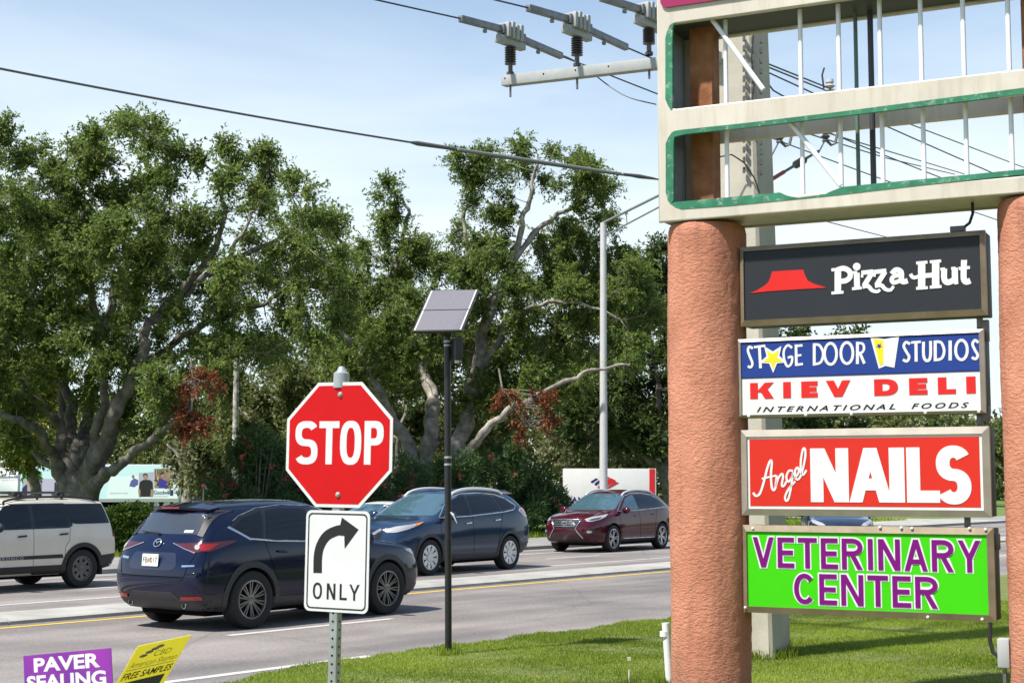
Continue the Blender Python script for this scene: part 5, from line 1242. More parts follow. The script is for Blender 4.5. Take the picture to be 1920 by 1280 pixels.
font_text('sample_lettering', 'FREE SAMPLES', k*.04, .165, k*.96, .225, 0, BLKS, b, off=.02, th=.001, shear=.1)
flat('navy_panel', _r(k*.1, .02, k*.9, .14), .0002, .001, mat('navy print', (.02, .03, .09)), b)
# ------------------------------------------------------------------ transmission pole and wires
CPOLE = mat('pole concrete', (.37, .345, .28), rough=.85, col2=(.48, .45, .38), vscale=1.5, bump=.12, bscale=30, detail=9)
YP = 17.4
pb_ = gnd(1421, 1231); YP = pb_.y
pr_ = empty('transmission_pole', Vector((pb_.x, YP, 0)), 'square concrete power pole standing behind the left column of the sign', 'power pole')
tl_ = atY(1386, 60, YP); wt, wbm = .265, .285
rot = Matrix.Rotation(-R(32), 4, 'Z')
mb = MB(); vs = []
for z, w_ in ((-.2, wbm), (tl_.z + 4, wt*.92)):
    x = (tl_.x - pb_.x)*z/tl_.z
    ch = w_*.12
    vs += [rot @ Vector(q) + Vector((x, 0, z)) for q in ((-w_+ch, -w_, 0), (w_-ch, -w_, 0), (w_, -w_+ch, 0), (w_, w_-ch, 0), (w_-ch, w_, 0), (-w_+ch, w_, 0), (-w_, w_-ch, 0), (-w_, -w_+ch, 0))]
mb.add(vs, [tuple(range(8))[::-1], tuple(range(8, 16))] + [(k, (k+1) % 8, 8+(k+1) % 8, 8+k) for k in range(8)]); mb.build('shaft', CPOLE, pr_)
def polept(px, py, dy=-.3): return atY(px, py, YP+dy) - Vector((pb_.x, YP, 0))
mb = MB()
for px in (1395, 1411, 1427):
    for k in range(14):
        y = 70 + k*19 + (px % 7)
        if px == 1411 and k > 9: continue
        p = polept(px, y, -.36); mb.box(p.x-.012, p.y-.03, p.z-.03, p.x+.012, p.y+.03, p.z+.03)
mb.build('step_bolts', STEEL, pr_)['kind'] = 'stuff'
for q in (((1413, 60), (1409, 110), (1414, 160), (1408, 200)), ((1345, 295), (1372, 290), (1395, 305), (1415, 335), (1424, 362))):
    MB().tube([polept(x, y, -.42) for x, y in q], .009, 5).build('ground_wire', BLKPL, pr_)
# crossarm with three switches, parallel to the shop sign
ARM = mat('painted grey steel', (.33, .34, .335), rough=.5, var=.08, vscale=6)
DSW = mat('switch metal', (.17, .18, .19), rough=.45, metal=.5, col2=(.26, .27, .28), vscale=8)
INS = mat('grey insulator', (.085, .08, .085), rough=.35)
A0 = atY(945, 153, 18.75); A1 = atY(1236, 119.5, 17.35)
adir = (A1 - A0); alen = adir.length; adir.normalize()
arm = empty('crossarm', A0, 'pale grey steel crossarm carrying three line switches, left of the cream cabinet', 'crossarm')
side = Vector((adir.y, -adir.x, 0)).normalized(); upa = side.cross(adir).normalized()
if upa.z < 0: upa = -upa
AF = frame(Vector((0, 0, 0)), adir, upa, adir.cross(upa))
ex = .80
MB().box(0, -.065, -.06, alen + ex, .065, .06, AF).build('beam', ARM, arm, bevel=.008)
mb = MB()
for t_ in (.06, .66, 1.14, 1.62): mb.prism(circ(t_, .02, .012, 8), .0601, .062, AF); mb.prism(circ(t_, .02, .012, 8), -.062, -.0601, AF)
mb.build('bolt_holes', DARK, arm)['kind'] = 'stuff'
def switch(px, pyb, pyt, hide, lab):
    r_ = ray(px, pyb); c = Vector((0, 0, CAM_H)); n_ = side; tt = (A0 - c).dot(n_)/r_.dot(n_); b0 = c + r_*tt
    s = empty('line_switch', b0, lab, 'line switch', 'switches on the crossarm')
    tz = atY(px, pyt, b0.y).z - b0.z
    prof = [(.045, 0), (.05, .03), (.03, .05), (.028, .12)]
    n2 = 8; z0 = .13
    for k in range(n2):
        z = z0 + (tz - .10 - z0)*k/n2; dz = (tz - .10 - z0)/n2
        prof += [(.030, z), (.074, z+dz*.30), (.074, z+dz*.38), (.030, z+dz*.5), (.030, z+dz)]
    prof += [(.034, tz-.09), (.034, tz)]
    MB().lathe(prof, 16).build('insulator', INS, s, smooth=True, sharp=40)
    MB().tube([(0, 0, -.28), (0, 0, -.05)], .014, 6).build('stud', STEEL, s)
    top = Vector((0, 0, tz))
    wd = Vector((RD.x, RD.y, 0)); 
    mb = MB()
    for k in range(4): mb.box(-.03, -.10, -.02, .03, .10, .17 + .02*(k % 2), Matrix.Translation(top + wd*(-.13 + .085*k)) @ Matrix.Rotation(FWD, 4, 'Z'))
    mb.box(-.26, -.05, -.10, .26, .05, -.0, Matrix.Translation(top) @ Matrix.Rotation(FWD, 4, 'Z'))
    mb.build('switch_body', ARM, s, bevel=.012)
    Q = lambda x, y, z: top + wd*x + Vector((0, 0, z)) + Vector((RN.x, RN.y, 0))*y
    def arm_(p, q, m_=DSW):
        d = (q - p); ln = d.length; e = d.normalized(); sd_ = e.cross(Vector((0, 0, 1))).normalized(); M4 = frame(p, e, sd_, e.cross(sd_)*-1)
        m = MB().box(0, -.035, -.042, ln, .035, .042, M4); m.box(ln*.4, -.02, -.10, ln*.4+.05, .02, -.056, M4); m.box(0.0, -.06, -.06, .05, .06, .06, M4); return m
    arm_(Q(-.16, 0, .08), Q(-.98, 0, .02)).build('switch_arm', DSW, s, bevel=.01)
    arm_(Q(.20, 0, .05), Q(1.08, 0, .02)).build('switch_arm', DSW, s, bevel=.01)
    return b0 + Q(-.98, 0, .02), b0 + Q(1.08, 0, .02)
ends = [switch(957, 141, 73, 0, 'outermost grey line switch at the free left end of the crossarm'), switch(1082, 125, 55, 0, 'middle grey line switch on the crossarm'),
        switch(1217, 104, 38, 0, 'line switch nearest the cream cabinet, half hidden by it')]
WIREM = mat('power line', (.035, .035, .042), rough=.5)
def cat_rom(P):
    Q = []
    for i in range(len(P)-1):
        a, b, c, d = P[max(0, i-1)], P[i], P[i+1], P[min(len(P)-1, i+2)]
        Q += [.5*((2*b) + (c-a)*t + (2*a-5*b+4*c-d)*t*t + (3*b-a-3*c+d)*t**3) for t in (0, .2, .4, .6, .8)]
    return Q + [P[-1]]
def wire(label, pts, r_=.012, sag=.0, n=24, m_=None, cat='power line', group='overhead wires', name='power_line'):
    P = []
    for i in range(len(pts)-1):
        a, b = Vector(pts[i]), Vector(pts[i+1])
        for k in range(n + (i == len(pts)-2)):
            t = k/n; P.append(a.lerp(b, t) - Vector((0, 0, 4*sag*t*(1-t))))
    if len(pts) > 3: P = [Vector(q) for q in cat_rom([Vector(q) for q in pts])]
    o0 = Vector(P[0]); o = MB().tube([p - o0 for p in P], r_, 6).build(name, m_ or WIREM, None, smooth=True); o.location = o0
    return tag(o, label, cat, group)
FW3 = Vector((RD.x, RD.y, 0))
nm_ = ('outermost', 'middle', 'inner')
for i, (a, b) in enumerate(ends):
    wire('dark wire running up and left from the %s crossarm switch' % nm_[i], [a, a - FW3*16 + Vector((0, 0, -1.2))], .011, .1)
    wire('dark wire running away to the right from the %s crossarm switch' % nm_[i], [b, b + FW3*38 + Vector((0, 0, .6))], .011, .3)
# jumper loop under the crossarm
wire('thin slack wire looping down below the crossarm', [atY(1040, 98, 19), atY(1085, 118, 18.6), atY(1140, 160, 18.2), atY(1180, 183, 18), atY(1230, 196, 17.7)], .008, 0)
# heavy communication cable with splice sleeves
ca, cb2, cc = atY(-40, 121, 12.0), atY(770, 267, 15.0), atY(1240, 337, 17.2)
cw = wire('long dark cable with a spliced sleeve, sloping across the trees to the sign', [ca, cb2, cc], .0105, .02, m_=mat('grey cable', (.10, .10, .115), rough=.5), cat='cable', name='overhead_cable')
mid = cb2.lerp(cc, .16)
o = MB().tube([cb2 - ca, cb2.lerp(mid, .15) - ca, mid - ca], [.012, .026, .020], 8).build('splice_sleeve', mat('splice sleeve', (.10, .10, .11), rough=.6), cw, smooth=True)
o = MB().tube([cb2.lerp(cc, .17) - ca, cb2.lerp(cc, .82) - ca], .018, 8).build('spiral_guard', mat('spiral guard', (.28, .30, .30), rough=.5, metal=.3), cw, smooth=True)
o = MB().tube([cb2.lerp(cc, .83) - ca, cb2.lerp(cc, .90) - ca, cb2.lerp(cc, .97) - ca], [.014, .026, .014], 8).build('splice_sleeve', mat('splice sleeve', (.1, .1, .1)), cw, smooth=True)
# wires and cut-outs right of the pole, seen through the open cabinet
for lab, pts, r_ in (
    ('upper wire dropping from the concrete pole to a pin insulator inside the open cabinet', [(1430, 116, 17.4), (1560, 168, 20)], .011),
    ('upper of two parallel wires crossing the lower cabinet opening', [(1540, 246, 19.5), (1680, 288, 26), (1830, 333, 34)], .011),
    ('lower of two parallel wires crossing the lower cabinet opening', [(1500, 246, 19.5), (1660, 296, 26), (1790, 327, 32)], .011),
    ('wire crossing both cabinet openings toward the right photo edge', [(1430, 122, 17.6), (1680, 223, 24), (1930, 318, 33)], .011),
    ('short curled wire beside the concrete pole at the upper opening', [(1431, 145, 17.3), (1450, 170, 17.3), (1480, 187, 17.4)], .009),
    ('thin wire under the cream cabinet sloping to the black sign', [(1510, 405, 22), (1660, 444, 27), (1800, 478, 32)], .009)):
    wire(lab, [atY(*p) for p in pts], r_, .0)
def pin_ins(px, py, Y, lab):
    p = atY(px, py, Y); o = empty('pin_insulator', p, lab, 'insulator')
    MB().lathe([(0, .13), (.05, .12), (.055, .08), (.035, .06), (.07, .03), (.035, .0), (.07, -.03), (.03, -.05), (.02, -.12), (0, -.12)], 14).build('porcelain', mat('pale porcelain', (.45, .45, .45), rough=.3), o, smooth=True)
    MB().tube([(-.08, 0, .0), (-.10, 0, .18), (-.07, 0, .28)], .012, 6).build('arrester_lead', BLKPL, o)
pin_ins(1556, 166, 20, 'pale pin insulator seen through the upper cabinet opening')
for k, (px, py) in enumerate(((1462, 264), (1548, 262))):
    p = atY(px, py, 18.6 + k*.4); o = empty('cutout_fuse', p, ('dark cut-out fuse nearer the concrete pole, in the lower cabinet opening', 'dark cut-out fuse farther right in the lower cabinet opening')[k], 'fuse', 'cut-out fuses behind the cabinet')
    MB().lathe([(.02, .13), (.06, .10), (.03, .07), (.06, .04), (.03, .01), (.05, -.02), (.0, -.03)], 12).build('porcelain', INS, o, smooth=True)
    MB().tube([(.02, 0, -.02), (.07, 0, -.07), (.12, 0, -.05), (.16, 0, .12)], .018, 6).tube([(-.02, 0, -.03), (-.12, 0, -.22)], .010, 5).build('fuse_clip', STEEL, o)
p, q = atY(1433, 345, 17.3), atY(1535, 283, 18.3)
o = empty('fibreglass_strut', p, 'slanting dark strut with red end between the pole and the fuses', 'strut')
MB().tube([Vector((0, 0, 0)), (q-p)*.35], .024, 8).build('red_end', mat('red grip', (.32, .03, .02), rough=.5), o)
pf = [(.014, 0)]
d_ = (q-p); M4 = frame(d_*.35, d_.orthogonal().normalized(), d_.normalized().cross(d_.orthogonal().normalized()), d_.normalized())
prof = [(.016, 0)]; 
for k in range(5): prof += [(.018, .30+k*.05), (.05, .315+k*.05), (.018, .33+k*.05)]
prof += [(.014, d_.length*.65)]
m = MB().lathe(prof, 10); m.v = [tuple(M4 @ Vector(v)) for v in m.v]; m.build('rod', STEEL, o, smooth=True)
o = empty('drop_insulator', atY(1436, 306, 17.3), 'dark ribbed insulator beside the concrete pole', 'insulator')
MB().lathe([(0, .12), (.03, .11), (.05, .08), (.03, .06), (.06, .04), (.03, .02), (.06, 0), (.03, -.02), (.06, -.04), (.03, -.06), (0, -.1)], 12).build('porcelain', INS, o, smooth=True)

# ------------------------------------------------------------------ street light
YL = 50.5
lb = atY(1131.5, 960, YL); lt = atY(1131, 418, YL)
sl_ = empty('street_light', Vector((lb.x, YL, .1)), 'tall pale concrete street light pole with a double arm in front of the bank sign', 'street light')
LP = mat('pale pole concrete', (.50, .50, .49), rough=.7, var=.06, vscale=3)
mb = MB().tube([(0, 0, -.1), (lt.x-lb.x, 0, lt.z-.1)], [.14, .10], 14); mb.build('pole', LP, sl_, smooth=True)
tp = Vector((lt.x-lb.x, 0, lt.z-.1)); e1 = atY(1236, 366, YL-2.5) - Vector((lb.x, YL, .1)); st2 = atY(1134, 442, YL) - Vector((lb.x, YL, .1)); e2 = atY(1236, 388, YL-2.5) - Vector((lb.x, YL, .1))
STL = mat('street light arm', (.22, .23, .23), rough=.5)
MB().tube([tp, e1, e1 + (e1-tp)*.5], .045, 8).tube([st2, e2, e2 + (e2-st2)*.3], .03, 8).tube([tp.lerp(e1, .42), st2.lerp(e2, .42)], .02, 6).build('light_arm', STL, sl_, smooth=True)
hd = e1 + (e1-tp)*.5
MB().box(-.1, -.18, -.08, .7, .18, .08, Matrix.Translation(hd)).build('lamp_head', STL, sl_, bevel=.05)

# ------------------------------------------------------------------ bank sign
YB = 62.5
bl_, br_ = atY(1056, 878, YB), atY(1230, 878, YB)
bs = empty('bank_sign', Vector((bl_.x, YB, .1)), 'white monument sign with a red stripe and a red and blue flag emblem', 'monument sign')
Wb, Hb = br_.x - bl_.x, bl_.z - .1
MB().box(0, 0, 0, Wb, .5, Hb).build('sign_slab', mat('white sign panel', (.68, .68, .67), rough=.4, var=.03, vscale=2), bs, bevel=.01)
BF = frame(Vector((0, -.001, 0)), (1, 0, 0), (0, 0, 1), (0, -1, 0))
def bq(px, py): q = atY(px, py, YB); return (q.x - bl_.x, q.z - .1)
def bc(pts): return [bq(960 + x*.1875, 820 + y*.1875) for x, y in pts]
BRED, BBLU = mat('sign red', (.62, .015, .018), rough=.4), mat('sign blue', (.012, .012, .17), rough=.4)
def onb(name, pts, m_, z0=0., z1=.015): o = flat(name, pts, z0, z1, m_, bs); o.matrix_basis = BF
onb('red_stripe', [bq(1217.5, 878.6), bq(1228, 878.6), bq(1228, 960), bq(1217.5, 960)], BRED)
for pts in ([(785, 440), (838, 405), (858, 410), (800, 450)], [(822, 462), (868, 425), (890, 436), (838, 476)], [(858, 490), (895, 462), (915, 470), (880, 502)]): onb('flag_stripe', bc(pts), BBLU)
for pts in ([(945, 388), (975, 395), (1010, 412), (950, 440), (930, 430)], [(1020, 420), (1062, 448), (1030, 470), (975, 452)], [(1050, 455), (950, 508), (925, 500), (1000, 440)], [(858, 498), (905, 462), (925, 475), (880, 506)]): 
    pass
onb('flag_stripe', bc([(905, 430), (950, 388), (975, 396), (925, 442)]), BRED); onb('flag_stripe', bc([(925, 452), (985, 402), (1012, 414), (945, 466)]), BRED)
onb('flag_stripe', bc([(905, 478), (1018, 416), (1040, 430), (935, 486)]), BRED, .015, .02); onb('flag_stripe', bc([(940, 508), (1032, 438), (1066, 450), (965, 504)]), BRED)
onb('flag_stripe', bc([(852, 495), (888, 462), (905, 470), (872, 505)]), BRED, .015, .02)
a, b = bq(1064, 941), bq(1205, 931)
t_ = font_text('bank_lettering', 'BANK OF AMERICA', a[0], a[1], b[0], b[1], 0, BBLU, bs, off=.02, th=.012, space=1.1); t_.matrix_basis = BF

# ------------------------------------------------------------------ trailers far left
YT = 104.
def trailer(px0, px1, pyt, pyb, label, wheels_x):
    a, b = atY(px0, pyt, YT), atY(px1, pyb, YT); o = empty('box_trailer', Matrix.Translation((a.x, YT, .09)) @ Matrix.Rotation(R(9), 4, 'Z'), label, 'trailer', 'charity trailers parked behind the big tree')
    Wt = (b.x - a.x)*1.03; z0, z1 = b.z - .09, a.z - .09
    MB().box(0, 0, z0, Wt, 2.6, z1).build('box_body', mat('trailer white', (.86, .87, .88), rough=.4, var=.03), o, bevel=.03)
    MB().box(-.0, -.02, z0-.18, Wt, 2.6, z0-.01).build('side_rail', mat('trailer rail', (.42, .42, .42), rough=.5, metal=.4), o)
    for x in (-.02, Wt-.02): MB().box(x, -.03, z0-.02, x+.12, -.002, z1+.02).build('corner_post', mat('trailer post', (.24, .26, .28), rough=.5), o)
    MB().box(Wt*.1, .3, z0-.55, Wt*.92, 2.3, z0-.19).build('chassis', DARK, o)
    for x in wheels_x:
        w_ = MB().lathe([(.28, -.12), (.46, -.14), (.5, -.08), (.5, .1), (.3, .12)], 28, 'y', org=(0, 0, 0)).build('wheel', RUBBER, o, smooth=True); w_.location = (x*Wt, .2, .5)
        MB().lathe([(0, -.05), (.12, -.06), (.2, -.1), (.28, -.12), (.29, -.02)], 20, 'y').build('rim', WHITEP, w_, smooth=True)
    F_ = frame(Vector((0, -.001, 0)), (1, 0, 0), (0, 0, 1), (0, -1, 0))
    K = lambda px, py: ((atY(px, py, YT).x - a.x)*1.03, atY(px, py, YT).z - .09)
    def art(name, pts, col, lay): q = flat(name, [K(*p) for p in pts], .002+lay*.004, .004+lay*.004, mat(name + ' print %d' % (int(sum(col)*1e4)), col, rough=.5), o); q.matrix_basis = F_; return q
    def lettering(s, x0, y0, x1, y1, m_, **k):
        p, q = K(x0, y1), K(x1, y0); t = font_text('logo_lettering', s, p[0], p[1], q[0], q[1], .004, m_, o, th=.008, **k); t.matrix_basis = F_
    return art, lettering
NAVYP = mat('navy print', (.02, .03, .09))
art, let = trailer(-190, 31, 876, 938, 'plain white box trailer with a navy logo at the left photo edge', (.5, .6))
let('Goodwill', -16, 890.5, 18, 896, NAVYP, off=.02); art('logo_square', [(18.5, 890), (24, 890), (24, 900), (18.5, 900)], (.02, .02, .12), 0); let('SUNCOAST', -10, 898, 18, 900.5, mat('grey print', (.4, .4, .42)))
art, let = trailer(35, 320, 870, 936, 'long box trailer printed with photos of workers, behind the big tree trunk', (.80, .86, .92))
AQ = (.64, .88, .90)
art('aqua_field', [(37, 872), (318, 870.5), (318, 935), (37, 935)], AQ, 0)
art('pale_field', [(196, 893), (318, 890), (318, 934.5), (190, 934.5)], (.82, .93, .94), 1)
art('lilac_field', [(70, 897), (126, 897), (126, 935), (70, 935)], (.55, .50, .66), 1)
art('photo_background', [(41, 884), (76, 884), (76, 935), (41, 935)], (.42, .46, .46), 1); art('green_banner', [(41, 887), (75, 885), (75, 898), (41, 896)], (.06, .34, .08), 2)
art('person_print', [(40, 935), (41, 915), (48, 908), (62, 908), (69, 914), (71, 935)], (.035, .02, .13), 3); art('scarf_print', [(50, 908), (58, 908), (60, 926), (50, 928)], (.45, .36, .30), 4)
art('face_print', circ(55.5, 901.5, 5.2, 16, 7.5), (.42, .24, .16), 5); art('hair_print', [(49.5, 902), (50, 896), (55, 893), (60, 895), (61.5, 900), (58, 897), (53, 898)], (.02, .014, .012), 6)
art('person_print', [(97, 935), (98, 905), (104, 898), (112, 900), (114, 935)], (.03, .03, .045), 3); art('face_print', circ(105, 903, 5, 14, 6), (.30, .18, .13), 5)
art('photo_background', [(248, 886), (275, 884), (275, 930), (248, 930)], (.46, .48, .56), 2)
art('person_print', [(248, 917), (250, 903), (256, 899), (268, 899), (273, 903), (274, 920), (270, 931), (250, 931)], (.018, .018, .018), 3); art('face_print', circ(260, 893, 4, 16, 6), (.42, .25, .18), 4); art('hair_print', [(255.7, 893), (256, 888.5), (260, 886.5), (264, 888.5), (264.2, 893), (262, 889.5), (258, 889.5)], (.02, .014, .012), 5)
art('arm_print', [(247, 917), (251, 917), (251, 931), (248, 931)], (.42, .25, .18), 5); art('arm_print', [(270, 917), (274, 917), (273, 931), (269, 931)], (.42, .25, .18), 5)
art('person_print', [(231, 911), (234, 901), (240, 896), (247, 899), (247, 908), (240, 913)], (.12, .12, .34), 2); art('face_print', circ(238, 893, 2.4, 12, 3.4), (.30, .17, .11), 3)
art('shelf_print', [(276, 878), (310, 877), (310, 915), (276, 915)], (.34, .22, .16), 2)
rg = random.Random(4)
for r_ in range(3):
    for k in range(8):
        x = 277 + k*2.1; y = 880 + r_*11; art('book_print', [(x, y), (x+1.5, y), (x+1.5, y+8), (x, y+8)], rg.choice([(.4, .03, .03), (.05, .06, .2), (.5, .4, .2), (.08, .2, .1), (.5, .5, .48)]), 3)
art('person_print', [(284, 914), (283, 902), (289, 896), (297, 901), (303, 905), (300, 911), (298, 915)], (.05, .04, .30), 4); art('face_print', circ(291, 891, 4, 14, 5.5), (.40, .22, .14), 5); art('hair_print', [(286.5, 890), (287.5, 885), (292, 883.5), (295, 886), (290, 888)], (.02, .012, .01), 6)
art('shelf_person', [(303, 912), (302, 890), (305, 882), (309, 884), (309.5, 912)], (.50, .36, .26), 4)
let('Goodwill', 275, 919, 304, 927, NAVYP, off=.02); art('logo_square', [(304.5, 918), (310, 918), (310, 929), (304.5, 929)], (.02, .02, .16), 3); let('SUNCOAST', 276, 929, 302, 932, mat('grey print', (.4, .4, .42)))
let('THE POWER OF WORK', 196, 923, 229, 926, mat('grey print', (.4, .4, .42)))
# pale flat-roofed building behind the trailers
o = empty('pale_building', Vector((atY(-60, 870, 135).x, 135, 0)), 'pale low building with a flat roof behind the white trailers', 'building')
wv = atY(112, 858, 135).x - atY(-60, 858, 135).x; hz = atY(0, 858, 135).z
MB().box(0, 0, 0, wv, 10, hz-.4).build('wall', mat('cream wall', (.62, .60, .55), rough=.8), o); MB().box(-.3, -.3, hz-.4, wv+.3, 10.3, hz).build('roof_fascia', mat('white fascia', (.72, .71, .68), rough=.7), o)
MB().box(wv*.3, -.03, 0, wv*.3+1, 0, 2.2).build('door', mat('grey door', (.15, .16, .17)), o)

# ------------------------------------------------------------------ little things on the far verge
def bin_():
    b = atY(388, 932, 72); o = empty('litter_bin', Vector((b.x, 72, .09)), 'small dark green barrel bin on a post among the trees', 'litter bin')
    z0 = atY(388, 925, 72).z - .09; z1 = atY(388, 911, 72).z - .09
    MB().lathe([(0, z0), (.15, z0), (.165, z0+.1), (.165, z1-.05), (.14, z1), (0, z1+.02)], 18).build('barrel', mat('dark green paint', (.012, .07, .055), rough=.4), o, smooth=True)
    MB().tube([(0, 0, -.05), (0, 0, z0)], .03, 8).build('post', DARK, o)
    MB().box(-.08, -.168, z0+.12, .08, -.16, z0+.26).build('bin_notice', mat('pale green label', (.3, .5, .42)), o)
bin_()
b = atY(381, 935, 40); z1 = atY(381, 909, 40).z
o = empty('marker_post', Vector((b.x, 40, .09)), 'thin marker stick with a red top behind the navy car', 'marker')
MB().tube([(0, 0, -.05), (0, 0, z1-.15)], .016, 8).build('rod', mat('grey rod', (.25, .2, .19)), o); MB().lathe([(0, -.07), (.04, -.05), (.05, 0), (.04, .05), (0, .07)], 10, org=(0, 0, z1-.12)).build('red_top', mat('red reflector', (.35, .03, .03)), o)
# ------------------------------------------------------------------ vegetation
BARK = mat('grey bark', (.075, .066, .056), rough=.95, col2=(.22, .20, .17), vscale=3.5, bump=1.0, bscale=12, detail=12)
PALEBARK = mat('pale bark', (.13, .115, .095), rough=.95, col2=(.40, .37, .32), vscale=3.2, bump=.9, bscale=14, detail=12)
LEAF_F = leafmat('fig leaf', (.075, .132, .026), (.285, .360, .085), .48)
LEAF_D = leafmat('oak leaf', (.038, .068, .018), (.125, .170, .045), .34)
LEAF_B = leafmat('far leaf', (.085, .110, .036), (.245, .265, .085), .4)
LEAF_M = leafmat('mossy leaf', (.120, .130, .062), (.290, .290, .145), .4)
LEAF_O = leafmat('oleander leaf', (.035, .078, .026), (.110, .180, .062), .32)
LEAF_H = leafmat('hedge leaf', (.020, .055, .008), (.105, .165, .022), .3)
LEAF_R = leafmat('dead leaf', (.16, .050, .024), (.36, .140, .062), .3)
PINK = leafmat('pink petal', (.62, .06, .10), (.75, .16, .20), .3)
def unit(v): return v/np.maximum(1e-9, np.linalg.norm(v, axis=1, keepdims=True))
def leaves(name, P, ln, wd, rg, m, parent=None, down=.15, out=None, tint=None, fold=.18):
    n = len(P); a = rg.normal(0, 1, (n, 3)); a[:, 2] -= down
    if out is not None: a += out
    a = unit(a); b = unit(np.cross(a, rg.normal(0, 1, (n, 3)))); c = np.cross(a, b)
    Ls = ln*rg.uniform(.65, 1.3, n)[:, None]; Ws = wd*rg.uniform(.7, 1.25, n)[:, None]
    V = np.stack([P, P + a*Ls*.45 + b*Ws*.5 + c*Ls*fold*.5, P + a*Ls - c*Ls*fold*.6, P + a*Ls*.45 - b*Ws*.5 + c*Ls*fold*.5], 1).reshape(-1, 3)
    F = np.arange(n*4).reshape(n, 4)
    if tint is None: tint = np.clip(rg.beta(1.7, 2.6, n), 0, 1)
    return np_mesh(name, V, F, m, parent, tint=tint)
def sprays(name, B, D, rg, m, parent, nleaf, ln, wd, scale=1., droop=.25, per=6, twigm=None):
    """leafy twigs: every base point B (growing along D) throws a fan of twigs carrying leaves"""
    nl = 15; S = max(1, nleaf//(per*nl)); k = rg.integers(0, len(B), S) if S > len(B) else rg.permutation(len(B))[:S]
    b = np.repeat(B[k], per, 0); d = np.repeat(D[k], per, 0); M = len(b)
    td = unit(d*.7 + rg.normal(0, .62, (M, 3)) + np.array([0, 0, .22])); tl_ = rg.uniform(.32, .85, M)*scale*np.repeat(rg.uniform(.7, 1.25, S), per)
    b = b + rg.normal(0, .07, (M, 3))*scale
    t = rg.random((M, nl))**.75; P = b[:, None] + td[:, None]*(tl_[:, None]*t)[..., None]; P[..., 2] -= droop*tl_[:, None]*t**2
    sd = unit(np.cross(td, rg.normal(0, 1, (M, 3)))); sg = np.where(np.arange(nl) % 2, 1., -1.)
    a = td[:, None]*.75 + sd[:, None]*sg[None, :, None]*.9 + rg.normal(0, .38, (M, nl, 3)) - np.array([0, 0, .22])
    P = P.reshape(-1, 3); a = unit(a.reshape(-1, 3)); n = len(P)
    up = rg.normal(0, .55, (n, 3)) + np.array([0, 0, 1.]); bb = unit(np.cross(a, up)); c = np.cross(bb, a)
    Ls = ln*rg.uniform(.6, 1.35, n)[:, None]; Ws = wd*rg.uniform(.7, 1.3, n)[:, None]
    V = np.stack([P, P + a*Ls*.45 + bb*Ws*.5 + c*Ls*.08, P + a*Ls - c*Ls*.12, P + a*Ls*.45 - bb*Ws*.5 + c*Ls*.08], 1).reshape(-1, 3)
    tint = np.clip(rg.beta(1.8, 2.8, n) + np.repeat(rg.normal(0, .13, S), per*nl), 0, 1)
    o = np_mesh(name, V, np.arange(n*4).reshape(n, 4), m, parent, tint=tint)
    if twigm is not None:
        q = rg.random(M) < .6; b2, e2 = b[q], (b + td*tl_[:, None] - np.array([0, 0, 1.])*(droop*tl_*.9)[:, None])[q]; b2 = np.repeat(B[k], per, 0)[q]
        s2 = sd[q]*.008*scale; c2 = np.cross(td[q], sd[q])*.008*scale; K = len(b2)
        V = np.stack([b2 + s2, b2 - s2*.5 + c2*.87, b2 - s2*.5 - c2*.87, e2], 1).reshape(-1, 3); F = (np.arange(K)[:, None, None]*4 + np.array([[0, 1, 3], [1, 2, 3], [2, 0, 3]])[None]).reshape(-1, 3)
        np_mesh('twigs', V, F, twigm, parent)['kind'] = 'stuff'
    return o
def skeleton(start, attr, rg, step=.35, infl=4.5, kill=.75, iters=160, jit=.18, gap=.0):
    """space colonisation: returns node positions and parents"""
    N = [np.array(p) for p, _ in start]; par = [q for _, q in start]
    A = attr.copy()
    for it in range(iters):
        if len(A) == 0: break
        X = np.array(N); 
        d2 = (A**2).sum(1)[:, None] - 2*A @ X.T + (X**2).sum(1)[None]
        near = d2.argmin(1); dm = np.sqrt(np.maximum(0, d2[np.arange(len(A)), near]))
        A2 = A[dm > kill]; keep = dm > kill; near = near[keep]; dm = dm[keep]; A = A2
        if len(A) == 0: break
        act = dm < (infl if it > 2 else 50)
        if not act.any(): act = dm <= dm.min() + 1e-6
        dirs = {}
        v = (A[act] - X[near[act]])/dm[act][:, None]
        S = np.zeros((len(X), 3)); np.add.at(S, near[act], v); idx = np.unique(near[act])
        g = S[idx] + rg.normal(0, jit, (len(idx), 3)); g = unit(g)
        newp = X[idx] + g*step
        for i, p in zip(idx, newp): N.append(p); par.append(int(i))
    return np.array(N), np.array(par)
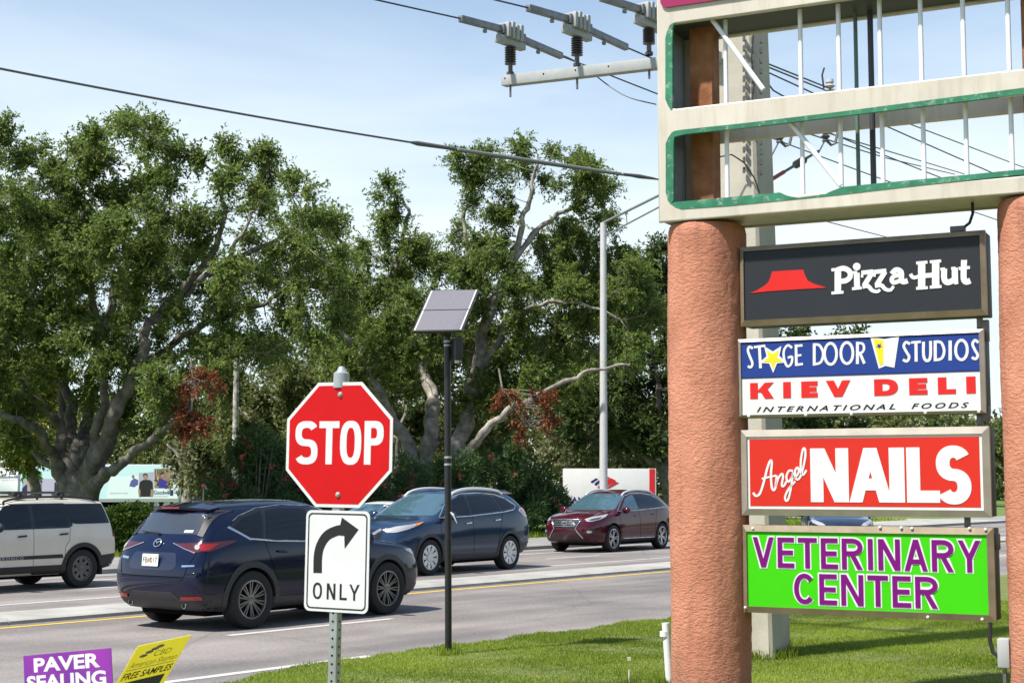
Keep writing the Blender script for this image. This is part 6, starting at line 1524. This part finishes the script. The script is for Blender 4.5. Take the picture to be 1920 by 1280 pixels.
def pipe_mesh(name, X, par, m, parent, tip=.012, e=2.35, fixed=None, rmax=.35, n=6):
    k = len(X); r = np.zeros(k); ch = np.zeros(k, int)
    for i in range(k-1, 0, -1):
        if ch[i] == 0: r[i] = tip**e
        if par[i] >= 0: r[par[i]] += r[i]; ch[par[i]] += 1
    r = np.minimum(rmax, r**(1/e))
    if fixed is not None: 
        for i, v in fixed.items(): r[i] = max(r[i], v)
    V, F = [], []
    idx = [i for i in range(k) if par[i] >= 0]
    A = X[par[idx]]; B = X[idx]; d = unit(B - A); ra = np.minimum(r[par[idx]], r[idx]*1.5); rb = r[idx]
    if fixed is not None:
        for q, i in enumerate(idx):
            if i in fixed and par[i] in fixed: ra[q] = r[par[i]]
    h = np.where(np.abs(d[:, 2:3]) < .9, np.array([[0, 0, 1.]]), np.array([[1., 0, 0]])); u = unit(np.cross(d, h)); w_ = np.cross(d, u)
    th = np.linspace(0, 2*np.pi, n, endpoint=False); c, s = np.cos(th), np.sin(th)
    ov = d*np.minimum(.05, ra[:, None]*.4)
    R0 = (A-ov)[:, None] + (u[:, None]*c[None, :, None] + w_[:, None]*s[None, :, None])*ra[:, None, None]
    R1 = (B+ov)[:, None] + (u[:, None]*c[None, :, None] + w_[:, None]*s[None, :, None])*rb[:, None, None]
    V = np.concatenate([R0, R1], 1).reshape(-1, 3); q = len(idx); base = np.arange(q)[:, None]*2*n; j = np.arange(n)[None]
    F = np.stack([base + j, base + (j+1) % n, base + n + (j+1) % n, base + n + j], -1).reshape(-1, 4)
    return np_mesh(name, V, F, m, parent, smooth=True), r
def limb_tube(mb, pts, r0, r1, rg, n=10):
    P = [Vector(p) for p in pts]; Q = []
    for i in range(len(P)-1):
        a, b, c, d = P[max(0, i-1)], P[i], P[i+1], P[min(len(P)-1, i+2)]
        for j in range(6):
            t = j/6; Q.append(.5*((2*b) + (c-a)*t + (2*a-5*b+4*c-d)*t*t + (3*b-a-3*c+d)*t**3))
    Q.append(P[-1]); m = len(Q)
    ph = [rg.uniform(0, 6.28) for _ in range(6)]; am = min(.10, r0*.5)
    Q = [q + Vector((math.sin(i*.9 + ph[0]) + .6*math.sin(i*2.1 + ph[1]), math.sin(i*1.1 + ph[2]) + .6*math.sin(i*1.9 + ph[3]), .7*math.sin(i*1.3 + ph[4])))*am*.55*min(1, i/6) for i, q in enumerate(Q)]
    r1 = min(r1, .035)
    rr = [(r0 + (r1-r0)*(i/(m-1))**.8)*(1 + .10*math.sin(i*1.9 + r0*40) + rg.uniform(-.08, .08)) for i in range(m)]
    mb.tube(Q, rr, n); return Q, rr
def tree(name, label, base, limbs, lobes, seed, Y, nleaf, lsize, leafm, bark, cat='tree', bark2=None, group=None, tip=.013, natt=900, spread=.34, dead=None, trunk_r=None, shell=.35, hang=.25, bare=.22):
    """limbs: [(pixel polyline with depth offsets, r0, r1)]; lobes: (px, py, radius px, depth offset, weight) measured in the photo at the tree's distance Y"""
    rg = np.random.default_rng(seed); rr = random.Random(seed)
    o = empty(name, Vector((base[0], base[1], .09)), label, cat, group); org = np.array([base[0], base[1], .09])
    start = []; mb = MB(); fixed = {}
    for pts, r0, r1 in limbs:
        P = [np.array(atY(p[0], p[1], Y + (p[2] if len(p) > 2 else 0))) - org for p in pts]
        Q, rads = limb_tube(mb, P, r0, r1, rr)
        prev = -1
        for i in range(0, len(Q), 2):
            start.append((np.array(Q[i]), prev)); prev = len(start)-1; fixed[prev] = rads[i]*.9 if i > len(Q)*.4 else .05
    if mb.v: mb.build('trunk', bark, o, smooth=True, sharp=80)
    wts = np.array([l[2]**2*(l[4] if len(l) > 4 else 1) for l in lobes]); cnt = np.maximum(6, (wts/wts.sum()*natt).astype(int))
    pts = []
    for l, c in zip(lobes, cnt):
        Yl = Y + l[3]; ctr = np.array(atY(l[0], l[1], Yl)) - org; rad = l[2]/FOC*Yl
        q = unit(rg.normal(0, 1, (c, 3)))*(rg.random(c)**shell)[:, None]*rad*np.array([1, 1.15, .92]); pts.append(ctr + q)
    A = np.vstack(pts); A = A[A[:, 2] > .6]
    X, par = skeleton(start, A, rg)
    bo, r = pipe_mesh('branches', X, par, bark2 or bark, o, tip=tip, fixed=None)
    nch = np.bincount(par[par >= 0], minlength=len(X)); ns = len(start)
    alive = np.arange(len(X)) >= ns
    tips = np.where((nch == 0) & alive)[0]; thin = np.where((r < tip*2.4) & alive & (nch > 0))[0]
    dirs = np.zeros_like(X); ok = par >= 0; dirs[ok] = unit(X[ok] - X[par[ok]])
    keep = thin[rg.random(len(thin)) < .55]; src = np.concatenate([tips, keep])
    # here and there a bough is bare
    g = np.sin(X[src][:, 0]*1.1 + seed)*np.sin(X[src][:, 1]*.9 + 2)*np.sin(X[src][:, 2]*1.25 + seed*.7)
    src = src[(g < bare) | (rg.random(len(src)) < .25)]
    sprays('crown', X[src], dirs[src], rg, leafm, o, nleaf, lsize, lsize*.48, scale=spread/.30, droop=hang, twigm=(bark2 or bark) if nleaf > 60000 else None)
    if dead:
        for (stem, blobs, nl) in dead:
            S_ = [np.array(atY(x, y, Y + 0*x - 4.2)) - org for x, y in stem]
            mb = MB().tube(S_, [.030]*(len(S_)-1) + [.012], 6); B, Dd = [], []
            for (x, y, rx, ry) in blobs:
                c0 = np.array(atY(x, y, Y-4.2)) - org; sx, sy = rx/FOC*(Y-4), ry/FOC*(Y-4)
                for t in range(12):
                    e = c0 + unit(rg.normal(0, 1, (1, 3)))[0]*np.array([sx, sx*.7, sy])*rg.random()**.4; s0 = min(S_, key=lambda z: np.linalg.norm(z-e) + .8*max(0, e[2]-z[2])); mi = (s0+e)/2 + rg.normal(0, .08, 3)
                    mb.tube([s0, mi, e], [.014, .010, .005], 5); B += [e, (mi+e)/2]; Dd += [unit((e-mi)[None])[0]]*2
            d = mb.build('dead_branch', PALEBARK, o, smooth=True)
            sprays('dead_leaves', np.array(B), np.array(Dd), rg, LEAF_R, d, nl*len(blobs), .12, .05, scale=.55, droop=.6, per=4)
    return o
Q_ = .12 if QUICK else 1.0
# --- the great fig tree on the left
Y1 = 44.
tb = gnd(170, 1012); b1 = atY(168, 960, Y1)
L1 = [
 ([(146, 985), (132, 925), (103, 867), (77, 813, -1), (33, 787, -2), (-10, 777, -2.5), (-60, 750, -3)], .28, .09),
 ([(149, 985), (138, 910), (117, 842, .5), (108, 790, .5), (62, 748, 0), (33, 708, -.5), (5, 640, -1)], .28, .09),
 ([(155, 985), (148, 900), (136, 820, 1), (130, 747, 1.5), (101, 690, 1.5), (67, 640, 1), (60, 560, 1), (75, 480, 1)], .28, .09),
 ([(160, 985), (162, 880), (160, 800, 2), (172, 700, 2.5), (187, 640, 2), (215, 540, 2), (235, 480, 2), (232, 400, 2), (250, 320, 1.5)], .28, .09),
 ([(165, 985), (174, 880, -.8), (207, 800, -1.2), (240, 720, -1.5), (268, 660, -1.5), (280, 607, -1.5), (330, 560, -1), (390, 515, -1), (440, 465, -.5), (470, 400, 0)], .28, .09),
 ([(168, 985), (180, 905, -1), (213, 880, -1.5), (247, 853, -2), (293, 815, -2.5), (335, 780, -3), (370, 730, -3.5)], .24, .07),
 ([(153, 985), (143, 880, 1.2), (122, 800, 2), (118, 720, 2.5), (135, 640, 3), (140, 540, 3)], .24, .08),
 ([(160, 985), (168, 880, -.6), (184, 800, -.8), (196, 720, -1), (190, 650, -1), (205, 570, -.5)], .24, .08),
 ([(145, 985), (118, 905, 1), (70, 850, 2), (30, 820, 3), (-20, 800, 4)], .20, .07),
 ([(250, 700, 0), (300, 690, 0), (345, 660, -.5), (400, 655, -1)], .13, .04),
 ([(235, 480, 2), (280, 430, 1.5), (310, 370, 1)], .10, .04), ([(187, 640, 2), (170, 540, 1), (150, 450, 0), (160, 370, 0)], .16, .05),
 ([(330, 560, -1), (400, 470, -1.5), (420, 400, -1.5), (410, 340, -1.5)], .13, .04), ([(390, 515, -1), (450, 480, -1.5), (520, 450, -2), (560, 420, -2)], .12, .04),
 ([(163, 985), (180, 880, 1), (225, 780, 2), (262, 700, 3), (330, 640, 3.5), (400, 600, 3), (490, 570, 2.5), (540, 540, 2)], .28, .09),
]
lob1 = []
rg0 = random.Random(8)
for (x, y, r_) in [(20, 245, 45), (-40, 330, 90), (45, 330, 80), (95, 300, 45), (170, 285, 62), (255, 245, 50), (300, 265, 50), (205, 235, 38), (325, 325, 50), (150, 385, 65), (250, 350, 60), (300, 400, 60), (345, 420, 45), (100, 420, 90), (30, 450, 100),
    (190, 460, 75), (265, 470, 60), (350, 490, 60), (440, 280, 42), (490, 285, 38), (430, 330, 40), (530, 320, 38), (555, 360, 48), (510, 375, 55), (470, 420, 55), (560, 430, 60), (610, 420, 50), (640, 455, 30), (600, 490, 60), (530, 490, 70),
    (430, 500, 60), (620, 560, 55), (560, 570, 60), (480, 560, 70), (400, 590, 70), (100, 540, 90), (20, 580, 100), (200, 560, 80), (290, 570, 70), (330, 640, 80), (250, 650, 80), (150, 640, 80), (60, 660, 80), (420, 660, 60), (500, 640, 60), (570, 640, 50),
    (300, 730, 65), (240, 740, 60), (350, 720, 50), (190, 730, 40), (20, 720, 60), (285, 790, 45), (340, 790, 40), (-40, 600, 110), (-50, 470, 110), (10, 800, 45), (-40, 760, 60)]:
    lob1.append((x, y, r_, rg0.uniform(-4.0, 1.0), 1)); 
    if r_ > 48: lob1.append((x + rg0.uniform(-25, 25), y + rg0.uniform(-15, 20), r_*.9, rg0.uniform(1.0, 5.5), .6))
tree('fig_tree', 'huge spreading many-stemmed tree on the left with a dangling red dead branch', (b1.x, Y1), L1, lob1, 11, Y1, int(360000*Q_), .108, LEAF_F, BARK, bark2=PALEBARK, natt=2600, tip=.012, spread=.30,  # trunk shade and branch sunlight are put into darker and paler bark
     dead=[([(358, 672), (362, 710), (360, 750), (358, 790)], [(385, 712, 24, 22), (352, 728, 14, 10)], 520), ([(358, 770), (362, 790)], [(345, 775, 22, 12), (372, 795, 26, 14), (358, 808, 20, 10)], 520)])
# --- second tree, right of the stop sign
Y2 = 53.; b2 = atY(800, 960, Y2)
L2 = [
 ([(790, 960), (775, 860), (740, 790), (700, 720, -1), (680, 680, -1.5), (640, 620, -2), (610, 590, -2.5)], .32, .10),
 ([(800, 960), (800, 850), (812, 780), (800, 710, 1), (770, 640, 1.5), (730, 560, 2), (750, 470, 2), (765, 400, 2), (745, 365, 2)], .34, .07),
 ([(815, 960), (850, 860), (880, 760, .5), (900, 660, .5), (915, 590, 0), (945, 540, 0), (965, 470, 0), (985, 400, 0), (1000, 340, 0), (1010, 290, 0)], .36, .08),
 ([(812, 960), (835, 880, 1), (868, 800, 1.5), (885, 700, 2), (870, 600, 2), (880, 500, 2), (870, 420, 2), (890, 340, 2)], .32, .07),
 ([(830, 960), (862, 870, -1), (900, 820, -1.5), (945, 775, -2), (1000, 745, -2.5), (1060, 715, -3), (1120, 692, -3), (1185, 682, -3)], .20, .05),
 ([(905, 690, .5), (935, 640, 0), (960, 600, -.5), (1000, 575, -.5), (1050, 565, -1), (1110, 575, -1), (1165, 600, -1)], .14, .04),
 ([(960, 490, 0), (1010, 430, .5), (1050, 400, .5), (1090, 380, .5), (1110, 340, .5)], .13, .05),
]
lob2 = []
for (x, y, r_) in [(860, 300, 38), (900, 285, 32), (890, 340, 45), (860, 380, 38), (930, 320, 40), (960, 290, 30), (1000, 265, 34), (1040, 275, 36), (1065, 300, 38), (1025, 320, 40), (1110, 320, 35), (1130, 360, 35), (1090, 350, 36), (880, 430, 42), (920, 420, 30), (1120, 410, 40), (1080, 430, 32),
    (735, 350, 28), (715, 370, 22), (765, 345, 22), (720, 400, 22), (760, 430, 30), (800, 450, 28), (730, 470, 40), (770, 500, 45), (700, 500, 40), (680, 470, 30), (720, 560, 60), (660, 560, 55), (640, 500, 40), (790, 560, 50), (860, 500, 60), (920, 490, 60), (980, 500, 55), (1040, 480, 60), (1090, 500, 50), (1140, 470, 40),
    (900, 560, 60), (1000, 560, 60), (1070, 560, 60), (1140, 560, 55), (960, 640, 60), (1050, 640, 60), (1120, 640, 55), (1000, 690, 50), (860, 640, 50), (700, 640, 60), (640, 620, 50), (760, 640, 60), (700, 710, 50), (640, 690, 40), (900, 720, 50), (960, 720, 50), (1070, 720, 45), (1180, 520, 50), (1200, 600, 50), (1190, 660, 40)]:
    lob2.append((x, y, r_, rg0.uniform(-2.0, 1.5), 1))
    if r_ > 38: lob2.append((x + rg0.uniform(-20, 20), y + rg0.uniform(-15, 15), r_*.9, rg0.uniform(1, 5), .7))
tree('fig_tree', 'tall many-stemmed tree with open crown behind the solar panel and an orange dead branch', (b2.x, Y2), L2, lob2, 23, Y2, int(310000*Q_), .112, LEAF_F, PALEBARK, natt=2100, tip=.012, spread=.30,
     dead=[([(935, 690), (942, 730), (960, 760), (985, 790)], [(950, 742, 20, 14), (1000, 770, 34, 26), (1020, 745, 22, 9), (985, 800, 20, 12), (1022, 790, 20, 12)], 560)])
# --- dark oaks behind on the right
def simple_tree(name, label, px, Y, lobes, limbs, seed, nl, ls, lm, bk, natt=420, tip=.02, group='trees in the background', spread=.42, hang=.3):
    b = atY(px, 960, Y); return tree(name, label, (b.x, Y), limbs, lobes, seed, Y, int(nl*Q_), ls, lm, bk, natt=natt, tip=tip, group=group, spread=spread, hang=hang)
def dl(ls, a=-3, b=4): return [(x, y, r_, rg0.uniform(a, b), 1) for x, y, r_ in ls]
simple_tree('oak_tree', 'dark shady oak with a leaning trunk behind the right end of the bank sign', 1262, 72,
    dl([(1200, 500, 45), (1230, 470, 40), (1170, 560, 55), (1220, 560, 60), (1160, 660, 60), (1220, 660, 70), (1120, 730, 60), (1190, 740, 60), (1090, 800, 50), (1150, 810, 45), (1210, 800, 50), (1060, 760, 50), (1260, 700, 70), (1130, 600, 50), (1300, 600, 80), (1290, 760, 60), (1080, 700, 50), (1235, 830, 40)]),
    [([(1262, 990), (1250, 900), (1225, 865), (1185, 838), (1150, 790), (1130, 740)], .38, .10), ([(1250, 900), (1240, 800, 1), (1230, 700, 1), (1215, 600, 1)], .25, .1)], 31, 90000, .20, LEAF_D, BARK, 700)
simple_tree('oak_tree', 'mid-green oak filling the gap between the two big trees', 560, 76,
    dl([(450, 740, 55), (520, 720, 60), (580, 700, 60), (640, 740, 70), (480, 800, 60), (540, 790, 60), (600, 800, 60), (420, 700, 45), (500, 660, 40), (560, 660, 40), (650, 680, 50), (440, 840, 40), (520, 860, 50), (700, 780, 60), (590, 860, 55), (400, 790, 40)], -6, 6),
    [([(560, 985), (558, 880), (550, 800), (540, 720)], .3, .12), ([(558, 880), (600, 800), (640, 740)], .2, .08), ([(556, 870), (490, 800), (440, 760)], .2, .08)], 41, 70000, .22, LEAF_B, PALEBARK, 600)
simple_tree('oak_tree', 'grey-green moss-hung tree left of the pale mottled pole', 352, 88,
    dl([(385, 835, 32), (410, 838, 36), (375, 795, 30), (445, 850, 36), (400, 775, 40), (362, 862, 14), (425, 878, 24), (366, 840, 18)], -4, 6),
    [([(350, 975), (351, 930), (352, 880), (370, 830)], .42, .18), ([(352, 900), (330, 850), (310, 830)], .16, .08)], 43, 42000, .28, LEAF_M, PALEBARK, 380, hang=1.6)
simple_tree('oak_tree', 'moss-hung tree with two grey trunks right of the green bin', 425, 92,
    dl([(430, 830, 42), (470, 840, 40), (410, 800, 40), (450, 780, 45), (500, 830, 40), (480, 880, 30)], -3, 6),
    [([(404, 975), (405, 910), (412, 850)], .34, .16), ([(425, 975), (426, 910), (440, 840)], .30, .14)], 47, 32000, .28, LEAF_M, PALEBARK, 320, hang=1.6)
simple_tree('oak_tree', 'yellow-green tree behind the left limbs of the big tree', 20, 70,
    dl([(10, 760, 50), (60, 740, 45), (-30, 800, 55), (30, 820, 45), (90, 790, 38), (60, 690, 45), (100, 720, 40), (0, 690, 50), (60, 850, 25)], -3, 5),
    [([(66, 985), (64, 900), (50, 820), (30, 760)], .34, .12)], 53, 42000, .22, leafmat('yellow-green leaf', (.10, .115, .018), (.26, .25, .045), .4), BARK, 420)  # yellow-green is the leaf's own colour
simple_tree('oak_tree', 'deep green tree behind the shrubs left of the solar post', 720, 64,
    dl([(690, 800, 55), (750, 780, 55), (820, 800, 60), (870, 820, 55), (650, 840, 45), (720, 860, 50), (790, 860, 50), (930, 800, 55), (960, 860, 45), (640, 780, 45), (880, 760, 50), (720, 700, 50), (790, 700, 55), (850, 680, 50), (760, 620, 45), (820, 610, 45), (680, 650, 45), (900, 640, 45)], 1, 8),
    [([(740, 985), (742, 880), (750, 800)], .25, .1)], 59, 80000, .20, LEAF_B, BARK, 450)
simple_tree('oak_tree', 'olive tree in the gap above the bank sign', 1085, 95,
    dl([(1060, 850, 40), (1110, 840, 40), (1160, 830, 42), (1200, 850, 40), (1080, 800, 45), (1140, 790, 42), (1200, 800, 40), (1240, 850, 30)], -4, 6),
    [([(1085, 975), (1086, 900), (1100, 840)], .3, .12), ([(1086, 910), (1140, 850)], .2, .1)], 61, 40000, .28, LEAF_M, PALEBARK, 380)
simple_tree('oak_tree', 'round green tree whose top shows between the black and the blue shop signs', 1500, 84,
    dl([(1450, 660, 50), (1500, 650, 45), (1550, 660, 50), (1600, 640, 32), (1420, 720, 60), (1480, 740, 60), (1550, 740, 60), (1610, 720, 50), (1500, 820, 60), (1580, 820, 50), (1430, 830, 50)], -4, 5),
    [([(1505, 985), (1505, 880), (1500, 780)], .35, .14)], 67, 40000, .27, LEAF_D, BARK, 420)
px0 = 1380; k = 0
for (px, Yk, top) in ((1400, 120, 770), (1470, 128, 784), (1540, 118, 780), (1610, 130, 786), (1680, 121, 783), (1750, 128, 776), (1830, 120, 780), (1905, 130, 770), (1980, 120, 760)):
    r_ = 42; ls = [(px + rg0.uniform(-12, 12), top + r_ + 6, r_), (px - 30, top + 70, r_), (px + 30, top + 66, r_), (px, top + 100, 44)]
    where = ('hidden mostly by the left column', 'left end of the tree row seen between the lower shop signs', 'second tree from the left in the gap above the red sign', 'middle tree in the gap above the red sign', 'fourth tree in the gap above the red sign', 'tree left of the right column above the red sign', 'tree at the right end of the gap above the red sign', 'far tree right of the right column', 'far tree at the right photo edge')[k]
    simple_tree('roadside_tree', 'distant green tree, ' + where, px, Yk, dl(ls, -3, 3), [([(px, 965), (px, 920), (px, top + 60)], .3, .15)], 71 + k, 13000, .36, LEAF_D if k % 2 else LEAF_B, BARK, 150, group='row of far trees')
    k += 1
# far wood that closes the horizon
rgw = np.random.default_rng(5); n = int(120000*max(Q_, .3))
xw = rgw.uniform(-110, 170, n); hw = 10.5 + 1.6*np.sin(xw*.21) + 1.1*np.sin(xw*.57 + 1) + .8*np.sin(xw*1.3)
Pw = np.stack([xw, 165 + rgw.normal(0, 5, n), rgw.random(n)**.8*hw], 1)
tag(leaves('far_wood', Pw, .75, .42, rgw, LEAF_B, None), 'far-off line of woodland closing the horizon', 'woodland', kind='stuff')

# --- shrubs
def shrub(name, label, px, pyt, wpx, Y, seed, n, lm, ln, wd, group, flowers=0, depth=1.6, up=.5):
    rg = np.random.default_rng(seed); b = atY(px, 1000, Y); o = empty(name, Vector((b.x, Y, .09)), label, 'shrub', group)
    H = atY(px, pyt, Y).z - .09; Wd = wpx/FOC*Y
    mb = MB(); 
    for k in range(9):
        a = rg.uniform(0, 6.28); rr_ = rg.uniform(.2, .9)*Wd*.6; e = (math.cos(a)*rr_, math.sin(a)*rr_*.6, H*rg.uniform(.6, .92)); mb.tube([(e[0]*.15, e[1]*.15, -.05), (e[0]*.6, e[1]*.6, e[2]*.5), e], [.035, .025, .01], 6)
    mb.build('stems', BARK, o, smooth=True)
    m_ = 46; c = np.stack([rg.uniform(-1, 1, m_)*Wd*.62, rg.uniform(-1, 1, m_)*depth*.6, rg.random(m_)], 1)
    ed = np.clip(1 - (c[:, 0]/(Wd*.80))**2, .2, 1); c[:, 2] = .35 + c[:, 2]*(H*ed - .55)
    k = rg.integers(0, m_, n); rad = rg.uniform(.25, .5, m_)
    d = unit(rg.normal(0, 1, (n, 3))); P = c[k] + d*(rg.random(n)**.4)[:, None]*rad[k][:, None]*np.array([1, 1, 1.1]); P[:, 2] = np.maximum(P[:, 2], .05)
    leaves('foliage', P, ln, wd, rg, lm, o, out=d*1.2 + np.array([0, 0, up]), down=0)
    if flowers:
        q = rg.integers(0, n, flowers*3); q = q[(P[q][:, 1] < .2) & (P[q][:, 2] > H*.3)]
        F = P[q] + np.array([0, -.18, .08]); F = np.repeat(F, 12, 0) + rg.normal(0, .045, (len(F)*12, 3))
        if len(F): leaves('blossoms', F, .09, .07, rg, PINK, o, down=-.2)
    return o
for i, (px, pyt, wd_, Yk, fl, lb) in enumerate(((478, 800, 118, 44.5, 26, 'oleander bush beside the pale mottled pole'), (570, 815, 120, 46, 26, 'oleander bush behind the left edge of the stop sign'), (665, 830, 120, 47.8, 16, 'oleander bush under the right of the stop sign'),
        (752, 850, 120, 49.5, 14, 'oleander bush with pink flowers left of the solar post'), (850, 846, 125, 51.2, 8, 'oleander bush right behind the solar post'), (940, 822, 130, 53.3, 8, 'tallest dark oleander bush, behind the rear of the slate SUV'), (996, 868, 95, 55, 12, 'oleander bush with pink flowers at the left end of the bank sign'))):
    shrub('oleander_shrub', 'tall dark green ' + lb, px, pyt, wd_, Yk, 100+i, int(17000*Q_), LEAF_O, .20, .038, 'oleander bushes along the verge', fl)
# clipped hedge on the left
rg = np.random.default_rng(9); ha, hb_ = gnd(120, 1047), gnd(320, 1047); n = int(60000*Q_)
hz = atY(240, 962, 38.5).z - .09
ho = empty('clipped_hedge', Vector((gnd(215, 1047).x, 38.6, .09)), 'clipped green hedge below the trailers, between the off-white and navy SUVs', 'hedge')
u = rg.random((n, 3)); f_ = rg.integers(0, 3, n)
Wh, Dh = 3.6, 1.3
P = np.stack([(u[:, 0]-.5)*Wh, u[:, 1]*Dh, u[:, 2]*hz], 1)
P[f_ == 0, 1] = rg.normal(.0, .05, (f_ == 0).sum()); P[f_ == 1, 2] = hz + rg.normal(0, .07, (f_ == 1).sum()) + .07*np.sin(P[f_ == 1, 0]*4)
leaves('foliage', P, .085, .05, rg, LEAF_H, ho, out=np.array([0, -.5, .5]), down=0)
mb = MB()
for x in np.linspace(-1.7, 1.7, 12): mb.tube([(x, .6, -.05), (x + .1, .65, hz*.5), (x - .1, .6, hz*.9)], [.03, .02, .01], 6)
mb.build('stems', BARK, ho)
# pale mottled pole
Ym = 58.; pm_ = atY(440, 960, Ym)
mo = empty('pale_pole', Vector((pm_.x, Ym, .09)), 'pale pole mottled with dark patches, between the mossy trees and the oleanders', 'pole')
zt3 = atY(440, 640, Ym).z
MB().tube([(0, 0, -.1), (-.02, 0, zt3*.5), (-.03, 0, zt3)], [.125, .115, .10], 12).build('shaft', mat('mottled pole', (.05, .045, .035), rough=.9, col2=(.66, .62, .54), vscale=4.5, bump=.3, bscale=20, detail=9), mo, smooth=True)

n = int(60000*max(Q_, .3)); uw = rgw.uniform(-90, 110, n); hw = 7.5 + 1.8*np.sin(uw*.23) + 1.2*np.sin(uw*.6 + 1); vw = -26 + rgw.normal(0, 2.5, n)  # unseen trees behind the camera, added for dark reflections in the car sides
Pw = np.stack([RD.x*uw + RN.x*vw, RD.y*uw + RN.y*vw, rgw.random(n)**.8*hw], 1)
tag(leaves('reflection_wood', Pw, .6, .34, rgw, LEAF_D, None), 'unseen belt of trees behind the camera, added for reflections in the cars', 'woodland', kind='stuff')
# ------------------------------------------------------------------ cars in place
c = navy_suv(); place(c, 475, 1178, (-1.35, -.93, 0), FWD + R(1.5), k=1.005)
c = slate_suv(); place(c, 809, 1078.5, (1.35, .93, 0), REV + R(3), k=1.065)
c = maroon_suv(); place(c, 1153, 1034.5, (1.37, .93, 0), REV + R(4), k=1.03)
c = boxy_suv(); place(c, 156, 1101, (-1.335, .95, 0), REV + R(2), k=.93)
c = saloon('white_saloon', 'low white car mostly hidden behind the stop plate and the slate SUV', mat('white paint', (.70, .71, .71), rough=.3, coat=1.0)); place(c, 688, 1047, (1.40, .93, 0), REV)
c = saloon('dark_car', 'dark blue car seen only in the slot between the red and green shop signs', paint('midnight paint', (.012, .02, .045), metal=.0), 1.08); place(c, 1641, 1036, (1.40, .93, 0), R(-97))
